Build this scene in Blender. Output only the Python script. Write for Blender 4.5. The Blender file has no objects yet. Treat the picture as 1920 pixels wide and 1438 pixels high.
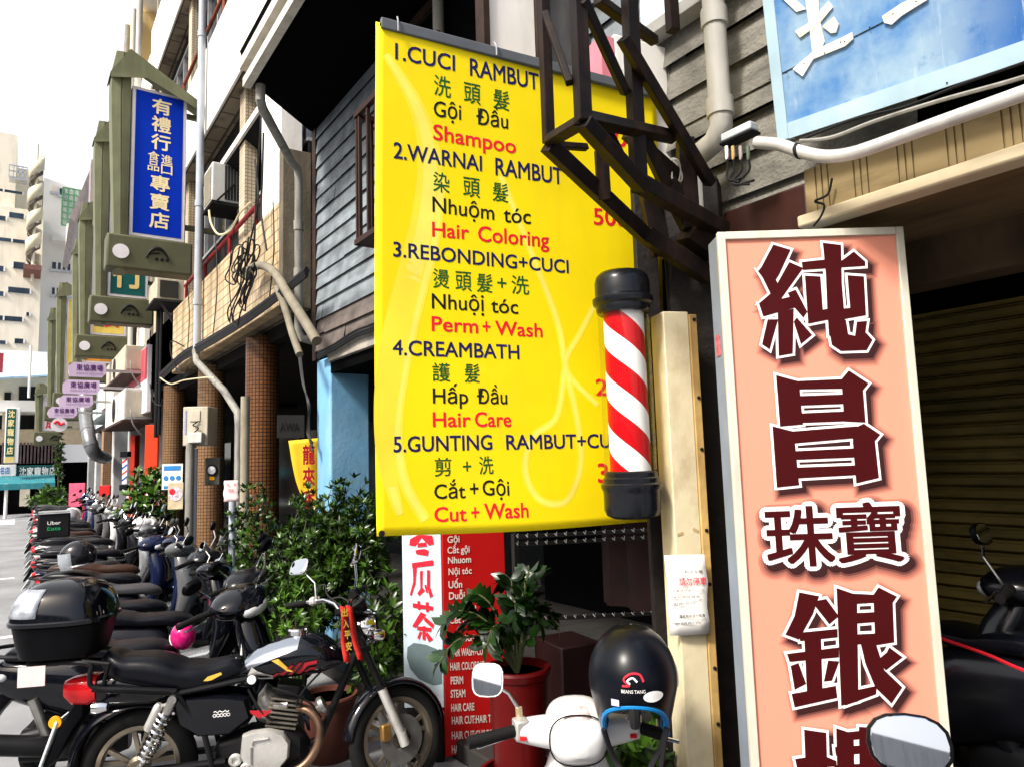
import bpy, math, random
from math import radians as R, sin, cos, pi, tan
from mathutils import Matrix, Vector
random.seed(7)
SC = bpy.context.scene
COL = SC.collection

# ------------------------------------------------------------------ camera
F_PX, YAW, PITCH, ROLL, CAM_H = 1320.0, R(35.2), R(6.1), R(1.8), 1.7
CAM = Vector((0, 0, CAM_H))
fw = Vector((sin(YAW)*cos(PITCH), cos(YAW)*cos(PITCH), sin(PITCH)))
r0 = Vector((cos(YAW), -sin(YAW), 0)); u0 = r0.cross(fw)
rt = r0*cos(ROLL) - u0*sin(ROLL); up = r0*sin(ROLL) + u0*cos(ROLL)
cd = bpy.data.cameras.new('Camera'); cam = bpy.data.objects.new('Camera', cd); COL.objects.link(cam)
cd.sensor_fit = 'HORIZONTAL'; cd.sensor_width = 36; cd.lens = F_PX/1920*36; cd.clip_end = 600; cd.clip_start = 0.02
m = Matrix((rt, up, -fw)).transposed().to_4x4(); m.translation = CAM
cam.matrix_world = m
SC.camera = cam
# ------------------------------------------------------------------ light
SUN_EL, SUN_AZ = R(46), R(258)        # azimuth: clockwise from +Y; the sun stands over the road side, behind the camera
w = bpy.data.worlds.new('World'); SC.world = w; w.use_nodes = True
nt = w.node_tree; bg = nt.nodes['Background']
sky = nt.nodes.new('ShaderNodeTexSky'); sky.sky_type = 'NISHITA'; sky.sun_disc = False
sky.sun_elevation = SUN_EL; sky.sun_rotation = SUN_AZ; sky.air_density = 1.0; sky.dust_density = 6.0; sky.ozone_density = 0.6
# bright broken cloud: a white bank stands over the far end of the street, thinner and bluer overhead and behind
clouds = nt.nodes.new('ShaderNodeMix'); clouds.data_type = 'RGBA'; clouds.inputs[7].default_value = (5.2, 5.3, 5.5, 1)
wtc = nt.nodes.new('ShaderNodeTexCoord'); wdp = nt.nodes.new('ShaderNodeVectorMath'); wdp.operation = 'DOT_PRODUCT'; wdp.inputs[1].default_value = (-.25, .9, .35)
wno = nt.nodes.new('ShaderNodeTexNoise'); wno.inputs['Scale'].default_value = 2.2; wno.inputs['Detail'].default_value = 6
wad = nt.nodes.new('ShaderNodeMath'); wad.operation = 'MULTIPLY_ADD'; wad.inputs[1].default_value = .55
wmr = nt.nodes.new('ShaderNodeMapRange'); wmr.inputs[1].default_value = .45; wmr.inputs[2].default_value = .95; wmr.inputs[3].default_value = .1; wmr.inputs[4].default_value = .97
for p, q_ in ((wtc.outputs['Generated'], wdp.inputs[0]), (wtc.outputs['Generated'], wno.inputs['Vector']), (wno.outputs[0], wad.inputs[0]), (wdp.outputs['Value'], wad.inputs[2]), (wad.outputs[0], wmr.inputs[0]), (wmr.outputs[0], clouds.inputs[0]),
              (sky.outputs[0], clouds.inputs[6]), (clouds.outputs[2], bg.inputs[0])): nt.links.new(p, q_)
bg.inputs[1].default_value = 0.15
sd = bpy.data.lights.new('Sun', 'SUN'); sd.energy = 3.6; sd.angle = R(10); sd.color = (1, .95, .87)
sun = bpy.data.objects.new('Sun', sd); COL.objects.link(sun)
sdir = Vector((sin(SUN_AZ)*cos(SUN_EL), cos(SUN_AZ)*cos(SUN_EL), sin(SUN_EL)))
sun.rotation_euler = sdir.to_track_quat('Z', 'Y').to_euler()
SC.view_settings.view_transform = 'Standard'; SC.view_settings.look = 'None'
SC.view_settings.exposure = 0.72; SC.view_settings.gamma = 1.0
SC.cycles.max_bounces = 6; SC.cycles.transparent_max_bounces = 8
SC.cycles.use_denoising = True

# ------------------------------------------------------------------ survey helpers: a direction of sight meets a real plane of the street
def ray(px, py):
    return (rt*(px-960) + up*(719-py) + fw*F_PX).normalized()
def atX(px, py, X): d = ray(px, py); return CAM + d*(X/d.x)
def atY(px, py, Y): d = ray(px, py); return CAM + d*(Y/d.y)
def atZ(px, py, Z): d = ray(px, py); return CAM + d*((Z-CAM_H)/d.z)
def atd(px, py, z): d = ray(px, py); return CAM + d*(z/d.dot(fw))
def atP(px, py, p, n): d = ray(px, py); return CAM + d*((p-CAM).dot(n)/d.dot(n))

# ------------------------------------------------------------------ materials
MATS = {}
def NN(t, typ, **k):
    n = t.nodes.new(typ)
    for a, b in k.items(): setattr(n, a, b)
    return n
def mat(name, col, rough=.6, metal=0., var=.12, scale=6., bump=0., bscale=30., dirt=None, damt=.4, dstretch=(3, 3, .5), spec=.15, ior=None, coat=0., alpha=None, trans=0., gen=False):
    """plain surface with noisy tone, optional streaky dirt of its own colour and fine bump"""
    if name in MATS: return MATS[name]
    m = bpy.data.materials.new(name); m.use_nodes = True; t = m.node_tree; b = t.nodes['Principled BSDF']; L = t.links.new
    b.inputs['Roughness'].default_value = rough; b.inputs['Metallic'].default_value = metal
    b.inputs['Specular IOR Level'].default_value = spec; b.inputs['Coat Weight'].default_value = coat; b.inputs['Coat Roughness'].default_value = .05
    b.inputs['Transmission Weight'].default_value = trans
    if ior: b.inputs['IOR'].default_value = ior
    tc = NN(t, 'ShaderNodeTexCoord'); co = tc.outputs['Object']
    n = NN(t, 'ShaderNodeTexNoise'); n.inputs['Scale'].default_value = scale; n.inputs['Detail'].default_value = 5; L(co, n.inputs['Vector'])
    mx = NN(t, 'ShaderNodeMix', data_type='RGBA')
    cr = NN(t, 'ShaderNodeMapRange'); cr.inputs[1].default_value = .3; cr.inputs[2].default_value = .7; L(n.outputs[0], cr.inputs[0])
    L(cr.outputs[0], mx.inputs[0])
    mx.inputs[6].default_value = [c*(1-var) for c in col[:3]]+[1]; mx.inputs[7].default_value = [min(1, c*(1+var)) for c in col[:3]]+[1]
    out = mx.outputs[2]
    if dirt:
        mp = NN(t, 'ShaderNodeMapping'); mp.inputs['Scale'].default_value = dstretch; L(co, mp.inputs[0])
        n2 = NN(t, 'ShaderNodeTexNoise'); n2.inputs['Scale'].default_value = 2.2; n2.inputs['Detail'].default_value = 8; n2.inputs['Roughness'].default_value = .65; L(mp.outputs[0], n2.inputs['Vector'])
        r2 = NN(t, 'ShaderNodeMapRange'); r2.inputs[1].default_value = .48; r2.inputs[2].default_value = .75; r2.inputs[4].default_value = damt; L(n2.outputs[0], r2.inputs[0])
        m2 = NN(t, 'ShaderNodeMix', data_type='RGBA'); L(r2.outputs[0], m2.inputs[0]); L(out, m2.inputs[6]); m2.inputs[7].default_value = list(dirt[:3])+[1]
        out = m2.outputs[2]
    L(out, b.inputs['Base Color'])
    if rough > .15 and var > 0:
        rr = NN(t, 'ShaderNodeMapRange'); rr.inputs[3].default_value = max(.03, rough-.1); rr.inputs[4].default_value = min(1, rough+.1); L(n.outputs[0], rr.inputs[0]); L(rr.outputs[0], b.inputs['Roughness'])
    if bump:
        n3 = NN(t, 'ShaderNodeTexNoise'); n3.inputs['Scale'].default_value = bscale; n3.inputs['Detail'].default_value = 4; L(co, n3.inputs['Vector'])
        bp = NN(t, 'ShaderNodeBump'); bp.inputs['Strength'].default_value = bump; bp.inputs['Distance'].default_value = .01; L(n3.outputs[0], bp.inputs['Height']); L(bp.outputs[0], b.inputs['Normal'])
    if alpha is not None: b.inputs['Alpha'].default_value = alpha
    MATS[name] = m; return m
def tile_mat(name, c1, c2, mortar, bw, bh, msize, axes='yz', rough=.5, off=0., dirt=None, damt=.5, bump=.3):
    if name in MATS: return MATS[name]
    m = bpy.data.materials.new(name); m.use_nodes = True; t = m.node_tree; b = t.nodes['Principled BSDF']; L = t.links.new
    b.inputs['Roughness'].default_value = rough; b.inputs['Specular IOR Level'].default_value = .25
    tc = NN(t, 'ShaderNodeTexCoord'); co = tc.outputs['Object']; sp = NN(t, 'ShaderNodeSeparateXYZ'); L(co, sp.inputs[0]); cb = NN(t, 'ShaderNodeCombineXYZ')
    if axes == 'cyl':
        at = NN(t, 'ShaderNodeMath', operation='ARCTAN2'); L(sp.outputs[1], at.inputs[0]); L(sp.outputs[0], at.inputs[1])
        ml = NN(t, 'ShaderNodeMath', operation='MULTIPLY'); L(at.outputs[0], ml.inputs[0]); ml.inputs[1].default_value = .2; L(ml.outputs[0], cb.inputs[0]); L(sp.outputs[2], cb.inputs[1])
    else:
        ix = {'x': 0, 'y': 1, 'z': 2}; L(sp.outputs[ix[axes[0]]], cb.inputs[0]); L(sp.outputs[ix[axes[1]]], cb.inputs[1])
    br = NN(t, 'ShaderNodeTexBrick'); L(cb.outputs[0], br.inputs['Vector']); br.offset = off
    for k, v in (('Color1', c1), ('Color2', c2), ('Mortar', mortar)): br.inputs[k].default_value = list(v)+[1]
    br.inputs['Scale'].default_value = 1; br.inputs['Mortar Size'].default_value = msize; br.inputs['Brick Width'].default_value = bw; br.inputs['Row Height'].default_value = bh; br.inputs['Mortar Smooth'].default_value = .2
    out = br.outputs['Color']
    if dirt:
        mp = NN(t, 'ShaderNodeMapping'); mp.inputs['Scale'].default_value = (2, 2, .4); L(co, mp.inputs[0])
        n2 = NN(t, 'ShaderNodeTexNoise'); n2.inputs['Scale'].default_value = 1.6; n2.inputs['Detail'].default_value = 8; L(mp.outputs[0], n2.inputs['Vector'])
        r2 = NN(t, 'ShaderNodeMapRange'); r2.inputs[1].default_value = .48; r2.inputs[2].default_value = .72; r2.inputs[4].default_value = damt; L(n2.outputs[0], r2.inputs[0])
        m2 = NN(t, 'ShaderNodeMix', data_type='RGBA'); L(r2.outputs[0], m2.inputs[0]); L(out, m2.inputs[6]); m2.inputs[7].default_value = list(dirt)+[1]; out = m2.outputs[2]
    L(out, b.inputs['Base Color'])
    bp = NN(t, 'ShaderNodeBump'); bp.inputs['Strength'].default_value = bump; bp.inputs['Distance'].default_value = .004; bp.invert = True; L(br.outputs['Fac'], bp.inputs['Height']); L(bp.outputs[0], b.inputs['Normal'])
    MATS[name] = m; return m
def glass(name, tint=.97, rough=.02):
    """thin clear shell: see-through face on, mirror-like at grazing angles"""
    if name in MATS: return MATS[name]
    m = bpy.data.materials.new(name); m.use_nodes = True; t = m.node_tree; L = t.links.new; t.nodes.remove(t.nodes['Principled BSDF'])
    lw = NN(t, 'ShaderNodeLayerWeight'); lw.inputs[0].default_value = .5; pw_ = NN(t, 'ShaderNodeMath', operation='POWER'); pw_.inputs[1].default_value = 4; L(lw.outputs['Facing'], pw_.inputs[0]); f = NN(t, 'ShaderNodeMath', operation='MULTIPLY_ADD'); f.inputs[1].default_value = .4; f.inputs[2].default_value = .04; L(pw_.outputs[0], f.inputs[0]); tr = NN(t, 'ShaderNodeBsdfTransparent'); tr.inputs[0].default_value = (tint, tint, tint*.97, 1)
    g = NN(t, 'ShaderNodeBsdfGlossy'); g.inputs['Roughness'].default_value = rough; mx = NN(t, 'ShaderNodeMixShader')
    L(f.outputs[0], mx.inputs[0]); L(tr.outputs[0], mx.inputs[1]); L(g.outputs[0], mx.inputs[2]); L(mx.outputs[0], t.nodes['Material Output'].inputs[0])
    MATS[name] = m; return m

# ------------------------------------------------------------------ mesh builder
def smooth(P, k=8):
    out = []
    for i in range(len(P)-1):
        p0, p1, p2, p3 = P[max(0, i-1)], P[i], P[i+1], P[min(len(P)-1, i+2)]
        for j in range(k):
            t = j/k; out.append(tuple(.5*((2*p1[c])+(-p0[c]+p2[c])*t+(2*p0[c]-5*p1[c]+4*p2[c]-p3[c])*t*t+(-p0[c]+3*p1[c]-3*p2[c]+p3[c])*t**3) for c in range(len(p1))))
    return out+[tuple(P[-1])]

MXW = {}
class MB:
    def __init__(s): s.v = []; s.f = []; s.k = []; s.cur = 0
    def mi(s, i): s.cur = i; return s
    def add(s, vs, fs, M=None):
        o = len(s.v)
        s.v += [tuple(M @ Vector(p)) if M else tuple(p) for p in vs]
        s.f += [tuple(i+o for i in f) for f in fs]; s.k += [s.cur]*len(fs); return s
    def box(s, c, d, rz=0., M=None):
        x, y, z = d[0]/2, d[1]/2, d[2]/2; c = Vector(c)
        Q = Matrix.Rotation(rz, 3, 'Z')
        vs = [c + Q @ Vector((sx*x, sy*y, sz*z)) for sx in (-1, 1) for sy in (-1, 1) for sz in (-1, 1)]
        return s.add(vs, [(0, 1, 3, 2), (4, 6, 7, 5), (0, 4, 5, 1), (2, 3, 7, 6), (0, 2, 6, 4), (1, 5, 7, 3)], M)
    def bb(s, a, b, M=None):   # box from corner to corner
        a, b = Vector(a), Vector(b); return s.box((a+b)/2, [abs(t) for t in (b-a)], 0, M)
    def bar(s, p, q, w, h=None, up=(0, 0, 1), M=None):
        p, q = Vector(p), Vector(q); d = (q-p).normalized(); h = h or w; u = Vector(up)
        if abs(d.dot(u)) > .97: u = Vector((0, 1, 0))
        a = d.cross(u).normalized()*w/2; b = a.cross(d).normalized()*h/2
        vs = [p-a-b, p+a-b, p+a+b, p-a+b, q-a-b, q+a-b, q+a+b, q-a+b]
        return s.add(vs, [(3, 2, 1, 0), (4, 5, 6, 7), (0, 1, 5, 4), (1, 2, 6, 5), (2, 3, 7, 6), (3, 0, 4, 7)], M)
    def tube(s, pts, r, n=8, closed=False, caps=True, M=None):
        P = [Vector(p) for p in pts]; N = len(P); rs = r if isinstance(r, (list, tuple)) else [r]*N
        vs = []; fs = []; prev = None
        for i in range(N):
            d = (P[(i+1) % N]-P[i-1]) if closed or 0 < i < N-1 else (P[1]-P[0] if i == 0 else P[-1]-P[-2])
            d = d.normalized() if d.length > 1e-9 else Vector((0, 0, 1))
            if prev is None:
                u = Vector((0, 0, 1)) if abs(d.z) < .9 else Vector((1, 0, 0)); a = d.cross(u).normalized()
            else:
                a = (prev - d*prev.dot(d)); a = a.normalized() if a.length > 1e-6 else d.orthogonal().normalized()
            prev = a; b = d.cross(a)
            vs += [P[i] + (a*cos(2*pi*j/n) + b*sin(2*pi*j/n))*rs[i] for j in range(n)]
        for i in range(N if closed else N-1):
            for j in range(n):
                k = (i+1) % N; fs.append((i*n+j, i*n+(j+1) % n, k*n+(j+1) % n, k*n+j))
        if caps and not closed: fs += [tuple(range(n-1, -1, -1)), tuple((N-1)*n+j for j in range(n))]
        return s.add(vs, fs, M)
    def lathe(s, prof, n=24, M=None, a0=0., a1=2*pi, caps=True):
        full = abs(a1-a0-2*pi) < 1e-6; k = n if full else n+1; vs = []; fs = []
        for r, z in prof: vs += [(r*cos(a0+(a1-a0)*j/n), r*sin(a0+(a1-a0)*j/n), z) for j in range(k)]
        for i in range(len(prof)-1):
            for j in range(n):
                j2 = (j+1) % k; fs.append((i*k+j, i*k+j2, (i+1)*k+j2, (i+1)*k+j))
        if full and caps:
            if prof[0][0] > 1e-5: fs.append(tuple(range(k-1, -1, -1)))
            if prof[-1][0] > 1e-5: fs.append(tuple((len(prof)-1)*k+j for j in range(k)))
        return s.add(vs, fs, M)
    def loft(s, rings, caps=True, M=None, closed=True):
        n = len(rings[0]); vs = [p for r in rings for p in r]; fs = []
        for i in range(len(rings)-1):
            for j in range(n if closed else n-1): fs.append((i*n+j, i*n+(j+1) % n, (i+1)*n+(j+1) % n, (i+1)*n+j))
        if caps: fs += [tuple(range(n-1, -1, -1)), tuple((len(rings)-1)*n+j for j in range(n))]
        return s.add(vs, fs, M)
    def sect(s, secs, n=16, M=None, e=2.6, fine=0):
        """body of superellipse sections along local x: (x, half width, z low, z high[, y shift])"""
        rings = []
        if fine: secs = smooth([tuple(q[:4]) for q in secs], fine)
        for q in secs:
            x, hw, z0, z1 = q[:4]; y0 = q[4] if len(q) > 4 else 0; zc, hz = (z0+z1)/2, (z1-z0)/2; rg = []
            for j in range(n):
                a = 2*pi*j/n; ca, sa = cos(a), sin(a)
                rg.append((x, y0+hw*math.copysign(abs(ca)**(2/e), ca), zc+hz*math.copysign(abs(sa)**(2/e), sa)))
            rings.append(rg)
        return s.loft(rings, True, M)
    def prism(s, poly, y0, y1, M=None):
        """polygon in the x-z plane, extruded along y"""
        n = len(poly); vs = [(x, y0, z) for x, z in poly]+[(x, y1, z) for x, z in poly]
        fs = [tuple(range(n)), tuple(range(2*n-1, n-1, -1))]+[(i, n+i, n+(i+1) % n, (i+1) % n) for i in range(n)]
        return s.add(vs, fs, M)
    def ball(s, c, r, n=12, m=8, M=None, z0=-1., z1=1.):
        rx, ry, rz = r if isinstance(r, (tuple, list)) else (r, r, r); a0, a1 = math.asin(z0), math.asin(z1)
        vs = []; fs = []
        for i in range(m+1):
            a = a0+(a1-a0)*i/m
            vs += [(c[0]+rx*cos(a)*cos(2*pi*j/n), c[1]+ry*cos(a)*sin(2*pi*j/n), c[2]+rz*sin(a)) for j in range(n)]
        for i in range(m):
            for j in range(n): fs.append((i*n+j, i*n+(j+1) % n, (i+1)*n+(j+1) % n, (i+1)*n+j))
        return s.add(vs, fs, M)
    def torus(s, c, R0, r, n=28, k=8, M=None, axis='y', sq=1.):
        vs = []; fs = []
        for i in range(n):
            a = 2*pi*i/n
            for j in range(k):
                b = 2*pi*j/k; q = R0+r*cos(b); h = r*sin(b)*sq
                p = (q*cos(a), h, q*sin(a)) if axis == 'y' else ((q*cos(a), q*sin(a), h) if axis == 'z' else (h, q*cos(a), q*sin(a)))
                vs.append((c[0]+p[0], c[1]+p[1], c[2]+p[2]))
        for i in range(n):
            for j in range(k): i2 = (i+1) % n; j2 = (j+1) % k; fs.append((i*k+j, i2*k+j, i2*k+j2, i*k+j2))
        return s.add(vs, fs, M)
    def build(s, name, mats, parent=None, world=False, smooth=True, bevel=0., M=None, solid=0.):
        me = bpy.data.meshes.new(name); vs = s.v
        T = MXW[parent.name].inverted() if (world and parent is not None) else None
        if M is not None: T = M if T is None else T @ M
        if T is not None: vs = [tuple(T @ Vector(p)) for p in vs]
        me.from_pydata(vs, [], s.f); me.validate(clean_customdata=False)
        ml = mats if isinstance(mats, (list, tuple)) else [mats]
        for q in ml: me.materials.append(q)
        if len(ml) > 1 and len(me.polygons) == len(s.k): me.polygons.foreach_set('material_index', s.k)
        if smooth:
            me.polygons.foreach_set('use_smooth', [True]*len(me.polygons)); me.set_sharp_from_angle(angle=R(38))
        o = bpy.data.objects.new(name, me); COL.objects.link(o)
        if parent is not None: o.parent = parent
        else: MXW[o.name] = Matrix()
        if solid: q = o.modifiers.new('S', 'SOLIDIFY'); q.thickness = solid; q.offset = 0
        if bevel: q = o.modifiers.new('B', 'BEVEL'); q.width = bevel; q.segments = 2; q.limit_method = 'ANGLE'; q.angle_limit = R(40)
        return o

def tag(o, label=None, cat=None, group=None, kind=None):
    if label: o['label'] = label
    if cat: o['category'] = cat
    if group: o['group'] = group
    if kind: o['kind'] = kind
    return o
def thing(name, label, cat, loc=(0, 0, 0), rz=0., group=None, xdir=None):
    o = bpy.data.objects.new(name, None); COL.objects.link(o); o.empty_display_size = .1
    if xdir is not None: rz = math.atan2(xdir[1], xdir[0])
    o.location = loc; o.rotation_euler = (0, 0, rz)
    MXW[o.name] = Matrix.Translation(Vector(loc)) @ Matrix.Rotation(rz, 4, 'Z')
    return tag(o, label, cat, group)
def dup(root, loc, rz, label, group=None, swap=None):
    """copy of a thing with its parts and sub-parts; swap = {old material name: new material}"""
    def cp(o, par):
        c = o.copy(); COL.objects.link(c)
        if par is not None: c.parent = par
        if swap and c.type == 'MESH':
            mm = [k for k in c.data.materials]
            if any(k and k.name in swap for k in mm):
                c.data = c.data.copy()
                for i, k in enumerate(mm):
                    if k and k.name in swap: c.data.materials[i] = swap[k.name]
        for ch in o.children: cp(ch, c)
        return c
    c = cp(root, None); c.location = loc; c.rotation_euler = (0, 0, rz)
    MXW[c.name] = Matrix.Translation(Vector(loc)) @ Matrix.Rotation(rz, 4, 'Z')
    c['label'] = label
    if group: c['group'] = group
    return c

# ------------------------------------------------------------------ lettering
_TX = {}
def glyphs(s, off=0., res=3):
    k = (s, round(off, 4))
    if k not in _TX:
        c = bpy.data.curves.new('t', 'FONT'); c.body = s; c.size = 1; c.offset = off; c.resolution_u = res
        o = bpy.data.objects.new('t', c); me = o.to_mesh()
        vs = [(v.co.x, v.co.y) for v in me.vertices]; fs = [tuple(p.vertices) for p in me.polygons]
        o.to_mesh_clear(); bpy.data.objects.remove(o); bpy.data.curves.remove(c); _TX[k] = (vs, fs)
    return _TX[k]
def bold(mb, pts, fs, off, y, place):
    """stroke weight: slightly shifted copies of the glyph, each a hair in front of the last"""
    n = 1 if off <= 0 else (4 if off < .02 else (8 if off < .06 else (16 if off < .09 else 44)))
    for k in range(n):
        dx, dz = (off*cos(2*pi*(k+.5)/n), off*sin(2*pi*(k+.5)/n)) if n > 1 else (0, 0)
        P = []
        for p in pts:
            x, z, yy = place(p[0]+dx, p[1]+dz); P.append((x, yy+y-min(4e-5, 3.5e-4/n)*k, z))
        mb.add(P, fs)
def text_line(mb, s, p0, p1, h, y=-.002, off=.012, yf=None):
    """a line of writing in the x-z plane: baseline from p0 to p1, cap height h"""
    vs, fs = glyphs(s)
    if not vs: return
    cap = max(v[1] for v in glyphs('H')[0]); x0 = min(v[0] for v in vs); x1 = max(v[0] for v in vs)
    dx, dz = p1[0]-p0[0], p1[1]-p0[1]
    def place(a, b):
        t = (a-x0)/(x1-x0); x = p0[0]+dx*t; z = p0[1]+dz*t+b/cap*h
        return x, z, (yf(x, z) if yf else 0)
    bold(mb, vs, fs, off, y, place)
def text_box(mb, s, x0, z0, x1, z1, y=-.002, off=.012, yf=None):
    """writing stretched into a box"""
    vs, fs = glyphs(s)
    if not vs: return
    a0 = min(v[0] for v in vs); a1 = max(v[0] for v in vs); b0 = min(v[1] for v in vs); b1 = max(v[1] for v in vs)
    def place(a, b):
        x = x0+(x1-x0)*(a-a0)/(a1-a0); z = z0+(z1-z0)*(b-b0)/(b1-b0)
        return x, z, (yf(x, z) if yf else 0)
    bold(mb, vs, fs, off, y, place)
def column_text(mb, s, xc, ztop, w, h, gap, y=-.002, off=.02):
    for i, ch in enumerate(s):
        z1 = ztop-i*(h+gap); text_box(mb, ch, xc-w/2, z1-h, xc+w/2, z1, y, off)
# ================================================================== materials of the street
asphalt = mat('asphalt', (.25, .255, .265), .9, var=.22, scale=1.2, bump=.6, bscale=160, dirt=(.15, .15, .155), damt=.5, dstretch=(.6, .25, 1))
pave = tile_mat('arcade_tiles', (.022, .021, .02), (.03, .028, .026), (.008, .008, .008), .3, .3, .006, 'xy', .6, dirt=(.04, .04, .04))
roadpaint = mat('road_paint', (.8, .8, .78), .8, var=.1, scale=9, dirt=(.3, .3, .3), damt=.5, dstretch=(3, 3, 3))
concrete = mat('concrete', (.34, .31, .27), .85, var=.2, scale=3, bump=.4, dirt=(.1, .09, .08), damt=.7)
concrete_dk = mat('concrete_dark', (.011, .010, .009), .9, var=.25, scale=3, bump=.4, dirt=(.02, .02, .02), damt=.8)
whitewash = mat('whitewash', (.82, .8, .74), .8, var=.06, scale=2, bump=.2, dirt=(.35, .3, .24), damt=.35)
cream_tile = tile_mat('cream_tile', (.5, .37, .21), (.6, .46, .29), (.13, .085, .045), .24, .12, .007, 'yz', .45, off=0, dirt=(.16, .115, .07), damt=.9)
cream_mosaic = tile_mat('cream_mosaic', (.5, .42, .3), (.58, .5, .36), (.2, .15, .1), .05, .05, .005, 'xz', .5, dirt=(.2, .15, .1), damt=.5)
brown_mosaic = tile_mat('brown_mosaic', (.14, .055, .017), (.19, .078, .024), (.02, .009, .005), .045, .045, .006, 'cyl', .4, dirt=(.04, .02, .012), damt=.8)
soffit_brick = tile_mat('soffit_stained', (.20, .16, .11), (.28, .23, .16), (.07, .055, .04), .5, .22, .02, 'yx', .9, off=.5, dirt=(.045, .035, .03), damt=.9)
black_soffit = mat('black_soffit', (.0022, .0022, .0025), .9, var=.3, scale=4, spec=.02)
dark_glass = mat('dark_glass', (.008, .01, .012), .1, var=.3, scale=2, spec=.15)
alu = mat('aluminium', (.55, .56, .57), .4, .7, var=.1)
maroon = mat('maroon_paint', (.22, .012, .02), .45, var=.2, scale=10, dirt=(.06, .01, .01), damt=.5)
rust = mat('rusty_red', (.25, .07, .04), .8, var=.3, scale=14)
pvc = mat('grey_pipe', (.27, .265, .24), .5, var=.1, scale=5, dirt=(.09, .075, .055), damt=.85, dstretch=(5, 5, .8))
pvc_w = mat('white_pipe', (.48, .47, .43), .5, var=.08, scale=5, dirt=(.3, .26, .2), damt=.55, dstretch=(5, 5, .8))
pvc_b = mat('bluish_pipe', (.38, .42, .47), .45, var=.1, scale=5, dirt=(.25, .25, .25), damt=.5)
black = mat('black_rubber', (.012, .012, .013), .6, var=.2)
cable_m = mat('cable_black', (.01, .01, .011), .5, var=.2)

# ================================================================== ground
g = MB(); g.add([(-160, -120, 0), (160, -120, 0), (160, 220, 0), (-160, 220, 0)], [(0, 1, 2, 3)])
tag(g.build('road', asphalt, smooth=False), kind='structure')
g = MB(); g.bb((2.12, -8, .001), (7.2, 34, .11)); tag(g.build('arcade_pavement', [pave], smooth=False, bevel=.012), kind='structure')
g = MB()
for y in (9.3, 14.5): g.bb((-3.2, y, .002), (.05, y+.12, .004))
for i in range(12): g.bb((-9+i*.95, 30.2, .002), (-8.5+i*.95, 33.2, .004))
g.bb((-3.3, -10, .002), (-3.18, 29, .004))
tag(g.build('road_marking', roadpaint, smooth=False), kind='structure')

# ================================================================== beige tiled apartment building with balconies (Y 6.6 .. 13.6)
XF = 2.2
bt = thing('apartment_building', 'beige tiled building with stained balcony bands, red handrail and dark windows beside the wooden house', 'building', (4, 10, 0))
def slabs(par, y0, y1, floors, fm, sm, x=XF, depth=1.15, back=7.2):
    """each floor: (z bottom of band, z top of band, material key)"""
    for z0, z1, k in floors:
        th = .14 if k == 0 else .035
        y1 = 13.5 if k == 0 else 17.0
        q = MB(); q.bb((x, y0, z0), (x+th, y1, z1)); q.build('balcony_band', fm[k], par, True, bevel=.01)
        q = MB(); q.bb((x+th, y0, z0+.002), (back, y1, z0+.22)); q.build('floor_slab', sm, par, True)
FL = [(3.37, 4.5, 0), (6.8, 8.2, 1), (10.3, 11.7, 1)]
slabs(bt, 7.3, 13.5, FL, [cream_tile, whitewash], soffit_brick)
q = MB(); q.bb((2.19, 7.17, 3.33), (2.5, 7.295, 5.05)); q.build('end_pier', mat('pier_concrete', (.15, .13, .095), .85, var=.25, scale=3, bump=.4, dirt=(.05, .042, .03), damt=.7), bt, True, bevel=.01)
q = MB(); q.bb((2.215, 7.31, 4.5), (2.45, 8.05, 6.1)); q.build('white_pier', whitewash, bt, True, bevel=.008)
# window walls set back behind the bands
for z0, z1 in ((4.5, 6.8), (8.2, 10.3), (11.7, 13.4)):
    q = MB(); q.bb((2.52, 7.3, z0), (2.6, 16.9, z0+.75)); q.bb((2.52, 7.3, z1-.25), (2.6, 16.9, z1)); q.build('window_wall', concrete_dk, bt, True)
    q = MB(); q.bb((2.575, 7.3, z0+.75), (2.585, 16.9, z1-.25)); q.build('window_glass', dark_glass, bt, True)
    q = MB()
    for i in range(13):
        y = 7.4+i*.74; q.bb((2.515, y-.022, z0+.75), (2.574, y+.022, z1-.25))
    q.bb((2.5, 7.3, z0+.75), (2.573, 16.9, z0+.79)); q.bb((2.5, 7.3, z1-.3), (2.573, 16.9, z1-.26)); q.build('window_frame', alu, bt, True)
    for y in (9.5, 13.3, 16.7):
        q = MB(); q.bb((2.36, y-.14, z0+.003), (2.518, y+.14, z1-.003)); q.build('column', cream_mosaic, bt, True)
# sun hood above the first floor windows
q = MB(); q.bb((2.3, 7.5, 6.06), (2.335, 12, 6.15)); q.build('window_hood', whitewash, bt, True)
q = MB(); q.add([(2.336, 7.5, 6.13), (2.52, 7.5, 6.2), (2.52, 12, 6.2), (2.336, 12, 6.13), (2.336, 7.5, 6.07), (2.52, 7.5, 5.95), (2.52, 12, 5.95), (2.336, 12, 6.07)], [(0, 1, 2, 3), (7, 6, 5, 4), (0, 3, 7, 4), (1, 0, 4, 5), (3, 2, 6, 7)])
q.build('window_hood', concrete_dk, bt, True, smooth=False)
q = MB(); q.bb((2.3, 16.9, 3.4), (7, 17.0, 13.4)); q.build('side_wall', concrete, bt, True)
q = MB(); q.bb((2.25, 13.52, 3.4), (2.35, 16.98, 4.5)); q.build('plain_band', concrete, bt, True)
q = MB(); q.bb((2.6, 7.31, 4.6), (7.2, 7.4, 13.4)); q.build('side_wall', concrete, bt, True)
q = MB(); q.bb((2.25, 13.52, 3.4), (2.35, 16.98, 4.5)); q.build('plain_band', concrete, bt, True)
q = MB(); q.bb((2.1, 7.2, 13.4), (7.3, 17.05, 13.6)); q.build('roof', concrete, bt, True)
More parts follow.
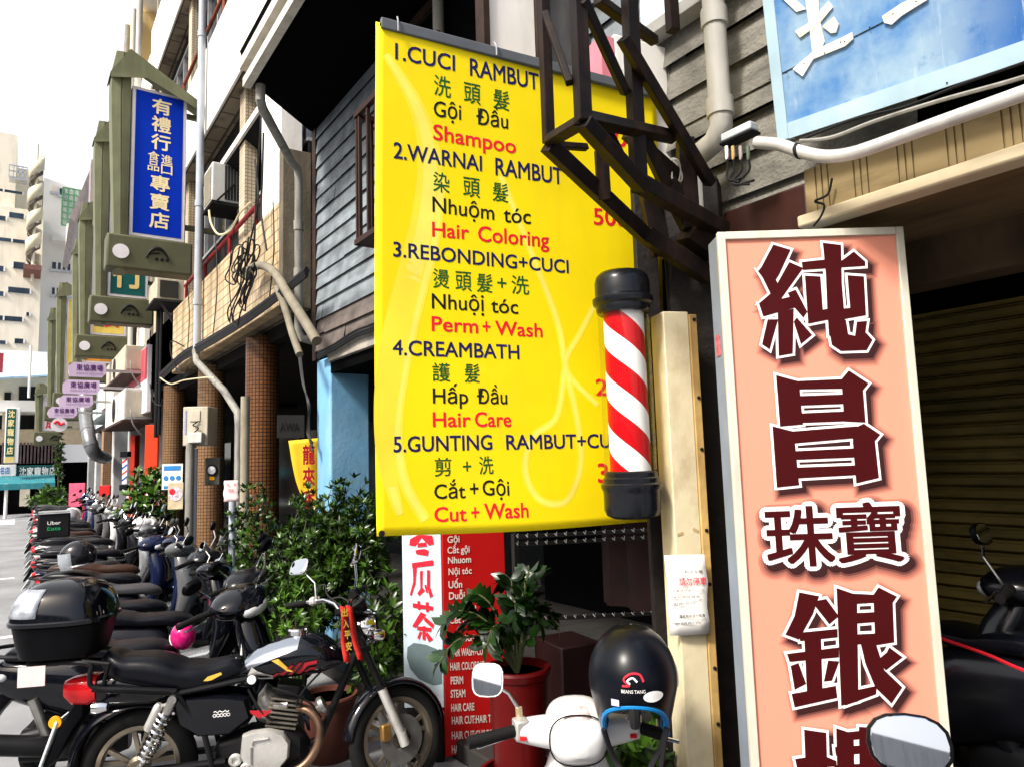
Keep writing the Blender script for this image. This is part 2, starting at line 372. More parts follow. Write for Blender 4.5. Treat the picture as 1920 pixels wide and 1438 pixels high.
q = MB(); q.bb((2.5, 6.8, 3.2), (7.2, 16.95, 3.368)); q.build('arcade_ceiling', concrete_dk, bt, True)
# red handrail along the first parapet
q = MB(); zt = 4.82
q.tube([(2.28, 7.36, zt+.02), (2.28, 12.9, zt)], .028, 8)
for y in (7.38, 8.5, 9.8, 11.3, 12.8): q.tube([(2.28, y, 4.5), (2.28, y, zt)], .024, 8)
q.build('handrail', maroon, bt, True)
q = MB(); q.tube([(2.26, 8.4, 8.62), (2.26, 16.6, 8.62)], .03, 8)
for y in (8.6, 10.2, 11.8, 13.2): q.tube([(2.26, y, 8.2), (2.26, y, 8.62)], .025, 8)
q.build('handrail', rust, bt, True)
# drain pipes
q = MB(); q.tube([(2.12, 11.0, 3.35), (2.12, 11.0, 13.4)], .055, 12)
for z in (4.1, 5.6, 8.3, 10.6): q.lathe([(.066, 0), (.066, .09)], 12, Matrix.Translation((2.12, 11.0, z)))
q.build('drain_pipe', pvc_b, bt, True)
q = MB(); q.tube([(2.1, 11.0, 3.42), (2.1, 10.9, 3.25), (2.3, 10.1, 2.75), (2.36, 9.6, 2.42), (2.36, 9.55, 2.25), (2.36, 9.55, .1)], .05, 10)
q.build('drain_pipe', pvc, bt, True)
# arcade columns (round, brown mosaic)
tan_cyl = tile_mat('tan_round_mosaic', (.2, .11, .05), (.25, .14, .065), (.06, .03, .015), .05, .05, .006, 'cyl', .5, dirt=(.08, .045, .025), damt=.8)
for y, r, cm_ in ((8.9, .2, brown_mosaic), (11.7, .2, tan_cyl), (14.85, .2, tan_cyl)):
    q = MB(); q.lathe([(r, .1), (r, 3.3)], 28, Matrix()); o = q.build('arcade_column', cm_, bt)
    o.location = Vector((2.48, y, 0))-Vector((4, 10, 0))
# back wall of the arcade, dark shop fronts
q = MB(); q.bb((5.6, 6.5, .1), (5.7, 34, 3.3)); q.build('shop_front', concrete_dk, bt, True)
q = MB()
for i in range(8): q.bb((5.55, 6.9+i*3.3, .1), (5.598, 9.6+i*3.3, 2.5))
q.build('shop_window', dark_glass, bt, True)

# ================================================================== old wooden house with grey clapboards
board = mat('grey_clapboard', (.19, .22, .24), .75, var=.3, scale=5, bump=.5, bscale=40, dirt=(.03, .03, .03), damt=.75, dstretch=(2, .5, 3))
board2 = mat('weathered_clapboard', (.175, .168, .145), .85, var=.35, scale=7, bump=1., bscale=60, dirt=(.05, .048, .045), damt=.85, dstretch=(2, .6, 5))
board3 = mat('brown_clapboard', (.12, .10, .09), .8, var=.3, scale=6, bump=.6, bscale=40, dirt=(.03, .026, .024), damt=.7, dstretch=(2, .5, 3))
fasc = mat('fascia_paint', (.62, .58, .5), .7, var=.1, dirt=(.2, .17, .14), damt=.6)
dark_wood = mat('dark_wood', (.03, .017, .012), .6, var=.4, scale=8, bump=.3)
wh = thing('wooden_house', 'old two storey wooden house clad in grey clapboards under a black overhanging eave', 'house', (4, 4, 0))
def clap(y0, y1, z0, z1, x, h=.155, mt=board, name='clapboard_wall', jit=.004, rnd=None):
    q = MB(); n = int(round((z1-z0)/h)); rg = random.Random(3)
    for i in range(n):
        a = z0+i*h; ys = [y0]
        while ys[-1] < y1: ys.append(min(y1, ys[-1]+rg.uniform(1.1, 2.2)))
        for s_, e_ in zip(ys[:-1], ys[1:]):
            j = rg.uniform(-jit, jit); t = (.04 if mt is board2 else .028)+j; k = rg.uniform(-jit, jit)
            q.add([(x-t, s_+.001, a+k), (x-t, e_-.001, a+k*.3), (x-.006, e_-.001, a+h+.012), (x-.006, s_+.001, a+h+.012), (x+.01, s_, a+k), (x+.01, e_, a+k*.3)],
                  [(0, 3, 2, 1)])
    return q.build(name, mt, wh, True, smooth=False)
clap(1.95, 6.68, 3.11, 5.1, 2.4)
clap(2.9, 6.68, 2.8, 3.11, 2.4, mt=board3, name='clapboard_wall', jit=.012)
clap(1.0, 2.9, 2.56, 3.11, 2.36, mt=board2, jit=.012)
clap(1.0, 2.75, 3.11, 3.6, 2.36, mt=board2, jit=.012)
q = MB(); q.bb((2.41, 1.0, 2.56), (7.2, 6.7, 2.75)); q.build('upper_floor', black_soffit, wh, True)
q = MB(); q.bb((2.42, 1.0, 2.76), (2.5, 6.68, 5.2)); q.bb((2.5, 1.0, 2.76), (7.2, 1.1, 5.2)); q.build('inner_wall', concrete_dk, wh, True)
q = MB(); q.bb((2.37, 6.685, 2.72), (2.47, 6.78, 5.1)); q.build('corner_board', dark_wood, wh, True)
q = MB(); q.bb((2.37, 3.4, 2.66), (2.5, 6.37, 2.79)); q.build('sill_beam', concrete, wh, True, bevel=.008)
# eave
q = MB(); q.add([(1.6, 1.2, 5.1), (1.6, 6.15, 5.1), (2.35, 6.78, 5.1), (2.6, 6.78, 5.1), (2.6, 1.2, 5.1), (1.6, 1.2, 5.16), (1.6, 6.15, 5.16), (2.35, 6.78, 5.16), (2.6, 6.78, 5.16), (2.6, 1.2, 5.16)], [(0, 1, 2, 3, 4), (9, 8, 7, 6, 5), (0, 5, 6, 1), (1, 6, 7, 2), (2, 7, 8, 3), (3, 8, 9, 4)]); q.build('eave_soffit', black_soffit, wh, True)
q = MB(); q.bb((1.53, 1.2, 5.05), (1.599, 6.17, 5.13)); q.build('eave_fascia', fasc, wh, True)
q = MB(); q.bb((1.5, 1.2, 5.2), (1.56, 6.17, 5.29)); q.build('gutter', fasc, wh, True)
q = MB(); q.add([(1.5, 1.2, 5.37), (1.5, 6.16, 5.37), (5, 6.5, 7.2), (5, 1.2, 7.2), (1.57, 1.2, 5.18), (1.57, 6.16, 5.18), (5, 6.5, 5.18), (5, 1.2, 5.18)], [(0, 3, 2, 1), (4, 5, 6, 7), (1, 2, 6, 5), (0, 4, 7, 3), (0, 1, 5, 4)])
q.build('roof', black_soffit, wh, True, smooth=False)
# grille window that bumps out
yg = atX(668, 400, 2.0).y
q = MB(); q.bb((2.365, 3.6, 3.35), (2.41, yg+.0, 5.0)); q.build('window_opening', black_soffit, wh, True)
q = MB(); q.bb((2.33, yg, 3.35), (2.4, yg+.09, 5.02)); q.bb((2.33, 3.6, 4.95), (2.4, yg-.001, 5.02)); q.build('window_frame', dark_wood, wh, True)
q = MB()
yg = atX(668, 400, 2.0).y
for y in [yg-.05-i*.15 for i in range(9)]: q.bb((2.0, y-.012, 3.33), (2.024, y+.012, 4.3))
q.bb((1.99, 3.6, 4.28), (2.03, yg, 4.32)); q.bb((1.99, 3.6, 3.3), (2.03, yg, 3.34)); q.bb((1.99, yg-.02, 3.3), (2.4, yg+.02, 3.34)); q.bb((1.99, yg-.02, 4.28), (2.4, yg+.02, 4.32))
q.bb((2.0, yg-.015, 3.34), (2.02, yg+.01, 4.28))
for x in (2.12, 2.25): q.bb((x, yg-.01, 3.34), (x+.02, yg+.01, 4.28))
q.bb((2.03, 3.6, 3.3), (2.4, yg-.03, 3.32))
q.build('window_grille', mat('brown_iron', (.03, .014, .01), .6, var=.3), wh, True)
# down pipes
q = MB(); a = [(1.66, 6.08, 5.06), (1.66, 6.08, 4.92), (1.69, 6.12, 4.87), (2.2, 6.9, 4.78), (2.28, 6.96, 4.75), (2.3, 6.98, 4.66), (2.3, 6.98, 3.05), (2.34, 6.98, 2.98), (2.44, 6.98, 2.96)]
q.tube(a, .043, 12)
for z in (3.6, 4.1): q.lathe([(.052, 0), (.052, .1)], 12, Matrix.Translation((2.3, 6.98, z)))
q.build('down_pipe', pvc, wh, True)
pt = atX(1340, 50, 2.2); pb = atX(1357, 248, 2.2)
q = MB(); q.tube([(2.2, pt.y, 2.98), (2.2, pt.y, 4.2)], .044, 14)
for z in (3.0, 3.37): q.lathe([(.052, 0), (.052, .07)], 14, Matrix.Translation((2.2, pt.y, z)))
q.tube([(2.2, pt.y, 3.02), (2.2, pt.y, 2.96), (2.2, pt.y+.035, 2.91), (2.2, pt.y+.1, 2.89), (2.2, pt.y+.13, 2.87), (2.2, pt.y+.14, 2.8), (2.2, pt.y+.14, 2.5)], .045, 12)
q.build('down_pipe', pvc_w, wh, True)
pm = atX(822, 30, 2.3)
q = MB(); q.tube([(2.3, pm.y, 3.2), (2.3, pm.y, 5.08)], .04, 12); q.build('down_pipe', pvc, wh, True)
# blue painted pillar
bluep = mat('blue_paint', (.16, .37, .58), .6, var=.12, scale=2.5, bump=.25, dirt=(.42, .6, .75), damt=.35, dstretch=(1.5, 1.5, .6))
q = MB(); q.bb((2.4, 6.38, .1), (2.8, 6.74, 2.72)); q.build('pillar', bluep, wh, True, bevel=.02)
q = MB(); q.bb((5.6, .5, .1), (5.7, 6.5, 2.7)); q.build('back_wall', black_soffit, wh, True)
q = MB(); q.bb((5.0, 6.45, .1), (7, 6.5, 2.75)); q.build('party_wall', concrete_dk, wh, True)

# ================================================================== gold faced arcade building on the right
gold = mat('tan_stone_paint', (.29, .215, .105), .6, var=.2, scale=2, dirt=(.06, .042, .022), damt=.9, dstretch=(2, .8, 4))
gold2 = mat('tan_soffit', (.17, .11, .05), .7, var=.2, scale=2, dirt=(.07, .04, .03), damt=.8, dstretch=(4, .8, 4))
lip = mat('pale_moulding', (.5, .42, .28), .55, var=.12, dirt=(.2, .15, .1), damt=.4, dstretch=(3, 1, 3))
gb = thing('arcade_building', 'arcade building with grooved tan stone beam over a dark shuttered walkway', 'building', (4, -1, 0))
y1 = atX(1508, 350, 2.2).y
q = MB(); prof = [y1, ]
gy = []
for px in (1538, 1612, 1698, 1795, 1905):
    gy.append(atX(px, 300, 2.2).y)
ys = sorted([y1]+[a+d for a in gy for d in (-.022, 0, .022)]+[-6])
for a, b in zip(ys[:-1], ys[1:]): q.bb((2.2, a+.003, 2.5), (2.3, b-.003, 2.66))
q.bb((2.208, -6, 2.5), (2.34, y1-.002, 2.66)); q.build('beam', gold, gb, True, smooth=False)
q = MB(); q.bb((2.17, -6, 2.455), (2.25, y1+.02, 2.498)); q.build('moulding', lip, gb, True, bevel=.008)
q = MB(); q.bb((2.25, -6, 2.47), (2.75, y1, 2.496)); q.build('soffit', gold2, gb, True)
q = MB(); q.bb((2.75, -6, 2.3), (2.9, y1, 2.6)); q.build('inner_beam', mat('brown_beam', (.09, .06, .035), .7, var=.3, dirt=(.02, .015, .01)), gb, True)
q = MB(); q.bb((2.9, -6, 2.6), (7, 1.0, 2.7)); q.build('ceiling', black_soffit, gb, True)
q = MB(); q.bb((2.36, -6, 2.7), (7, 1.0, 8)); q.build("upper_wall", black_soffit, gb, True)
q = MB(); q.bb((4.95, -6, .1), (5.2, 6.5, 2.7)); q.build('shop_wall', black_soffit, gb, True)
# roller shutter, ribbed
sh = mat('yellow_shutter', (.19, .14, .038), .5, var=.25, scale=3, dirt=(.03, .045, .02), damt=.7, dstretch=(1, 1, 6))
q = MB(); zz = .12; rows = []
while zz < 2.58:
    rows += [(4.86, zz), (4.84, zz+.012), (4.84, zz+.05), (4.86, zz+.062), (4.86, zz+.068), (4.90, zz+.07), (4.90, zz+.076)]; zz += .078
n = len(rows)
q.add([(x, -5, z) for x, z in rows]+[(x, 2.6, z) for x, z in rows], [(i, i+1, n+i+1, n+i) for i in range(n-1)])
q.build('roller_shutter', sh, gb, True, smooth=False)
# dark red pillar between the two fronts
mp = mat('maroon_tile', (.05, .018, .014), .45, var=.3, scale=6, dirt=(.03, .015, .012), damt=.7)
q = MB(); q.bb((2.3, 1.38, .11), (2.6, 1.75, 2.66)); q.build('pillar', mp, gb, True, bevel=.01)
# ================================================================== further houses of the row
pale_wall = mat('pale_wall', (.72, .68, .6), .8, var=.1, scale=1, dirt=(.4, .34, .27), damt=.6)
pale_blue_wall = mat('pale_blue_wall', (.6, .7, .72), .8, var=.1, scale=1, dirt=(.4, .42, .4), damt=.5)
ochre = mat('ochre_wall', (.62, .45, .2), .8, var=.1, scale=1, dirt=(.3, .2, .1), damt=.5)
grey_mauve = mat('grey_mauve', (.3, .26, .26), .8, var=.15, dirt=(.12, .1, .1), damt=.5)
red_sign = mat('red_sign_paint', (.5, .02, .02), .5, var=.1)
white_pl = mat('white_plastic', (.8, .8, .8), .4, var=.04)
def row_house(name, label, y0, y1, x, H, wall, floors, win=dark_glass, bal=None, cols=()):
    t = thing(name, label, 'building', (4.5, (y0+y1)/2, 0))
    q = MB(); q.bb((x+.9, y0, 3.3), (9, y1, H)); q.build('upper_wall', wall, t, True)
    for z0, z1, px in floors:
        q = MB(); q.bb((x-px, y0+.02, z0), (x+.9, y1-.02, z1)); q.build('balcony', bal or wall, t, True, bevel=.02)
        q = MB()
        n = max(2, int((y1-y0)/1.3)); st = (y1-y0)/n
        for i in range(n): q.bb((x+.86, y0+i*st+.12, z1+.3), (x+.897, y0+(i+1)*st-.12, z1+1.7))
        q.build('window', win, t, True)
        q = MB()
        for i in range(n):
            a, b = y0+i*st+.12, y0+(i+1)*st-.12
            for yy in (a, (a+b)/2, b): q.bb((x+.83, yy-.03, z1+.3), (x+.858, yy+.03, z1+1.7))
            q.bb((x+.81, a-.05, z1+.24), (x+.857, b+.05, z1+.3))
        q.build('window_frame', alu, t, True)
    q = MB(); q.bb((x-.05, y0, H), (9, y1, H+.25)); q.build('roof_edge', whitewash, t, True, bevel=.03)
    q = MB(); q.bb((x+.1, y0, 3.1), (9, y1, 3.298)); q.build('arcade_ceiling', concrete_dk, t, True)
    for y, m_, wd in cols:
        q = MB(); q.bb((x+.05, y-wd/2, .1), (x+.45, y+wd/2, 3.098)); q.build('arcade_column', m_, t, True, bevel=.02)
    return t
tan_mosaic = tile_mat('tan_mosaic', (.33, .2, .11), (.4, .26, .15), (.14, .08, .05), .06, .06, .006, 'xz', .5, dirt=(.12, .07, .05), damt=.6)
grey_col = mat('grey_column', (.45, .46, .46), .7, var=.1, dirt=(.25, .25, .25), damt=.4)
h1 = row_house('row_house', 'white row house with bare balcony bands and ochre panel behind the blue sign', 17.1, 21.0, 2.2, 13.2, pale_wall,
      [(3.9, 4.9, 0), (6.9, 8.1, .0), (10.0, 11.2, 0)], bal=whitewash, cols=((16.2, grey_col, .5), (19.5, grey_col, .5)))
q = MB(); q.bb((2.0, 18.6, 9), (2.5, 20.6, 13.1)); q.build('ochre_panel', ochre, h1, True)
q = MB(); q.bb((1.98, 20.5, 3.4), (3.0, 20.97, 13.15)); q.build('end_wall', pale_wall, h1, True)
for y, x in ((17.9, 2.05), (18.5, 2.0), (19.3, 1.95)):
    q = MB(); q.tube([(x, y, 4), (x, y, 13)], .07, 10); q.build('drain_pipe', pvc_w if y < 19 else pvc, h1, True)
h2 = row_house('row_house', 'pale row house with grey balconies beyond the stretch of green framed signs', 21.05, 27, 2.25, 12.2, pale_blue_wall,
      [(3.7, 4.7, 0), (6.6, 7.8, .1), (9.6, 10.7, .1)], bal=pale_wall, cols=((23.5, grey_col, .5), (26.6, tan_mosaic, .5)))
q = MB(); q.bb((1.7, 26.2, 8.5), (2.2, 26.9, 12.0)); q.build('sloping_hood', grey_mauve, h2, True)
h3 = row_house('row_house', 'low pale corner house with a sloping metal hood on its roof', 27.05, 33, 2.3, 9.0, pale_wall,
      [(3.6, 4.6, 0), (6.2, 7.2, .1)], bal=pale_blue_wall, cols=((29.5, grey_col, .5), (32.6, grey_col, .5)))
q = MB(); q.add([(1.2, 27.2, 10.2), (1.9, 27.2, 12.6), (1.9, 31.5, 12.0), (1.2, 31.5, 9.6), (1.35, 27.2, 10.1), (2.05, 27.2, 12.5), (2.05, 31.5, 11.9), (1.35, 31.5, 9.5)],
      [(0, 1, 2, 3), (7, 6, 5, 4), (0, 3, 7, 4), (1, 0, 4, 5), (2, 1, 5, 6), (3, 2, 6, 7)]); q.bb((1.9, 27.2, 9.2), (2.0, 27.3, 12.4)); q.bb((1.9, 31.2, 9.2), (2.0, 31.3, 11.8))
q.build('metal_hood', grey_mauve, h3, True, smooth=False)

# ================================================================== far block across the end of the street
fb_wall = mat("cream_block", (.84, .78, .64), .8, var=.08, scale=.25, dirt=(.45, .38, .3), damt=.5, dstretch=(.6, .6, .12))
fb_pale = mat('white_block', (.82, .8, .76), .8, var=.05, scale=.25)
fb_win = mat('block_window', (.04, .06, .09), .15, var=.5, scale=.8)
green_net = mat('green_net', (.25, .5, .32), .8, var=.2, alpha=.35)
YB = 62.
def fX(px, py=500, Y=YB): return atY(px, py, Y)
fb = thing('apartment_block', 'tall cream apartment block at the end of the street with a spiral outside stair', 'building', (-2, YB+6, 0))
def Zat(px, py, Y=YB): return atY(px, py, Y).z
xa, xb = fX(-60).x, fX(78).x
q = MB(); q.bb((xa, YB, 0), (xb, YB+14, Zat(60, 395))); q.bb((xa, YB+1, Zat(0, 400)), (fX(22).x, YB+14, Zat(10, 240))); q.bb((fX(22).x, YB+3, Zat(0, 400)), (fX(76).x, YB+14, Zat(40, 290))); q.build('wall', fb_wall, fb, True)
# window strips of the cream face: (px0, px1, y top, y bottom)
for a, b, t0, t1 in ((-30, 43, 350, 366), (-30, 12, 401, 415), (16, 46, 398, 412), (-30, 48, 442, 458), (-30, 8, 496, 510), (24, 48, 491, 506), (-30, 8, 544, 556), (14, 57, 538, 552), (-30, 43, 590, 604), (48, 56, 586, 593), (-30, 12, 637, 646), (26, 45, 635, 645)):
    q = MB(); p, r = atY(a, t0, YB), atY(b, t1, YB); q.bb((p.x, YB-.06, r.z), (r.x, YB-.003, p.z)); o = q.build('window', fb_win, fb, True)
    q = MB(); n = max(1, int((r.x-p.x)/.8))
    for i in range(n+1): x = p.x+(r.x-p.x)*i/n; q.bb((x-.05, YB-.1, r.z), (x+.05, YB-.062, p.z))
    q.build('window_frame', fb_pale, fb, True)
# balcony rail near the roof
p, r = atY(18, 318, YB), atY(50, 345, YB)
q = MB()
for z in (r.z, (p.z+r.z)/2, p.z): q.bb((p.x, YB-1, z-.04), (r.x, YB-.9, z+.04))
for i in range(5): x = p.x+(r.x-p.x)*i/4; q.bb((x-.03, YB-1, r.z), (x+.03, YB-.9, p.z))
q.bb((p.x, YB-1, r.z-.12), (r.x, YB, r.z-.02)); q.build('balcony_rail', alu, fb, True)
# spiral stair tower
sx = fX(61).x; rr = (fX(74).x-fX(48).x)/2
q = MB(); zb, zt = Zat(60, 510), Zat(60, 318); rev = 4.2; n = 96; h = .95
ri = []
for i in range(n+1):
    a = 2*pi*rev*i/n; z = zb+(zt-zb)*i/n; ri.append((sx+rr*cos(a), YB-1.3+rr*sin(a), z))
vs = ri+[(x, y, z+h) for x, y, z in ri]; q.add(vs, [(i, i+1, n+2+i, n+1+i) for i in range(n)])
o = q.build('stair_parapet', mat('stair_cream', (.62, .56, .4), .8, var=.1), fb, True, solid=.12)
q = MB()
for i in range(n):
    a = 2*pi*rev*i/n; z = zb+(zt-zb)*i/n-.1; a2 = a+2*pi*rev/n
    q.add([(sx, YB-1.3, z), (sx+rr*cos(a), YB-1.3+rr*sin(a), z), (sx+rr*cos(a2), YB-1.3+rr*sin(a2), z), (sx, YB-1.3, z-.18), (sx+rr*cos(a), YB-1.3+rr*sin(a), z-.18), (sx+rr*cos(a2), YB-1.3+rr*sin(a2), z-.18)], [(0, 1, 2), (5, 4, 3), (1, 4, 5, 2)])
q.build('stair_step', mat('stair_dark', (.1, .085, .075), .8), fb, True, smooth=False)
q = MB(); q.tube([(sx, YB-1.3, zb-1), (sx, YB-1.3, zt+1.5)], .1, 10); q.build('stair_post', fb_wall, fb, True)
q = MB(); q.bb((sx-rr*1.3, YB-2.8, zb-.5), (sx+rr*1.2, YB, zb-.15)); q.build('stair_landing', mat('red_brown', (.2, .1, .08), .8), fb, True)
# white wing right of the stair
fw_ = thing('apartment_block', 'white block with few small windows right of the spiral stair', 'building', (4, YB+10, 0))
YW = YB+2; xw0, xw1 = fX(76, 500, YW).x, fX(190, 500, YW).x
q = MB(); zl, zr = Zat(82, 333, YW), Zat(145, 365, YW)
q.bb((xw0, YW, 0), (xw1, YW+12, zr)); q.add([(xw0, YW, zr), (xw1, YW, zr), (xw1, YW, zr+.01), (xw0, YW, zl), (xw0, YW+12, zr), (xw1, YW+12, zr), (xw1, YW+12, zr+.01), (xw0, YW+12, zl)], [(0, 1, 2, 3), (7, 6, 5, 4), (0, 3, 7, 4), (3, 2, 6, 7), (1, 5, 6, 2)])
q.build('wall', fb_pale, fw_, True, smooth=False)
for a, b, t0, t1 in ((98, 108, 348, 362), (112, 120, 354, 368), (98, 142, 492, 510), (98, 130, 540, 556), (97, 106, 587, 596), (96, 112, 636, 644)):
    p, r = atY(a, t0, YW), atY(b, t1, YW); q = MB(); q.bb((p.x, YW-.06, r.z), (r.x, YW-.003, p.z)); q.build('window', fb_win if a != 98 or t0 > 480 else fb_wall, fw_, True)
    q = MB(); q.bb((p.x-.15, YW-.2, r.z-.2), (r.x+.15, YW-.01, r.z-.003)); q.build('window_sill', alu, fw_, True)
    if b-a > 25:
        q = MB()
        for k in range(1, 5): x = p.x+(r.x-p.x)*k/5; q.bb((x-.06, YW-.1, r.z), (x+.06, YW-.062, p.z))
        q.build('window_frame', fb_pale, fw_, True)
for a, b, t0, t1 in ((97, 142, 443, 462),):
    p, r = atY(a, t0, YW), atY(b, t1, YW); q = MB(); q.bb((p.x, YW-1, r.z), (r.x, YW-.002, p.z)); q.build('balcony', fb_pale, fw_, True)
# green netted roof cage on the white wing
p, r = atY(118, 352, YW-3), atY(168, 430, YW-3)
ct = thing('roof_cage', 'green scaffold cage with creepers on a roof terrace at the end of the street', 'cage', ((p.x+r.x)/2, YW-2, r.z))
q = MB()
for i in range(6): x = p.x+(r.x-p.x)*i/5; q.tube([(x, YW-3, r.z), (x, YW-3, p.z)], .06, 5)
for i in range(7): z = r.z+(p.z-r.z)*i/6; q.tube([(p.x, YW-3, z), (r.x, YW-3, z)], .06, 5)
q.build('cage_frame', mat('green_pole', (.16, .36, .2), .7), ct, True)
q = MB(); q.bb((p.x, YW-2.9, r.z), (r.x, YW-2.88, p.z)); q.build('cage_net', green_net, ct, True)
q = MB(); q.bb((p.x+.3, YW-4, r.z-2.6), (r.x+2, YW-2.5, r.z-.1)); q.build('terrace_wall', fb_pale, ct, True)
# ---------------- house with the pet shop, nearer, across the junction
YS = 36.
sh_ = thing('corner_building', 'old building with blue roof shelter, brown shutters and a teal awning over its shop', 'building', (0, YS+4, 0))
def S(px, py): return atY(px, py, YS)
def sq(mb, a, t0, b, t1, d0, d1): p, r = S(a, t0), S(b, t1); mb.bb((p.x, YS+d0, r.z), (r.x, YS+d1, p.z)); return mb
sq(MB(), -60, 752, 175, 775, -.8, 0).build('balcony_band', fb_pale, sh_, True)
sq(MB(), -60, 805, 175, 832, -.2, .1).build('wall_band', mat('cream_band', (.62, .5, .34), .8, dirt=(.3, .22, .15)), sh_, True)
sq(MB(), -60, 700, 175, 800, .6, 6).build('wall', fb_wall, sh_, True)
for a, b, t0, t1 in ((-50, 5, 776, 804), (35, 66, 776, 804), (8, 20, 733, 752), (36, 70, 722, 752)): sq(MB(), a, t0, b, t1, .5, .597).build('window', dark_glass, sh_, True)
q = MB(); sq(q, 5, 770, 34, 806, -.1, .5); sq(q, 66, 770, 100, 806, -.1, .5); q.mi(0); q.build('pier', fb_wall, sh_, True)
q = MB(); pz0, pz1 = S(0, 870).z, S(0, 830).z; x0, x1 = S(-60, 850).x, S(115, 850).x; n = 26
for i in range(n): x = x0+(x1-x0)*i/n; q.bb((x, YS-.25, pz0), (x+(x1-x0)/n-.06, YS-.18, pz1))
o = q.build('brown_shutter', mat('brown_slats', (.14, .1, .1), .7, var=.3), sh_, True)
sq(MB(), -60, 830, 115, 870, -.17, 0).build('shutter_back', black_soffit, sh_, True)
sq(MB(), -60, 870, 175, 955, 1.6, 6).build('shop_interior', black_soffit, sh_, True)
sq(MB(), 38, 912, 56, 950, 1.4, 1.597).build('shop_door', fb_wall, sh_, True)
sq(MB(), -60, 640, 175, 700, 2, 6).build('roof_storey', fb_pale, sh_, True)
# blue shelter roof of the top floor
bsh = mat('blue_sheet', (.42, .62, .8), .5, var=.2, scale=.8, dirt=(.8, .82, .82), damt=.7)
q = MB(); p, r = S(-50, 668), S(92, 720); q.add([(p.x, YS-1, r.z), (r.x, YS-1, r.z+.3), (r.x, YS+2, p.z+.2), (p.x, YS+2, p.z), (p.x, YS-1, r.z-.08), (r.x, YS-1, r.z+.22), (r.x, YS+2, p.z+.12), (p.x, YS+2, p.z-.08)], [(0, 1, 2, 3), (7, 6, 5, 4), (0, 4, 5, 1), (1, 5, 6, 2)])
q.build('shelter_roof', bsh, sh_, True, smooth=False)
sq(MB(), -50, 668, 6, 706, -1.3, -1.2).build('red_panel', mat('dull_red', (.35, .05, .07), .6), sh_, True)
q = MB(); p = S(57, 656); q.tube([(p.x, YS-1.1, S(57, 750).z), (p.x, YS-1.1, p.z)], .05, 8); q.build('post', fb_pale, sh_, True)
# teal awning
teal = mat('teal_canvas', (.03, .2, .24), .7, var=.15, dirt=(.3, .4, .4), damt=.3)
q = MB(); p, r = S(-40, 896), S(100, 908); q.add([(p.x, YS-.3, p.z+.1), (r.x, YS-.3, p.z+.1), (r.x, YS-1.6, r.z+.1), (p.x, YS-1.6, r.z+.1), (r.x, YS-1.6, r.z-.12), (p.x, YS-1.6, r.z-.12)], [(0, 1, 2, 3), (3, 2, 4, 5)])
q.build('awning', teal, sh_, True, smooth=False, solid=.03)
q = MB(); p = S(13, 905); q.tube([(p.x, YS-1.5, 0), (p.x, YS-1.5, p.z)], .06, 8); q.build('awning_post', fb_pale, sh_, True)
dkteal = mat('dark_teal_sign', (.012, .085, .09), .5, var=.15); wtxt = mat('white_letter', (.82, .82, .8), .5, var=.02)
ytxt = mat('pale_yellow_letter', (.85, .72, .35), .5, var=.03)
p, r = S(30, 873), S(102, 894)
st = thing('shop_sign', 'teal horizontal shop sign with white characters above the awning at the street end', 'sign', (p.x, YS-.5, r.z))
W, Hh = r.x-p.x, p.z-r.z
q = MB(); q.bb((0, 0, 0), (W, .15, Hh)); q.build('sign_board', dkteal, st, bevel=.02)
q = MB()
for i, ch in enumerate('沈家寵物店'): text_box(q, ch, .12+i*W*.19, Hh*.18, .12+i*W*.19+W*.16, Hh*.85, -.01, .03)
q.build('lettering', wtxt, st, smooth=False)
p, r = S(-30, 872), S(30, 892)
st = thing('shop_sign', 'white sign box left of the teal shop sign at the street end', 'sign', (p.x, YS-.6, r.z))
q = MB(); q.bb((0, 0, 0), (r.x-p.x, .2, p.z-r.z)); q.build('sign_board', white_pl, st, bevel=.02)
q = MB(); text_box(q, '名店', (r.x-p.x)*.5, .1, (r.x-p.x)*.8, (p.z-r.z)*.8, -.01, .02); q.build('lettering', mat('blue_letter', (.05, .16, .5), .5), st, smooth=False)
p, r = S(12, 768), S(34, 868)
st = thing('shop_sign', 'vertical dark green sign with pale yellow characters across the junction', 'sign', (p.x, YS-1.2, r.z))
W, Hh = r.x-p.x, p.z-r.z
q = MB(); q.bb((0, 0, 0), (W, .3, Hh)); q.build('sign_board', white_pl, st, bevel=.02)
q = MB(); q.bb((W*.08, -.02, Hh*.12), (W*.7, -.003, Hh*.98)); q.build('sign_panel', mat('bottle_green', (.01, .1, .07), .5, var=.1), st)
q = MB(); q.bb((W*.04, -.024, .02), (W*.68, -.003, Hh*.11)); q.build('yellow_foot', mat('yellow_paint', (.7, .55, .2), .5), st)
q = MB(); column_text(q, '沈家寵物店', W*.39, Hh*.95, W*.42, Hh*.13, Hh*.035, -.03, .03); q.build('lettering', ytxt, st, smooth=False)
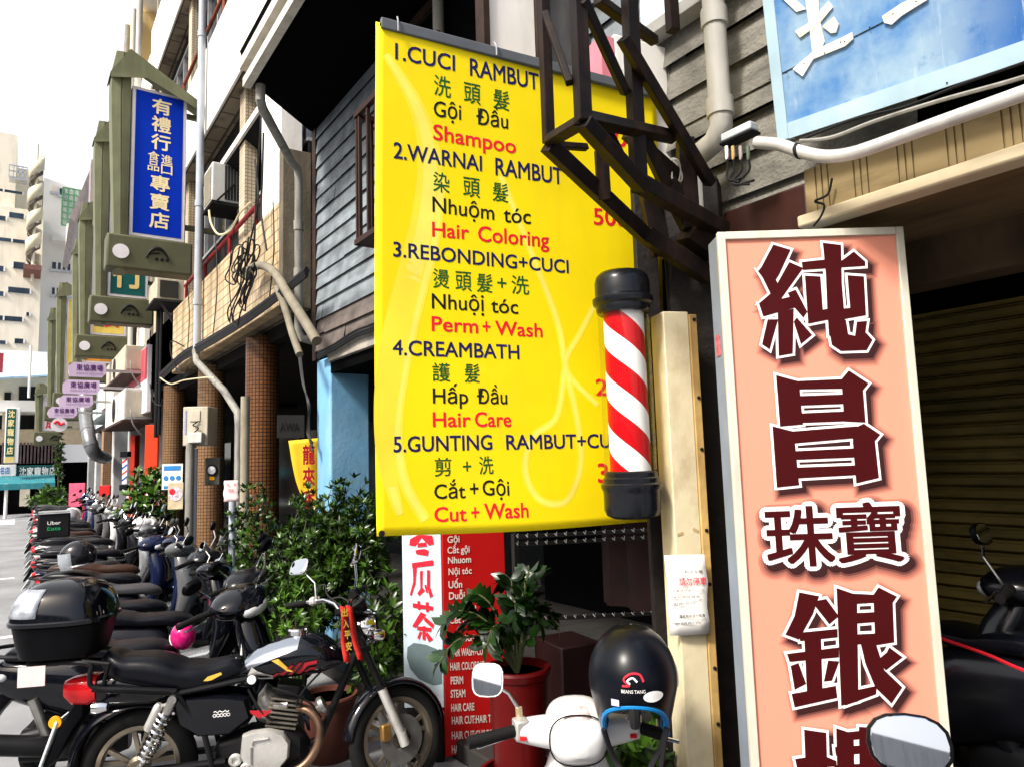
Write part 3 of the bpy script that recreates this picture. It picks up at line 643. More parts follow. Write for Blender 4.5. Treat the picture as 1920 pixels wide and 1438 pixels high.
# ================================================================== the row of green framed shop signs that stand out from the house fronts
olive = mat('olive_metal', (.125, .13, .075), .5, .0, var=.15, scale=3, dirt=(.22, .25, .15), damt=.35, dstretch=(4, 4, .5))
olive_dk = mat('olive_box', (.09, .092, .052), .5, var=.15, scale=3, dirt=(.12, .12, .09), damt=.35)
blue_panel = mat('blue_panel', (.002, .03, .42), .5, var=.06, scale=1, spec=.05)
green_panel = mat('green_panel', (.008, .09, .085), .45, var=.1)
yellow_panel = mat('yellow_panel', (.75, .58, .12), .5, var=.1, dirt=(.5, .38, .1), damt=.4)
white_panel = mat('white_panel', (.74, .72, .76), .5, var=.06, dirt=(.5, .45, .5), damt=.3)
gold_txt = mat('gold_letter', (.72, .55, .22), .45, var=.05); cream_txt = mat('cream_letter', (.85, .72, .42), .5, var=.04)
blk_txt = mat('black_letter', (.012, .012, .012), .5)
red_txt = mat('red_letter', (.62, .02, .04), .5, var=.05)
disc_m = mat('pale_disc', (.68, .66, .7), .5, var=.05)
def framed_sign(label, Y, x0, W, zb, H, panel, tx=None, tcol=None, post=.28, cap=True, tw=.3):
    """local: x to the right across the sign, z up, the face towards -y"""
    t = thing('framed_sign', label, 'sign', (x0, Y, zb), group='green framed signs standing out from the house fronts')
    q = MB(); q.bb((0, -.05, 0), (W, .2, H)); q.build('sign_box', white_panel, t, bevel=.01)
    q = MB(); q.bb((.05, -.056, .05), (W-.05, -.051, H-.05)); q.build('sign_panel', panel, t)
    # curved olive fin left of the box, tapering downwards
    q = MB(); n = 10; rg = []
    for k in range(n+1):
        u = k/n; zz = -.55+(H+1.0)*u; wdt = post*(.62+.38*min(1, u*1.25)); dp = .17
        if u > .93: wdt *= .8
        rg.append([(-.02, -.1, zz), (-wdt*.48, -.125, zz), (-wdt*.52, -.11, zz), (-wdt*.56, -.125, zz), (-wdt*.97, -.1, zz), (-wdt, -.06, zz), (-wdt, .2, zz), (-.02, .2, zz)])
    q.loft(rg); q.build('side_fin', olive, t)
    q = MB(); q.bb((-post, -.14, -.52), (W+.1, .22, -.02)); q.build('base_box', olive_dk, t, bevel=.03)
    q = MB(); q.lathe([(.0, 0), (.105, 0), (.105, .015), (0, .016)], 24, Matrix.Translation((-.1, -.141, -.28)) @ Matrix.Rotation(pi/2, 4, 'X')); q.build('round_badge', disc_m, t)
    q = MB()   # brush stroke emblem: a hat-like sweep over two dots
    q.tube([(.22+.3*u, -.152, -.33+.16*sin(pi*u)**.7) for u in [i/10 for i in range(11)]], [.008+.02*sin(pi*i/10) for i in range(11)], 6)
    for cx in (.36, .43, .5): q.ball((cx, -.146, -.33), (.028, .008, .026), 8, 5)
    q.tube([(.22, -.15, -.33), (.28, -.15, -.26), (.4, -.15, -.24)], .01, 5)
    q.build('emblem', blk_txt, t)
    if cap:   # peaked hood: two slopes in the plane of the sign
        q = MB(); z = H+.02; e = W+.22
        q.add([(-post-.02, -.22, z+.02), (-post*.2, -.26, z+.42), (e, -.2, z-.14), (-post-.02, .26, z+.02), (-post*.2, .26, z+.42), (e, .26, z-.14),
               (-post-.02, -.22, z-.06), (W*.22, -.24, z+.05), (e, -.2, z-.27)],
              [(1, 0, 3, 4), (2, 1, 4, 5), (0, 1, 7, 6), (1, 2, 8, 7)]); q.build('hood', olive, t, smooth=False, solid=.012)
    for zz in (.12*H, .9*H):
        q = MB(); q.bar((W, .08, zz), (W+.5, .1, zz), .07, .07); q.build('wall_arm', olive_dk, t)
    if tx:
        q = MB(); tx(q, W, H); q.build('lettering', tcol, t, smooth=False)
    return t
def t_blue(q, W, H):
    c = W*.53; s = .255; y = H-.12
    for ch in '有禮行': text_box(q, ch, c-s/2, y-.235, c+s/2, y, -.062, .022); y -= .28
    for i, ch in enumerate('食品'): text_box(q, ch, c-.17, y-.145-i*.155, c-.02, y-i*.155, -.062, .014)
    for i, ch in enumerate('進口'): text_box(q, ch, c+.01, y-.165-i*.155, c+.16, y-.02-i*.155, -.062, .014)
    y -= .36
    for ch in '專賣店': text_box(q, ch, c-s/2, y-.235, c+s/2, y, -.062, .022); y -= .285
pa = atY(240, 443, 11.3); pb_ = atY(345, 449, 11.3); pt_ = atY(235, 160, 11.3)
framed_sign('blue vertical shop sign with cream characters in an olive metal frame, nearest of its row', 11.3, pa.x, pb_.x-pa.x, pa.z, pt_.z-pa.z, blue_panel, t_blue, cream_txt)
def t_green(q, W, H):
    for i, ch in enumerate('泰和皮行'): text_box(q, ch, W*.12, H*(.77-.235*i), W*.88, H*(.96-.235*i), -.062, .03)
pa = atY(200, 556, 14.9); pb_ = atY(262, 558, 14.9)
framed_sign('dark green sign with gold characters in an olive frame, just behind the blue one', 14.9, pa.x, .68, pa.z, 2.9, green_panel, t_green, gold_txt, cap=True)
def t_none(q, W, H):
    for i, ch in enumerate('金銀樓'): text_box(q, ch, W*.2, H*(.68-.3*i), W*.8, H*(.93-.3*i), -.062, .03)
pa = atY(168, 628, 18.4)
framed_sign('yellow shop sign in an olive frame hanging below and behind the green one', 18.4, pa.x, .72, pa.z, 2.6, yellow_panel, t_none, red_txt)
for Y, px, py, lab, pan in ((21.8, 152, 680, 'olive framed sign with orange panel above the mauve street signs', mat('orange_panel', (.6, .25, .03), .5, var=.3, scale=8)),
                            (25.2, 120, 735, 'olive framed pale sign with a yellow panel seen only as a narrow fin', yellow_panel),
                            (28.6, 102, 760, 'olive framed sign showing a pale edge farthest down the row', white_panel)):
    pa = atY(px, py, Y); framed_sign(lab, Y, pa.x, .75, pa.z, 2.9, pan)
def t_red(q, W, H):
    for i, ch in enumerate('龍晟成'): text_box(q, ch, W*.22, H*(.7-.31*i), W*.86, H*(.95-.31*i), -.062, .04)
pa = atY(80, 808, 31.5); pb_ = atY(106, 808, 31.5)
framed_sign('white vertical sign with three red characters in an olive frame near the street end', 31.5, pa.x, pb_.x-pa.x, pa.z, atY(80, 742, 31.5).z-pa.z, white_panel, t_red, red_txt)
# mauve street name signs
mauve = mat('mauve_panel', (.62, .48, .68), .45, var=.05, dirt=(.75, .65, .78), damt=.3); purple_txt = mat('purple_letter', (.09, .02, .14), .5); purple2 = mat('light_purple_letter', (.33, .25, .42), .5)
for i, (x0, x1, y0, y1_, Y) in enumerate(((128, 200, 682, 706, 15.6), (117, 188, 714, 738, 16.8), (110, 175, 742, 763, 18.2), (90, 145, 763, 783, 21.))):
    p, r = atY(x0, y1_, Y), atY(x1, y0, Y); W, H = r.x-p.x, r.z-p.z
    t = thing('street_sign', ['mauve bilingual street sign, topmost and nearest of four', 'mauve bilingual street sign second from the top of four', 'mauve bilingual street sign third from the top of four', 'mauve bilingual street sign, smallest and lowest of four'][i], 'sign', (p.x, Y, p.z), group='mauve street signs')
    q = MB(); c = W*.12; q.prism([(c*.3, 0), (W-c, 0), (W, H*.3), (W-c*.2, H), (c, H), (0, H*.72), (0, H*.2)], -.03, .03); q.build('sign_board', mauve, t, smooth=False)
    q = MB(); 
    for k, ch in enumerate('東協廣場'): text_box(q, ch, W*(.2+.18*k), H*.42, W*(.355+.18*k), H*.86, -.034, .02)
    q.build('lettering', purple_txt, t, smooth=False)
    q = MB(); text_box(q, 'ASEAN SQUARE', W*.2, H*.13, W*.9, H*.32, -.034, .01); q.build('small_lettering', purple2, t, smooth=False)
    q = MB(); q.bar((W, 0, H*.5), (W+.7, .05, H*.5), .05); q.build('bracket', alu, t)
# white notice board with red heading on the parapet of the next house
p, r = atX(246, 830, 2.1), atX(286, 640, 2.1)
t = thing('fascia_sign', 'slanting red and white shop board fixed along the balcony beside the grey pipes', 'sign', (2.1, p.y, p.z))
H = atX(266, 665, 2.1).z-atX(266, 780, 2.1).z; z0 = atX(266, 780, 2.1).z
q = MB(); q.bb((2.02, r.y, z0), (2.1, p.y, z0+H)); q.build('sign_board', white_panel, t, True, bevel=.01)
q = MB(); q.bb((2.012, r.y+.02, z0+H*.5), (2.019, p.y-.02, z0+H*.98)); q.build('red_panel', mat('faded_red', (.5, .06, .09), .5, var=.3, scale=6, dirt=(.7, .4, .4), damt=.5), t, True)
# ================================================================== helpers for flat signs: local frame x along the board, z up, face to -y
def board(name, label, cat, pL, pR, group=None):
    """pL, pR: two points of the lower (or upper) edge; the thing stands at pL turned towards pR"""
    d = Vector((pR.x-pL.x, pR.y-pL.y, 0)); return thing(name, label, cat, pL, xdir=(d.x, d.y), group=group), d.length
def locf(t):
    M = MXW[t.name]; n = M.to_3x3() @ Vector((0, 1, 0)); p = M.translation; I = M.inverted()
    def f(px, py): v = I @ atP(px, py, p, n); return (v.x, v.z)
    return f

# ================================================================== yellow price banner
yel = mat('banner_yellow', (.88, .69, .003), .5, var=.05, scale=2.2, bump=.22, bscale=5, spec=.2, dirt=(.7, .5, .02), damt=.25, dstretch=(2, 2, .6))
yel2 = mat('banner_pale_yellow', (.9, .78, .12), .55, var=.1, scale=5, spec=.2); yel3 = mat('banner_soft_yellow', (.89, .735, .045), .55, var=.1, scale=5, spec=.2)
navy = mat('navy_letter', (.014, .012, .09), .5); dgreen = mat('green_letter', (.01, .09, .02), .5); redt = mat('banner_red_letter', (.75, .015, .03), .5)
L0 = atd(707, 1005, 2.35); Rr = atd(1250, 973, 2.885)
bn, BW = board('banner', 'large yellow hair salon price banner with blue, black and red writing', 'banner', L0, Rr)
bl = locf(bn); BH = 1.82
def wave(x, z): return .012*sin(3.1*x+.8)*sin(1.7*z+.5)+.006*sin(9*x+2.5*z)*max(0, 1-z/1.2)+.01*sin(2.2*z)*(1-x/1.2)
corner = [bl(707, 1005), bl(1250, 973), bl(1231, 178), bl(703, 45)]
def bpt(u, v):
    a = [corner[0][i]*(1-u)+corner[1][i]*u for i in (0, 1)]; b = [corner[3][i]*(1-u)+corner[2][i]*u for i in (0, 1)]
    x, z = a[0]*(1-v)+b[0]*v, a[1]*(1-v)+b[1]*v
    if v < .2: z += (.2-v)*.06*sin(pi*u)*-1
    return x, z
q = MB(); nu, nv = 40, 56; vs = []
for j in range(nv+1):
    for i in range(nu+1): x, z = bpt(i/nu, j/nv); vs.append((x, wave(x, z), z))
q.add(vs, [(j*(nu+1)+i, j*(nu+1)+i+1, (j+1)*(nu+1)+i+1, (j+1)*(nu+1)+i) for j in range(nv) for i in range(nu)])
q.build('banner_cloth', yel, bn, solid=.003)
# pale scissors printed behind the writing
q = MB()
RB = [0]
def ribbon(pts, w, closed=False):
    n = len(pts); V = []
    for i in range(n):
        a = Vector(pts[max(0, i-1)]); b = Vector(pts[min(n-1, i+1)]); d = (b-a).normalized(); nn = Vector((-d.y, d.x))
        ww = w[i] if isinstance(w, list) else w
        for s in (-1, 1): p = Vector(pts[i])+nn*ww*s/2; V.append((p.x, wave(p.x, p.y)-.0018-.0001*RB[0], p.y))
    q.add(V, [(2*i, 2*i+1, 2*i+3, 2*i+2) for i in range(n-1)])
for RB[0], kk, ym in ((0, 1.9, yel3), (1, 1.0, yel2)):
    q = MB()
    A = smooth([bl(*p) for p in ((722, 105), (780, 200), (806, 290), (802, 400), (776, 520), (745, 640), (728, 760), (728, 870), (752, 965))]); ribbon(A, [kk*(.016+.045*sin(pi*i/(len(A)-1))) for i in range(len(A))])
    A = smooth([bl(*p) for p in ((830, 330), (815, 460), (785, 580), (760, 700), (748, 800), (760, 900), (800, 975))]); ribbon(A, kk*.022)
    A = smooth([bl(*p) for p in ((940, 330), (1000, 480), (1045, 600), (1062, 690), (1085, 800), (1088, 880), (1060, 940), (1010, 935), (985, 880), (1000, 820), (1045, 780), (1060, 690))]); ribbon(A, kk*.016)
    A = smooth([bl(*p) for p in ((1130, 540), (1090, 620), (1062, 690), (1120, 760))]); ribbon(A, kk*.014)
    q.build('printed_scissors', ym, bn, smooth=False)
def TL(q, s, x0, y0, x1, y1, yt, off=.012): text_line(q, s, bl(x0, y0), bl(x1, y1), bl(x0, yt)[1]-bl(x0, y0)[1], -.0024, off, wave)
def TB(q, s, x0, y0, x1, y1, off=.008):
    a, b, c = bl(x0, y1), bl(x1, y1), bl(x0, y0); text_box(q, s, a[0], a[1], b[0], c[1], -.0024, off, wave)
q = MB()
for a in (('1.CUCI', 740, 114, 851, 136, 85), ('RAMBUT', 880, 144, 1009, 171, 113), ('2.WARNAI', 739, 296, 904, 321, 267), ('RAMBUT', 930, 328, 1055, 347, 297), ('3.REBONDING+CUCI', 740, 479, 1066, 513, 452),
          ('4.CREAMBATH', 740, 664, 976, 673, 636), ('5.GUNTING', 741, 847, 924, 842, 818), ('RAMBUT+CUCI', 951, 842, 1172, 838, 815)): TL(q, *a, off=.018)
q.build('blue_lettering', navy, bn, smooth=False)
q = MB()
for a in (('洗', 813, 142, 844, 180), ('頭', 869, 156, 900, 193), ('髮', 924, 168, 954, 204), ('染', 814, 321, 844, 358), ('頭', 870, 331, 901, 367), ('髮', 925, 341, 954, 376),
          ('燙', 815, 502, 845, 538), ('頭', 857, 507, 887, 543), ('髮', 897, 511, 926, 546), ('+', 935, 520, 952, 538), ('洗', 962, 515, 994, 550), ('護', 814, 679, 847, 714), ('髮', 874, 681, 902, 716),
          ('剪', 818, 858, 849, 893), ('+', 870, 865, 885, 883), ('洗', 900, 855, 926, 889)): TB(q, *a)
q.build('green_lettering', dgreen, bn, smooth=False)
q = MB()
for a in (('Gội', 813, 219, 864, 226, 191), ('Đầu', 893, 234, 952, 243, 206), ('Nhuộm', 813, 396, 928, 412, 368), ('tóc', 946, 416, 996, 420, 388), ('Nhuộị', 813, 577, 910, 583, 549), ('tóc', 924, 585, 974, 588, 558),
          ('Hấp', 815, 755, 880, 756, 727), ('Đầu', 897, 756, 953, 757, 729), ('Cắt', 817, 935, 874, 933, 908), ('+', 883, 931, 898, 930, 902), ('Gội', 906, 928, 955, 928, 900)): TL(q, *a)
q.build('black_lettering', blk_txt, bn, smooth=False)
q = MB()
for a in (('Shampoo', 813, 262, 967, 289, 234), ('Hair', 813, 442, 881, 448, 415), ('Coloring', 899, 451, 1030, 464, 423), ('Perm', 813, 619, 899, 624, 592), ('+', 908, 625, 922, 626, 598), ('Wash', 932, 627, 1019, 632, 601),
          ('Hair', 815, 799, 884, 799, 772), ('Care', 893, 799, 960, 799, 772), ('Cut', 817, 978, 876, 976, 951), ('+', 885, 975, 899, 974, 947), ('Wash', 909, 972, 990, 969, 944),
          ('300', 1128, 272, 1200, 280, 241), ('500', 1113, 422, 1174, 427, 392), ('250', 1117, 741, 1182, 744, 711), ('300', 1122, 904, 1190, 902, 869)): TL(q, *a, off=.018)
q.build('red_lettering', redt, bn, smooth=False)
grey_bar = mat('grey_batten', (.10, .11, .125), .5, var=.15)
a, b = bl(712, 44), bl(1233, 178)
q = MB(); q.bar((a[0], -.012, a[1]-.008), (b[0], -.012, b[1]-.008), .02, .042); q.build('top_batten', grey_bar, bn, bevel=.004)
q = MB()
for px, py in ((716, 1000), (715, 52)):
    x, z = bl(px, py); q.add([(x+.011*cos(k*pi/6), wave(x, z)-.004, z+.011*sin(k*pi/6)) for k in range(12)], [tuple(range(12))])
q.build('eyelet', blk_txt, bn)
q = MB()
for px, py in ((742, 52), (925, 98)): x, z = bl(px, py); q.tube([(x, -.03, z-.03), (x, -.03, z+.01), (x+.01, .01, z+.05)], .003, 5)
q.build('wire_tie', alu, bn)

# ================================================================== barber pole
bpm = bpy.data.materials.new('barber_stripes'); bpm.use_nodes = True; t = bpm.node_tree; L = t.links.new; b = t.nodes['Principled BSDF']
tc = NN(t, 'ShaderNodeTexCoord'); sp = NN(t, 'ShaderNodeSeparateXYZ'); L(tc.outputs['Object'], sp.inputs[0])
an = NN(t, 'ShaderNodeMath', operation='ARCTAN2'); L(sp.outputs[1], an.inputs[0]); L(sp.outputs[0], an.inputs[1])
a1 = NN(t, 'ShaderNodeMath', operation='MULTIPLY'); L(an.outputs[0], a1.inputs[0]); a1.inputs[1].default_value = 2/(2*pi)
a2 = NN(t, 'ShaderNodeMath', operation='MULTIPLY'); L(sp.outputs[2], a2.inputs[0]); a2.inputs[1].default_value = 1/.188
a3 = NN(t, 'ShaderNodeMath', operation='ADD'); L(a1.outputs[0], a3.inputs[0]); L(a2.outputs[0], a3.inputs[1])
a4 = NN(t, 'ShaderNodeMath', operation='ADD'); L(a3.outputs[0], a4.inputs[0]); a4.inputs[1].default_value = 10.35
a5 = NN(t, 'ShaderNodeMath', operation='FRACT'); L(a4.outputs[0], a5.inputs[0])
a6 = NN(t, 'ShaderNodeMath', operation='GREATER_THAN'); L(a5.outputs[0], a6.inputs[0]); a6.inputs[1].default_value = .5
mx = NN(t, 'ShaderNodeMix', data_type='RGBA'); L(a6.outputs[0], mx.inputs[0]); mx.inputs[6].default_value = (.85, .85, .85, 1); mx.inputs[7].default_value = (.5, .004, .008, 1); L(mx.outputs[2], b.inputs['Base Color']); b.inputs['Roughness'].default_value = .3; b.inputs['Specular IOR Level'].default_value = .1
capm = mat('black_cap', (.006, .007, .01), .25, var=.1, scale=5, spec=.4)
p0 = atd(1185, 925, 2.5); BPX, BPY = p0.x, p0.y
zb = p0.z; ztop = atd(1158, 500, 2.5).z
bp = thing('barber_pole', 'red and white striped barber pole with black caps and a clear tube', 'barber pole', (BPX, BPY, zb), 0)
hh = ztop-zb; ztop_tube = hh-.15
q = MB(); q.lathe([(.0, -.085), (.07, -.085), (.092, -.075), (.1, -.055), (.1, .0), (.102, .012), (.108, .022), (.108, .034), (.1, .04), (.1, .055), (.094, .06), (.094, .075), (.088, .08), (0, .081)], 40); q.build('bottom_cap', capm, bp)
q = MB(); q.lathe([(.0, ztop_tube-.006), (.09, ztop_tube-.006), (.096, ztop_tube), (.098, ztop_tube+.01), (.098, ztop_tube+.022), (.108, ztop_tube+.03), (.11, ztop_tube+.04), (.11, ztop_tube+.05), (.1, ztop_tube+.058), (.1, ztop_tube+.075), (.1, hh-.04), (.094, hh-.018), (.08, hh-.004), (.06, hh), (0, hh)], 40); q.build('top_cap', capm, bp)
q = MB(); q.lathe([(.073, .08), (.073, ztop_tube)], 48); q.build('striped_cylinder', bpm, bp)
q = MB(); q.lathe([(.093, .082), (.093, ztop_tube-.001)], 48); q.build('clear_tube', glass('clear_acrylic'), bp)
q = MB(); q.bar((.085, .02, .0), (.15, .06, .0), .06, .07); q.bar((.085, .02, ztop_tube+.03), (.15, .06, ztop_tube+.03), .05, .06); q.build('bracket', black, bp, bevel=.004)

# ================================================================== posts
crm = mat('cream_post_paint', (.64, .56, .37), .6, var=.1, scale=3, bump=.2, bscale=18, dirt=(.3, .21, .09), damt=.6, dstretch=(3.5, 3.5, 2.4))
pl_, pr_ = atd(1243, 590, 2.55), atd(1303, 585, 2.58)
cp, cw = board('post', 'peeling cream painted post with screw heads beside the barber pole', 'post', Vector((pl_.x, pl_.y, 0)), Vector((pr_.x, pr_.y, 0)))
zt = atd(1270, 583, 2.55).z
q = MB(); q.bb((0, 0, 0), (cw*.78, .11, zt)); q.build('post_body', crm, cp, bevel=.004)
q = MB(); q.bb((cw*.782, -.006, 0), (cw*1.02, .1, zt-.01)); q.build('edge_strip', mat('aged_wood_edge', (.5, .33, .12), .7, var=.3, scale=6, bump=.3, dirt=(.12, .06, .02), damt=.7), cp, bevel=.003)
q = MB()
for k in range(8): q.lathe([(0, 0), (.007, .0), (.006, .004), (0, .005)], 8, Matrix.Translation((cw*.93, -.006, zt-.03-k*.235-.05*(k % 2))) @ Matrix.Rotation(pi/2, 4, 'X'))
q.build('screw', blk_txt, cp)
q = MB(); tp = mat('old_tape', (.36, .26, .12), .6, var=.3)
for x, z, a in ((.02, 1.42, .3), (.08, 1.43, -.5), (.035, 1.22, .6), (.085, 1.23, -.4), (.03, 1.17, -.4), (.09, 1.165, .6)):
    c, s = cos(a), sin(a); q.add([(x+c*u-s*v, -.0015, z+s*u+c*v) for u, v in ((-.012, -.005), (.012, -.005), (.012, .005), (-.012, .005))], [(0, 1, 2, 3)])
q.build('tape_scrap', tp, cp, smooth=False)
bpost = mat('black_wood_post', (.011, .008, .007), .65, var=.4, scale=10, bump=.5, spec=.25)
pa, pb = atd(1252, 600, 2.8), atd(1346, 600, 2.72)
t, wd = board('post', 'tall blackened timber post between the cream post and the pink sign', 'post', Vector((pa.x, pa.y, 0)), Vector((pb.x, pb.y, 0)))
q = MB(); q.bb((0, 0, 0), (wd+.03, .12, atd(1320, 300, 2.62).z)); q.build('post_body', bpost, t, bevel=.004)
pa, pb = atd(1204, 700, 2.72), atd(1246, 700, 2.72)
t, wd = board('post', 'slim black post carrying the barber pole behind its right side', 'post', Vector((pa.x, pa.y, 0)), Vector((pb.x, pb.y, 0)))
q = MB(); q.bb((0, 0, 0), (wd, .06, atd(1220, 330, 2.72).z)); q.build('post_body', bpost, t, bevel=.004)

# ================================================================== iron truss overhead
iron = mat('brown_iron_bar', (.011, .007, .006), .55, var=.45, scale=9, bump=.2, dirt=(.07, .03, .017), damt=.5, dstretch=(6, 6, 1.5))
tr = thing('sign_truss', 'dark rusty iron lattice frame hanging over the yellow banner', 'truss', atd(1200, 400, 2.45))
def tb(a, b, w, h=None, za=2.2, zb=2.2, nm='truss_bar'):
    q = MB(); A, B = atd(*a, za), atd(*b, zb); q.bar(A, B, w, h or w, up=(.6, .78, 0)); q.build(nm, iron, tr, True, bevel=.003)
def leg_(px, py, z, w, ztop=4.6):
    P = atd(px, py, z); q = MB(); q.box((P.x, P.y, (P.z+ztop)/2), (w, w, ztop-P.z), R(-12)); q.build('truss_leg', iron, tr, True, bevel=.003); return P
A_ = leg_(1094, 230, 2.1, .042); B_ = leg_(1029, 268, 2.3, .034); C_ = leg_(1199, 360, 2.35, .045); D_ = leg_(1262, 60, 2.65, .04)
tb((1029, 266), (1096, 226), .03, .04, 2.3, 2.1); tb((1043, 273), (1100, 277), .022, .022, 2.32, 2.4)
tb((1100, 223), (1264, 258), .036, .04, 2.1, 2.55); tb((1093, 0), (1173, 175), .028, .03, 2.12, 2.38); tb((1022, 25), (1068, 157), .022, .022, 2.3, 2.12)
tb((1168, 72), (1332, 345), .034, .045, 2.3, 2.6); tb((1092, 228), (1205, 352), .04, .06, 2.1, 2.3); tb((1200, 345), (1356, 432), .05, .06, 2.35, 2.6)
tb((1027, 272), (1212, 445), .05, .05, 2.3, 2.62); tb((1210, 440), (1330, 520), .06, .06, 2.62, 2.68); tb((1205, 255), (1250, 350), .04, .045, 2.45, 2.55); tb((1284, 262), (1296, 430), .06, .06, 2.62, 2.62)
tb((1120, 0), (1228, 78), .03, .035, 2.4, 2.65); tb((1127, 282), (1133, 376), .045, .05, 2.42, 2.45); tb((1290, 430), (1345, 470), .09, .1, 2.62, 2.66); tb((1130, 235), (1180, 330), .035, .035, 2.35, 2.5)
tb((1176, 250), (1268, 330), .04, .05, 2.5, 2.62); tb((1215, 350), (1240, 480), .07, .07, 2.68, 2.7); tb((1250, 340), (1300, 440), .06, .06, 2.6, 2.66)
# ---------------- upper sign boxes behind the truss
wbx = mat('white_sign_face', (.8, .79, .76), .5, var=.04, dirt=(.55, .5, .42), damt=.4)
pk2 = mat('faded_pink_face', (.62, .2, .25), .5, var=.1, dirt=(.75, .6, .6), damt=.4)
pL, pR = atd(1165, 340, 3.0), atd(1263, 345, 3.12)
t, wd = board('sign_box', 'blank white sign box behind the iron lattice with a faded pink left face', 'sign', pL, pR)
lf = locf(t); ztop = lf(1220, 82)[1]
q = MB(); q.bb((0, 0, 0), (wd, .22, ztop)); q.build('box_body', wbx, t, bevel=.005)
q = MB(); q.bb((wd+.001, -.01, -.02), (wd+.03, .23, ztop+.01)); q.build('edge_frame', mat('grey_edge', (.13, .13, .12), .5, var=.2), t)
q = MB(); q.bb((-.07, .0, .35*ztop), (-.002, .2, ztop*.97)); q.build('pink_face', pk2, t)
pL, pR = atd(906, 150, 3.3), atd(1165, 190, 3.75)
t, wd = board('panel_sign', 'dark framed hanging sign with one white and one grey panel above the banner', 'sign', pL, pR)
q = MB(); 
for x in (0, wd*.36, wd-.03): q.bb((x, -.02, 0), (x+.035, .06, 1.5))
q.build('upright', dark_wood, t, bevel=.003)
q = MB(); q.bb((.036, .0, 0), (wd*.36-.002, .04, 1.5)); q.build('white_panel', wbx, t)
q = MB(); q.bb((wd*.36+.036, .0, 0), (wd-.032, .04, 1.5)); q.build('grey_panel', mat('smoked_panel', (.07, .07, .075), .4, var=.3, scale=3, dirt=(.2, .19, .18), damt=.4), t)
# pale blue awning panel over the weathered boards
pbl = mat('pale_blue_sheet', (.62, .76, .86), .5, var=.06, scale=2, dirt=(.8, .82, .82), damt=.4)
ya, yb = atX(1206, 66, 2.28).y, 1.25; za = atX(1270, 40, 2.28).z
t = thing('awning', 'pale blue sheet awning with a grey lower edge above the white pipe', 'awning', (2.28, (ya+yb)/2, za))
q = MB(); q.bb((2.27, yb, za+.06), (2.32, ya, 4.9)); q.build('sheet', pbl, t, True)
q = MB(); q.bb((2.255, yb, za), (2.345, ya+.01, za+.058)); q.build('edge_trim', mat('grey_trim', (.3, .3, .28), .7, var=.2, dirt=(.1, .1, .1)), t, True, bevel=.004)

# ================================================================== weathered blue sign at the top right
bs = bpy.data.materials.new('worn_blue_paint'); bs.use_nodes = True; t = bs.node_tree; L = t.links.new; b = t.nodes['Principled BSDF']; b.inputs['Roughness'].default_value = .45
tc = NN(t, 'ShaderNodeTexCoord'); sp = NN(t, 'ShaderNodeSeparateXYZ'); L(tc.outputs['Object'], sp.inputs[0])
def nz(sc_, det, stretch=None, rough_=.6):
    n = NN(t, 'ShaderNodeTexNoise'); n.inputs['Scale'].default_value = sc_; n.inputs['Detail'].default_value = det; n.inputs['Roughness'].default_value = rough_
    if stretch: mp_ = NN(t, 'ShaderNodeMapping'); mp_.inputs['Scale'].default_value = stretch; L(tc.outputs['Object'], mp_.inputs[0]); L(mp_.outputs[0], n.inputs['Vector'])
    else: L(tc.outputs['Object'], n.inputs['Vector'])
    return n.outputs[0]
def mr(v, a_, b_, c_=0., d_=1.):
    n = NN(t, 'ShaderNodeMapRange'); n.inputs[1].default_value = a_; n.inputs[2].default_value = b_; n.inputs[3].default_value = c_; n.inputs[4].default_value = d_; L(v, n.inputs[0]); return n.outputs[0]
def mxc(f_, a_, b_):
    n = NN(t, 'ShaderNodeMix', data_type='RGBA'); L(f_, n.inputs[0])
    for sock, v in ((6, a_), (7, b_)):
        if isinstance(v, tuple): n.inputs[sock].default_value = v+(1,)
        else: L(v, n.inputs[sock])
    return n.outputs[2]
def mul(a_, b_, op='MULTIPLY'):
    n = NN(t, 'ShaderNodeMath', operation=op); L(a_, n.inputs[0]); L(b_, n.inputs[1]); return n.outputs[0]
base_ = mxc(mr(nz(3.2, 8), .4, .62), (.07, .2, .44), (.3, .43, .53))
base_ = mxc(mr(nz(14, 8), .58, .72, 0, .7), base_, (.03, .14, .38))
deep = mul(mr(sp.outputs[0], .42, .75), mr(nz(5, 9, (1, 1, .7)), .36, .5))
base_ = mxc(deep, base_, (.006, .085, .32))
drip = mul(mr(nz(1, 10, (26, 26, 3.2), .8), .57, .66, 0, .8), mr(nz(3, 3), .42, .6))
base_ = mxc(drip, base_, (.42, .52, .6))
L(base_, b.inputs['Base Color']); b.inputs['Specular IOR Level'].default_value = .2
P0, P1 = atX(1466, 262, 2.08), atX(1920, 112, 2.08); P2 = atY(1415, 0, P0.y)
ux = (P1-P0).normalized(); uz = (P2-P0); uz = (uz-ux*uz.dot(ux)).normalized(); un = uz.cross(ux)
bst = thing('shop_sign', 'weathered sky blue shop sign with peeling white characters, overhead at top right', 'sign', P0)
Mb = Matrix((ux, un, uz)).transposed().to_4x4(); bst.rotation_euler = Mb.to_euler(); Mb.translation = P0; MXW[bst.name] = Mb
bi = locf(bst)
q = MB(); q.bb((0, 0, 0), (1.6, .03, 1.7)); q.build('sign_board', bs, bst)
q = MB(); q.bb((-.012, -.006, -.004), (.028, .034, 1.7)); q.bb((.029, -.006, -.006), (1.6, -.0005, .045)); q.build('edge_trim', mat('pale_trim', (.36, .5, .58), .5, var=.15, dirt=(.5, .58, .6), damt=.5), bst)
a, b = bi(1442, 151), bi(1740, 0)
q = MB(); q.bar((a[0], -.0015, a[1]), (b[0], -.0015, b[1]), .002, .0022); q.build('panel_seam', blk_txt, bst)
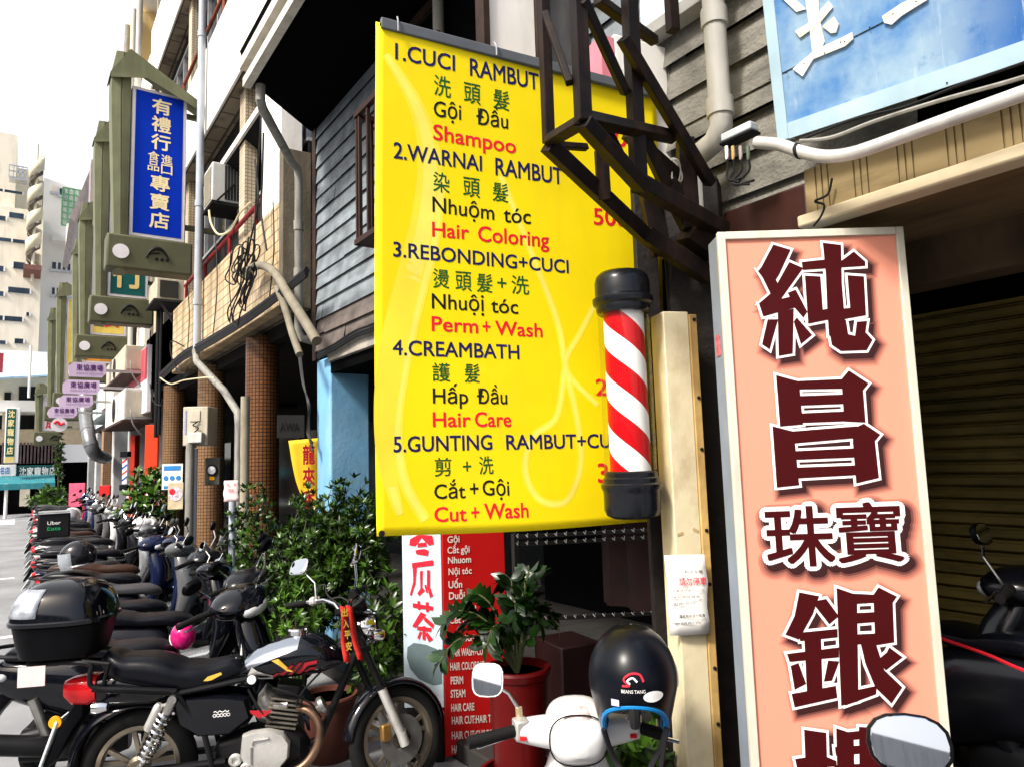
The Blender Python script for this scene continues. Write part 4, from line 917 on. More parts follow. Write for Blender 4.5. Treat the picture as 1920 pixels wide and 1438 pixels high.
def cz(P, ox=1440, oy=0, s=2.996, f=None): return [(f or bi)(ox+x/s, oy+y/s) for x, y in P]
strokes = [[(195, -150), (285, -150), (290, 90), (322, 235), (300, 285), (255, 300), (240, 170)], [(95, -60), (215, 55), (165, 70), (60, -30)], [(158, 178), (240, 130), (345, 10), (368, 45), (290, 140), (185, 215)],
           [(312, 152), (375, 98), (402, 140), (388, 185), (360, 190)], [(146, 390), (270, 285), (420, 215), (478, 185), (484, 222), (440, 262), (260, 335), (200, 432)], [(648, 95), (760, 20), (900, -40), (905, 0), (760, 90), (700, 142), (660, 132)], [(120, -120), (420, -230), (440, -180), (140, -70)]]
pw = mat('peeling_white', (.84, .82, .74), .6, var=.05, scale=6, dirt=(.7, .5, .12), damt=.8, dstretch=(5, 5, 4))
q = MB()
for i, s_ in enumerate(strokes): q.prism(cz(s_), -.006-.0004*i, -.0015)
q.build('lettering', pw, bst, smooth=False)
q = MB()
for x, y in ((415, 240), (437, 238), (325, 302), (210, 360), (112, 413), (578, 158), (840, 13), (710, 82), (1012, 468)):
    p = bi(1440+x/2.996, y/2.996); q.lathe([(0, 0), (.0024, 0), (.002, .002), (0, .002)], 8, Matrix.Translation((p[0], -.007, p[1])) @ Matrix.Rotation(pi/2, 4, 'X'))
q.build('screw', blk_txt, bst)

# ================================================================== pink jewellery sign
pink = mat('pink_panel', (.74, .29, .2), .5, var=.02, scale=1.5, spec=.1)
mar = mat('maroon_letter', (.05, .002, .003), .45, var=.05); wht = mat('white_outline', (.85, .84, .83), .5, var=.02)
TLp, TRp = atd(1344, 437, 2.3), atd(1692, 433, 2.3)
ps, PW = board('shop_sign', 'tall salmon pink jewellery shop sign with large maroon characters', 'sign', Vector((TLp.x, TLp.y, .35)), Vector((TRp.x, TRp.y, .35)))
pz = locf(ps); PH = TLp.z-.35
galv = mat('galvanised', (.55, .56, .55), .45, .3, var=.12, scale=4, dirt=(.3, .27, .2), damt=.45)
q = MB(); q.bb((.004, .012, 0), (PW-.004, .12, PH-.004)); q.build('sign_case', mat('bluish_tin', (.24, .29, .36), .5, .2, var=.1, dirt=(.25, .22, .18), damt=.5, dstretch=(4, 4, .8)), ps, bevel=.003)
fwid = .025
framem = mat('sign_frame_paint', (.62, .6, .5), .5, .1, var=.08, dirt=(.3, .27, .2), damt=.5, dstretch=(4, 4, .8))
q = MB(); q.bb((0, -.008, 0), (fwid, .0115, PH)); q.bb((PW-fwid, -.008, 0), (PW, .0115, PH)); q.bb((fwid+.0005, -.008, PH-fwid), (PW-fwid-.0005, .0115, PH)); q.build('sign_frame', framem, ps, bevel=.002)
q = MB(); q.bb((fwid+.0005, .002, 0), (PW-fwid-.0005, .0112, PH-fwid-.0005)); q.build('sign_panel', pink, ps)
def offs(P, d, lim=1.8):
    n = len(P); ar = sum(P[i][0]*P[(i+1) % n][1]-P[(i+1) % n][0]*P[i][1] for i in range(n)); sg = 1 if ar > 0 else -1; out = []
    for i in range(n):
        a, b, c = Vector(P[i-1]), Vector(P[i]), Vector(P[(i+1) % n]); e1 = (b-a).normalized(); e2 = (c-b).normalized()
        n1 = Vector((e1.y, -e1.x))*sg; n2 = Vector((e2.y, -e2.x))*sg; m_ = (n1+n2); l = m_.length
        if l < .2: m_ = n1; k = 1
        else: m_ /= l; k = min(lim, 1/max(.3, m_.dot(n1)))
        out.append(tuple(b+m_*d*k))
    return out
G3 = lambda P: cz(P, 1300, 420, 2.663, pz); G4 = lambda P: cz(P, 1300, 920, 2.776, pz)
CH = [[G3(p) for p in (
 [(398, 105), (484, 131), (430, 250), (405, 290), (325, 235), (340, 215)], [(318, 233), (400, 262), (445, 340), (385, 352), (345, 270)], [(478, 192), (547, 222), (420, 400), (325, 400), (395, 340)],
 [(327, 400), (480, 366), (470, 345), (510, 330), (568, 440), (548, 470), (505, 420), (348, 464)], [(420, 440), (500, 425), (495, 648), (425, 660)], [(370, 478), (422, 478), (380, 628), (342, 602)], [(515, 468), (592, 556), (536, 602), (500, 490)],
 [(540, 192), (655, 180), (740, 185), (800, 140), (857, 190), (857, 212), (545, 232)], [(645, 96), (736, 107), (740, 300), (755, 480), (765, 570), (676, 560), (668, 440), (660, 250)], [(556, 260), (633, 264), (645, 430), (668, 425), (672, 480), (572, 500)],
 [(735, 425), (790, 420), (858, 410), (860, 458), (745, 478)], [(768, 258), (850, 264), (860, 450), (785, 462)], [(672, 500), (760, 480), (772, 552), (806, 560), (815, 490), (866, 486), (858, 542), (893, 580), (864, 632), (735, 636), (690, 605)])],
 [G3(p) for p in (
 [(412, 755), (526, 786), (546, 1000), (432, 1010)], [(738, 776), (775, 732), (873, 796), (846, 830), (858, 990), (752, 985)], [(500, 785), (772, 773), (765, 822), (518, 826)], [(525, 858), (748, 850), (750, 898), (530, 906)], [(535, 944), (752, 934), (756, 984), (545, 992)],
 [(394, 1008), (500, 1035), (526, 1290), (528, 1302), (416, 1314)], [(480, 1035), (815, 1008), (830, 1066), (505, 1094)], [(795, 1020), (850, 995), (932, 1050), (905, 1082), (925, 1266), (812, 1293), (795, 1090)], [(505, 1132), (800, 1118), (806, 1164), (512, 1176)], [(515, 1214), (805, 1203), (812, 1252), (520, 1268)])],
 [G4(p) for p in (
 [(550, 526), (653, 546), (620, 640), (548, 772), (478, 746), (525, 650)], [(615, 575), (690, 560), (756, 650), (706, 692), (650, 620)], [(545, 736), (748, 716), (750, 760), (555, 780)], [(486, 846), (756, 812), (756, 864), (500, 888)], [(575, 745), (662, 735), (672, 1080), (592, 1090)],
 [(505, 908), (546, 893), (586, 1002), (526, 1032)], [(700, 880), (758, 885), (720, 985), (678, 990)], [(510, 1054), (740, 1012), (748, 1074), (526, 1124)],
 [(744, 503), (850, 540), (858, 1092), (768, 1116)], [(745, 528), (940, 538), (950, 580), (750, 592)], [(935, 540), (962, 500), (1058, 548), (1036, 580), (1044, 786), (945, 802)], [(830, 634), (950, 628), (950, 680), (830, 690)], [(830, 745), (1042, 735), (1042, 786), (840, 798)],
 [(770, 1050), (952, 1012), (950, 1056), (790, 1114)], [(870, 795), (948, 790), (992, 930), (1086, 1020), (1030, 1104), (945, 1020), (895, 900)], [(1005, 838), (1018, 812), (1088, 864), (1000, 932), (955, 880)])],
 [G4(p) for p in (
 [(575, 1240), (690, 1256), (700, 1600), (590, 1600)], [(528, 1392), (670, 1372), (742, 1402), (745, 1430), (540, 1445)], [(742, 1232), (832, 1262), (840, 1600), (750, 1600)], [(742, 1258), (950, 1238), (955, 1282), (745, 1300)], [(900, 1236), (985, 1230), (1060, 1260), (1040, 1600), (925, 1600)], [(735, 1330), (1060, 1310), (1062, 1350), (740, 1375)], [(560, 1470), (600, 1470), (570, 1580), (520, 1560)], [(730, 1425), (1070, 1405), (1070, 1440), (735, 1465)], [(860, 1225), (915, 1228), (918, 1600), (865, 1600)])]]
q = MB(); q2 = MB(); lay = [(.034, (.63, .24, .165)), (.028, (.5, .17, .115)), (.022, (.33, .12, .09)), (.016, (.16, .05, .04)), (.009, (.035, .008, .008))]
sh_m = [mat('printed_shadow', c, .5, var=0, spec=.3) if False else mat('print_tone_%s' % n, c, .5, var=0, spec=.3) for n, (d, c) in zip(('faint', 'pale', 'middle', 'deep', 'dark'), lay)]
qs = [MB() for _ in lay]; e = 0
for ch in CH:
    for P in ch:
        P2_ = [(x+.014, z-.017) for x, z in P]
        for j, (d, c) in enumerate(lay):
            o = offs(P2_, d, 1.12); y = .0018-.0006*j-.000004*e; qs[j].add([(x, y, z) for x, z in o], [tuple(range(len(o)))])
        o = offs(P, .008); q.add([(x, -.001-.000006*e, z) for x, z in o], [tuple(range(len(o)))])
        q2.add([(x, -.002-.000006*e, z) for x, z in P], [tuple(range(len(P)))]); e += 1
for ch, x0, y0, x1, y1 in (('珠', 1441, 948, 1557, 1062), ('寶', 1573, 940, 1685, 1054)):
    a, b = pz(x0, y1), pz(x1, y0)
    text_box(q2, ch, a[0], a[1], b[0], b[1], -.0026, .018); text_box(q, ch, a[0], a[1], b[0], b[1], -.0011, .085)
    for j, off in enumerate((.24, .205, .17, .135, .1)): text_box(qs[j], ch, a[0]+.014, a[1]-.017, b[0]+.014, b[1]-.017, .0022-.0006*j, off)
for j in range(len(lay)): qs[j].build('printed_halo', sh_m[j], ps, smooth=False)
q.build('outline', wht, ps, smooth=False); q2.build('lettering', mar, ps, smooth=False)
a = pz(1333, 640)
q = MB(); q.bb((.0015, .05, a[1]-.04), (.0035, .09, a[1]+.03)); q.build('small_sticker', mat('sticker_red', (.55, .12, .14), .5, var=.5, scale=60), ps)
# ================================================================== motorcycle and scooters
rub = mat('tyre_rubber', (.006, .006, .006), .7, var=.3, scale=20, spec=.15)
blk_gloss = mat('bike_black', (.003, .0035, .006), .1, var=.1, spec=.45)
blk_plas = mat('black_plastic', (.003, .003, .004), .4, var=.2, scale=12, spec=.08)
vinyl = mat('black_vinyl', (.003, .0035, .006), .32, var=.2, scale=8, bump=.06, bscale=120, spec=.2)
chrome = mat('chrome', (.75, .75, .76), .12, 1., var=.05)
steel = mat('dull_steel', (.42, .41, .39), .35, .9, var=.2, scale=14, dirt=(.12, .1, .08), damt=.5)
castal = mat('cast_aluminium', (.62, .61, .58), .4, .55, var=.12, scale=10, bump=.15, bscale=90, dirt=(.2, .18, .15), damt=.45, dstretch=(4, 4, 4))
rim_m = mat('rim_metal', (.2, .17, .13), .35, .7, var=.15)
dark_metal = mat('dark_metal', (.012, .012, .013), .4, .4, var=.2)
burnt = mat('burnt_exhaust', (.24, .15, .1), .4, .8, var=.3, scale=12, dirt=(.06, .035, .02), damt=.6)
red_lens = mat('red_lens', (.5, .008, .012), .12, var=.05, coat=.5)
amber = mat('amber_lens', (.9, .38, .01), .15, var=.05, coat=.4)
clear_lens = mat('clear_lens', (.62, .64, .66), .1, .2, var=.05, coat=.5)
mirror_g = mat('mirror_glass', (.62, .64, .67), .02, 1., var=0)
plate_m = mat('number_plate', (.78, .82, .82), .4, var=.05, dirt=(.25, .5, .6), damt=.7, dstretch=(30, 30, 18))
paper_pink = mat('pink_paper', (.8, .6, .6), .8, var=.08, scale=30)
paper_w = mat('white_paper', (.82, .8, .76), .8, var=.04, scale=6)
def interp(P, x):
    if x <= P[0][0]: return P[0][1]
    for (a, b), (c, d) in zip(P[:-1], P[1:]):
        if x <= c: return b+(d-b)*(x-a)/(c-a)
    return P[-1][1]
def profile_body(top, bot, wid, n=18, k=18, e=2.6):
    x0, x1 = max(top[0][0], bot[0][0]), min(top[-1][0], bot[-1][0]); q = MB(); S_ = []
    for i in range(n+1):
        u = .5-.5*cos(pi*i/n); x = x0+(x1-x0)*u; S_.append((x, interp(wid, x), interp(bot, x), interp(top, x)))
    return q.sect(S_, k, e=e)
def wheel(parent, c, r, w, M=None, spokes=5, disc=False, hub_r=.05, rim=rim_m, name='wheel'):
    T = (M or Matrix()) @ Matrix.Translation(c)
    q = MB(); q.torus((0, 0, 0), r-w*.52, w*.55, 40, 10, None, 'y', .85); o = q.build('tyre', rub, None, M=T)
    ro = r-w*.98
    q = MB(); RX = Matrix.Rotation(pi/2, 4, 'X')
    q.lathe([(ro+.008, -w*.36), (ro-.012, -w*.36), (ro-.02, -w*.2), (ro-.02, w*.2), (ro-.012, w*.36), (ro+.008, w*.36)], 40, RX, caps=False)
    q.lathe([(0, -w*.5), (hub_r*.7, -w*.5), (hub_r, -w*.3), (hub_r, w*.3), (hub_r*.7, w*.5), (0, w*.5)], 20, RX)
    for i in range(spokes):
        a = 2*pi*i/spokes+.3
        for da in (-.2, .2):
            q.bar((hub_r*.9*cos(a), 0, hub_r*.9*sin(a)), (ro*cos(a+da), 0, ro*sin(a+da)), .02, .018, up=(0, 1, 0))
    r_ = q.build('rim', rim, None, M=T)
    r_.parent = parent; o.parent = parent; r_.name = 'rim'; o.name = 'tyre'
    return r_
def mirror(parent, base, mid, head, sz, nrm, round_=False, M=None, stemr=.006, mat_back=None, n=20, sq=2.6):
    M = M or Matrix()
    q = MB(); q.tube([base, mid, head], stemr, 7); s = q.build('mirror_stem', chrome, parent, M=M)
    nv = Vector(nrm).normalized(); u = nv.cross(Vector((0, 0, 1))).normalized(); v = u.cross(nv)
    F = Matrix((u, v, nv)).transposed().to_4x4(); F.translation = Vector(head)
    ring = lambda k, z: [((sz[0]*k)*math.copysign(abs(cos(2*pi*i/n))**(2/sq), cos(2*pi*i/n)), (sz[1]*k)*math.copysign(abs(sin(2*pi*i/n))**(2/sq), sin(2*pi*i/n)), z) for i in range(n)]
    q = MB(); q.loft([ring(.55, -.03), ring(.85, -.022), ring(1, -.004), ring(1, .004), ring(.93, .005)], True, F); b = q.build('mirror_shell', mat_back or chrome, parent, M=M)
    q = MB(); q.loft([ring(.92, .0055), ring(.9, .0065)], True, F); g = q.build('mirror_glass', mirror_g, b, M=M)
    return b

# ---------------------------------------------------------------- the black motorcycle in front
mt = thing('motorcycle', 'black motorcycle with a top case, seen from its right side, nearest of the parked row', 'motorcycle', (1.115, 3.81, 0), xdir=(1.13, -.5), group='motorbikes parked in a row along the arcade')
ml = locf(mt)
def mp_(*P): return [ml(*p) for p in P]
AX = Vector((.405, 0, .8)); rake = Vector((sin(R(25)), 0, -cos(R(25))))
MS = Matrix.Translation(AX) @ Matrix.Rotation(R(-28), 4, rake) @ Matrix.Translation(-AX)   # bars turned to the left
hubF, hubR = Vector((.63, 0, .265)), Vector((-.615, 0, .265))
fa = MB(); wf = wheel(mt, hubF, .265, .075, MS, disc=True); wr = wheel(mt, hubR, .268, .085)
RX = Matrix.Rotation(pi/2, 4, 'X')
q = MB(); q.lathe([(.05, 0), (.118, 0), (.118, .004), (.05, .004), (.05, 0)], 30, Matrix.Translation(hubF+Vector((0, -.055, 0))) @ RX, caps=False); q.build('brake_disc', steel, mt, M=MS)
q = MB(); q.box(hubF+Vector((-.09, -.058, .045)), (.05, .04, .08)); q.build('brake_caliper', mat('brass_caliper', (.3, .17, .05), .4, .7, var=.3, scale=20), mt, M=MS, bevel=.008)
for s in (-1, 1):
    y = .075*s; top = AX+Vector((-.02, y, .06)); bot = hubF+Vector((.0, y, 0)); mid = top.lerp(bot, .55)
    q = MB(); q.tube([top, mid], .019, 12); q.tube([mid, mid+(bot-mid)*.03], .026, 12); q.build('fork_tube', dark_metal, mt, M=MS)
    q = MB(); q.tube([mid+(bot-mid)*.02, bot], [.024, .024], 12); q.tube([bot+Vector((-.01, 0, .03)), bot+Vector((.01, 0, -.03))], .026, 10); q.build('fork_slider', castal, mt, M=MS)
q = MB()
for i in range(15):
    a0 = R(-8)+R(150)*i/14; ro = .29; c_ = (hubF.x+ro*cos(a0), hubF.z+ro*sin(a0))
rings = []
for i in range(15):
    a0 = R(12)+R(160)*i/14; ro = .29; wv = .055*(.6+.4*sin(pi*i/14)); ring = []
    for j in range(7): b_ = pi*j/6; rr = ro-.022+.03*sin(b_); ring.append((hubF.x+rr*cos(a0), -wv*cos(b_), hubF.z+rr*sin(a0)))
    for j in range(7): b_ = pi-pi*j/6; rr = ro-.026+.026*sin(b_); ring.append((hubF.x+rr*cos(a0), -wv*.94*cos(b_), hubF.z+rr*sin(a0)))
    rings.append(ring)
q.loft(rings); q.bar((hubF.x-.08, -.06, hubF.z+.27), (hubF.x-.1, -.07, hubF.z+.2), .02); q.build('front_mudguard', blk_gloss, mt, M=MS)
# headlight, gauges, bars
q = MB(); H0 = Matrix.Translation((.5, 0, .835)) @ Matrix.Rotation(R(90), 4, 'Y'); q.lathe([(.0, -.09), (.045, -.085), (.07, -.06), (.083, -.02), (.085, .0), (.09, .004), (.09, .018), (.08, .02)], 28, H0); q.build('headlight', chrome, mt, M=MS)
q = MB(); q.lathe([(.079, .019), (.06, .034), (0, .042)], 28, H0); q.build('headlight_glass', clear_lens, mt, M=MS)
for s in (-1, 1):
    q = MB(); q.lathe([(0, -.04), (.02, -.035), (.03, -.01), (.032, .012)], 16, Matrix.Translation((.49, s*.15, .79)) @ Matrix.Rotation(R(90), 4, 'Y')); q.tube([(.46, s*.07, .79), (.46, s*.14, .79)], .008, 8); o = q.build('turn_signal', chrome, mt, M=MS)
    q = MB(); q.lathe([(.031, .0121), (.022, .024), (0, .028)], 16, Matrix.Translation((.49, s*.15, .79)) @ Matrix.Rotation(R(90), 4, 'Y')); q.build('signal_lens', amber, o, M=MS)
    q = MB(); G0 = Matrix.Translation((.43, s*.045, .955)) @ Matrix.Rotation(R(-35), 4, 'Y'); q.lathe([(0, -.05), (.035, -.045), (.042, -.01), (.042, .012), (.036, .014)], 20, G0); q.build('gauge', dark_metal, mt, M=MS)
    q = MB(); q.tube([(.385, s*.04, .9), (.36, s*.1, .97), (.34, s*.2, 1.0), (.26, s*.36, 1.0), (.235, s*.42, .995)], .011, 10); q.build('handlebar', chrome, mt, M=MS)
    q = MB(); q.tube([(.285, s*.315, 1.0), (.22, s*.445, .993)], [.017, .018], 12); q.build('grip', rub, mt, M=MS)
    q = MB(); q.tube([(.3, s*.29, 1.0), (.31, s*.27, 1.0)], .024, 12); q.box((.315, s*.265, 1.005), (.045, .035, .04)); q.build('switch_box', castal if s > 0 else blk_plas, mt, M=MS, bevel=.005)
    q = MB(); q.tube([(.33, s*.265, .995), (.345, s*.3, .99), (.28, s*.42, .98)], .006, 7); q.build('brake_lever', chrome, mt, M=MS)
q = MB(); q.tube(smooth([(.32, .25, 1.01), (.33, .26, 1.07), (.365, .24, 1.08), (.36, .19, 1.02), (.42, .05, .92)], 5), .005, 6); q.tube(smooth([(.34, -.2, 1.0), (.43, -.16, 1.04), (.46, -.02, .9), (.43, 0, .78)], 5), .005, 6); q.tube(smooth([(.35, .2, .99), (.42, .14, 1.0), (.45, .02, .9), (.42, 0, .7)], 5), .006, 6); q.build('cable_loop', cable_m, mt, M=MS)
mirror(mt, (.315, .25, 1.01), (.33, .3, 1.1), (.27, .38, 1.2), (.07, .048), (-.9, -.35, .42), M=MS, sq=3.5)
mirror(mt, (.345, -.2, 1.0), (.35, -.215, 1.09), (.335, -.235, 1.2), (.05, .055), (-.97, .2, .3), M=MS, sq=2.4)
q = MB(); q.box((.395, 0, .93), (.08, .2, .03)); q.box((.44, 0, .73), (.06, .19, .03)); q.tube([(.4, 0, .94), (.455, 0, .7)], .028, 12); q.build('fork_yoke', dark_metal, mt, M=MS, bevel=.006)
# frame
q = MB(); q.tube([(.43, 0, .76), (.1, 0, .7), (-.3, 0, .66), (-.75, 0, .68)], .02, 10); q.tube([(.43, 0, .72), (.24, 0, .3), (.0, 0, .19), (-.25, 0, .2)], .02, 10)
for s in (-1, 1): q.tube([(-.05, s*.1, .66), (-.42, s*.12, .62), (-.8, s*.11, .67)], .013, 8); q.tube([(-.25, s*.1, .22), (-.3, s*.1, .42), (-.42, s*.12, .62)], .014, 8); q.tube([(-.2, s*.09, .27), tuple(hubR+Vector((0, s*.09, 0)))], .018, 8)
q.build('frame', dark_metal, mt)
# tank, seat, side panels
top = mp_((452, 1248), (466, 1226), (495, 1210), (530, 1195), (570, 1183), (605, 1187), (632, 1205), (645, 1228)); bot = mp_((452, 1268), (480, 1272), (540, 1266), (600, 1258), (645, 1240))
x0, x1 = top[0][0], top[-1][0]
q = profile_body(top, bot, [(x0, .07), (x0+.08, .1), (x0+.25, .135), (x0+.42, .125), (x1, .06)], e=2.3); q.build('fuel_tank', blk_gloss, mt)
q = MB(); a = ml(570, 1182); q.lathe([(0, .03), (.045, .03), (.052, .022), (.052, 0)], 20, Matrix.Translation((a[0]-.03, 0, a[1]-.012))); q.build('fuel_cap', chrome, mt)
# tank decals, then a painted sheen along the upper left
dec_r = mat('decal_red', (.42, .02, .03), .3, var=.05); dec_s = mat('decal_silver', (.6, .58, .55), .3, .5, var=.05); dec_y = mat('decal_gold', (.6, .38, .06), .35, var=.2)
def decal(name, polys, m_, off):
    q = MB()
    for P in polys:
        pts = mp_(*P); zz = [p[1] for p in pts]
        q.add([(x, -(interp([(x0, .07), (x0+.08, .1), (x0+.25, .135), (x0+.42, .125), (x1, .06)], x)*max(.2, 1-abs((z-(interp(top, x)+interp(bot, x))/2)/max(.03, (interp(top, x)-interp(bot, x))/2))**2.3)**(1/2.3))-off, z) for x, z in pts], [tuple(range(len(pts)))])
    return q.build(name, m_, mt, smooth=False)
decal('tank_decal_and_sheen', [[(530, 1252), (552, 1232), (556, 1234), (536, 1254)], [(545, 1252), (566, 1228), (572, 1228), (552, 1252)], [(560, 1250), (576, 1228), (598, 1224), (597, 1230), (580, 1234), (568, 1250)], [(575, 1246), (584, 1238), (597, 1236), (594, 1242), (584, 1242), (578, 1248)], [(515, 1256), (526, 1248), (530, 1250), (520, 1258)]], dec_r, .006)
decal('tank_decal_and_sheen', [[(478, 1240), (488, 1246), (500, 1250), (518, 1254), (516, 1264), (488, 1262), (470, 1256)]], dec_s, .006)
decal('tank_decal_and_sheen', [[(515, 1226), (528, 1222), (540, 1232), (555, 1246), (544, 1244), (530, 1234)]], dec_y, .007)
def sheen_strip(name, up_, lo_, m_, off, n=14, k=5):
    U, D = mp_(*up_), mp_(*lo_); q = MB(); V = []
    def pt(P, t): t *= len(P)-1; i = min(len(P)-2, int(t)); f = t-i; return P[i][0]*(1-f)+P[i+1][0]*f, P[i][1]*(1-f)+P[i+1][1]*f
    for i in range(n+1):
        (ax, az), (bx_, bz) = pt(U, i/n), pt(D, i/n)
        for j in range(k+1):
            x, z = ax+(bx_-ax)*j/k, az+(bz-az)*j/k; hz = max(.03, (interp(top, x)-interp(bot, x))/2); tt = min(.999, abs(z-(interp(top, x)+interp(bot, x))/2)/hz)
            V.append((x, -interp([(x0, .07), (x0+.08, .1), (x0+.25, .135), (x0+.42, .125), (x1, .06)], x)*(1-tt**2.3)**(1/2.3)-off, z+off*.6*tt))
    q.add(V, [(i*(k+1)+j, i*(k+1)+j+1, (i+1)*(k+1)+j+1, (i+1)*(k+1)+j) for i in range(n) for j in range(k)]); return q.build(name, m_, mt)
sheen_strip('tank_decal_and_sheen', ((462, 1234), (480, 1218), (505, 1206), (540, 1193), (566, 1187)), ((470, 1246), (490, 1236), (512, 1226), (540, 1214), (562, 1206)), mat('tank_painted_sheen', (.3, .33, .38), .18, .8, var=.05), .005)  # bright reflection on the black tank, painted in as a silver strip
a = ml(479, 1261)
q = MB(); q.lathe([(0, 0), (.022, 0), (.02, .003), (0, .004)], 16, Matrix.Translation((a[0], -.118, a[1])) @ RX); q.build('round_sticker', paper_w, mt)
top = mp_((198, 1232), (206, 1214), (222, 1216), (240, 1224), (290, 1222), (322, 1228), (345, 1238), (395, 1238), (438, 1228), (452, 1232), (460, 1245)); bot = mp_((198, 1240), (206, 1262), (240, 1276), (300, 1286), (400, 1292), (440, 1278), (460, 1258))
xs0, xs1 = top[0][0], top[-1][0]
q = profile_body(top, bot, [(xs0, .07), (xs0+.08, .115), (xs0+.3, .13), (xs0+.45, .12), (xs1, .07)], n=26, e=3.4); q.build('seat', vinyl, mt)
q = MB(); P = mp_((392, 1262), (400, 1254), (424, 1246), (426, 1250), (408, 1260), (400, 1262)); q.add([(x, -.127, z) for x, z in P], [tuple(range(len(P)))]); q.build('seat_decal', dec_y, mt, smooth=False)
P = mp_((330, 1296), (420, 1290), (470, 1296), (480, 1330), (440, 1362), (380, 1366), (345, 1345))
for s in (-1, 1):
    q = MB(); n = len(P); cx = sum(p[0] for p in P)/n; czz = sum(p[1] for p in P)/n
    q.loft([[(x, s*.06, z) for x, z in P], [(x, s*.1, z) for x, z in P], [(cx+(x-cx)*.9, s*.118, czz+(z-czz)*.88) for x, z in P], [(cx+(x-cx)*.4, s*.124, czz+(z-czz)*.4) for x, z in P]]); o = q.build('side_panel', blk_gloss, mt)
q = MB(); a = ml(425, 1322)
for k in range(5): q.torus((a[0]-.032+.016*k, -.1245, a[1]-.005), .007, .0016, 10, 5, None, 'y')
q.tube([(a[0]-.036+.07*k/8, -.1245, a[1]+.012+.005*sin(2.4*k)) for k in range(9)], .0022, 5); q.build('panel_badge', wht, mt)
P = mp_((468, 1318), (515, 1318), (505, 1328), (490, 1332)); q = MB(); q.add([(x, -.105, z) for x, z in P], [tuple(range(len(P)))]); q.build('panel_decal', dec_r, mt, smooth=False)
# engine
q = MB(); E = Vector((.07, 0, .47)); tilt = Matrix.Translation(E) @ Matrix.Rotation(R(12), 4, 'Y')
for k in range(7): q.box((0, 0, -.075+k*.022), (.15, .15, .009), M=tilt)
q.build('cylinder_fin', mat('fin_metal', (.16, .145, .12), .45, .5, var=.3, scale=20, dirt=(.03, .025, .02), damt=.6), mt, bevel=.002)
q = MB(); q.box((0, 0, -.01), (.115, .12, .19), M=tilt); q.box((0, 0, .1), (.12, .13, .06), M=tilt); q.build('cylinder', dark_metal, mt, bevel=.012)
q = MB(); q.sect([(-.28, .04, .2, .3), (-.24, .075, .17, .36), (-.1, .09, .15, .4), (.06, .09, .15, .4), (.15, .075, .17, .36), (.19, .03, .2, .3)], 16, e=4); q.build('crankcase', dark_metal, mt)
CC = ml(503, 1390)
q = MB(); P = mp_((462, 1362), (478, 1356), (510, 1352), (536, 1358), (548, 1375), (546, 1402), (530, 1422), (495, 1430), (468, 1424), (458, 1400)); cx, czz = CC
q.loft([[(x, -.085, z) for x, z in P], [(x, -.115, z) for x, z in P], [(cx+(x-cx)*.93, -.13, czz+(z-czz)*.93) for x, z in P], [(cx+(x-cx)*.5, -.134, czz+(z-czz)*.5) for x, z in P]]); ec = q.build('engine_cover', castal, mt)
q = MB()
for i in range(9):
    a = 2*pi*i/9; q.lathe([(0, 0), (.007, 0), (.007, .006), (0, .006)], 6, Matrix.Translation((cx+.1*cos(a), -.118, czz+.077*sin(a))) @ RX)
q.tube([(cx-.055, -.136, czz+.04), (cx-.05, -.138, czz+.06), (cx+.02, -.138, czz+.065)], .006, 6); q.tube([(cx-.06, -.134, czz-.05), (cx-.06, -.136, czz+.03)], .006, 6); q.build('cover_bolt', steel, ec)
for px, py, r_ in ((450, 1405, .03), (468, 1420, .026)):
    a = ml(px, py); q = MB(); q.lathe([(0, 0), (r_, 0), (r_*1.05, .01), (r_*.8, .02), (r_*.5, .02), (r_*.45, .012), (0, .012)], 18, Matrix.Translation((a[0], -.12, a[1])) @ RX); q.build('engine_cap', castal, mt)
q = MB(); q.tube(smooth([(.11, -.03, .47), (.19, -.06, .46), (.245, -.09, .39), (.225, -.11, .28), (.13, -.12, .2), (-.1, -.12, .17), (-.35, -.13, .2)], 6), .021, 12); q.build('exhaust_header', burnt, mt)
q = MB(); q.tube([(-.33, -.135, .2), (-.4, -.14, .21), (-.95, -.15, .27), (-.98, -.15, .272)], [.022, .045, .045, .03], 16); q.build('exhaust_muffler', chrome, mt)
q = MB(); q.sect([(-.06, .05, .42, .55), (-.02, .06, .4, .6), (.03, .04, .44, .56)], 12); q.tube([(.02, -.05, .5), (.09, -.06, .5)], .02, 10); q.build('carburettor', steel, mt)
q = MB(); a = ml(675, 1300); q.lathe([(0, 0), (.04, 0), (.045, -.02), (.03, -.04), (0, -.045)], 16, Matrix.Translation((.27, -.09, .5)) @ Matrix.Rotation(R(60), 4, 'Y')); q.build('horn', steel, mt)
q = MB(); q.tube(smooth([(.02, -.1, .6), (.12, -.1, .56), (.2, -.07, .5), (.25, -.05, .42)], 5), .006, 6); q.tube(smooth([(-.1, -.08, .6), (-.04, -.1, .5), (.02, -.09, .44)], 5), .007, 6); q.tube(smooth([(.3, -.02, .68), (.22, -.07, .62), (.16, -.09, .56), (.13, -.08, .5)], 5), .005, 6); q.build('cable_loop', cable_m, mt)
q = MB(); q.tube([(-.1, -.13, .2), (-.14, -.22, .2)], .012, 8); q.box((-.15, -.2, .2), (.04, .09, .02)); q.tube([(-.02, -.14, .18), (.03, -.16, .2), (.1, -.15, .22)], .008, 8); q.build('footpeg', rub, mt)
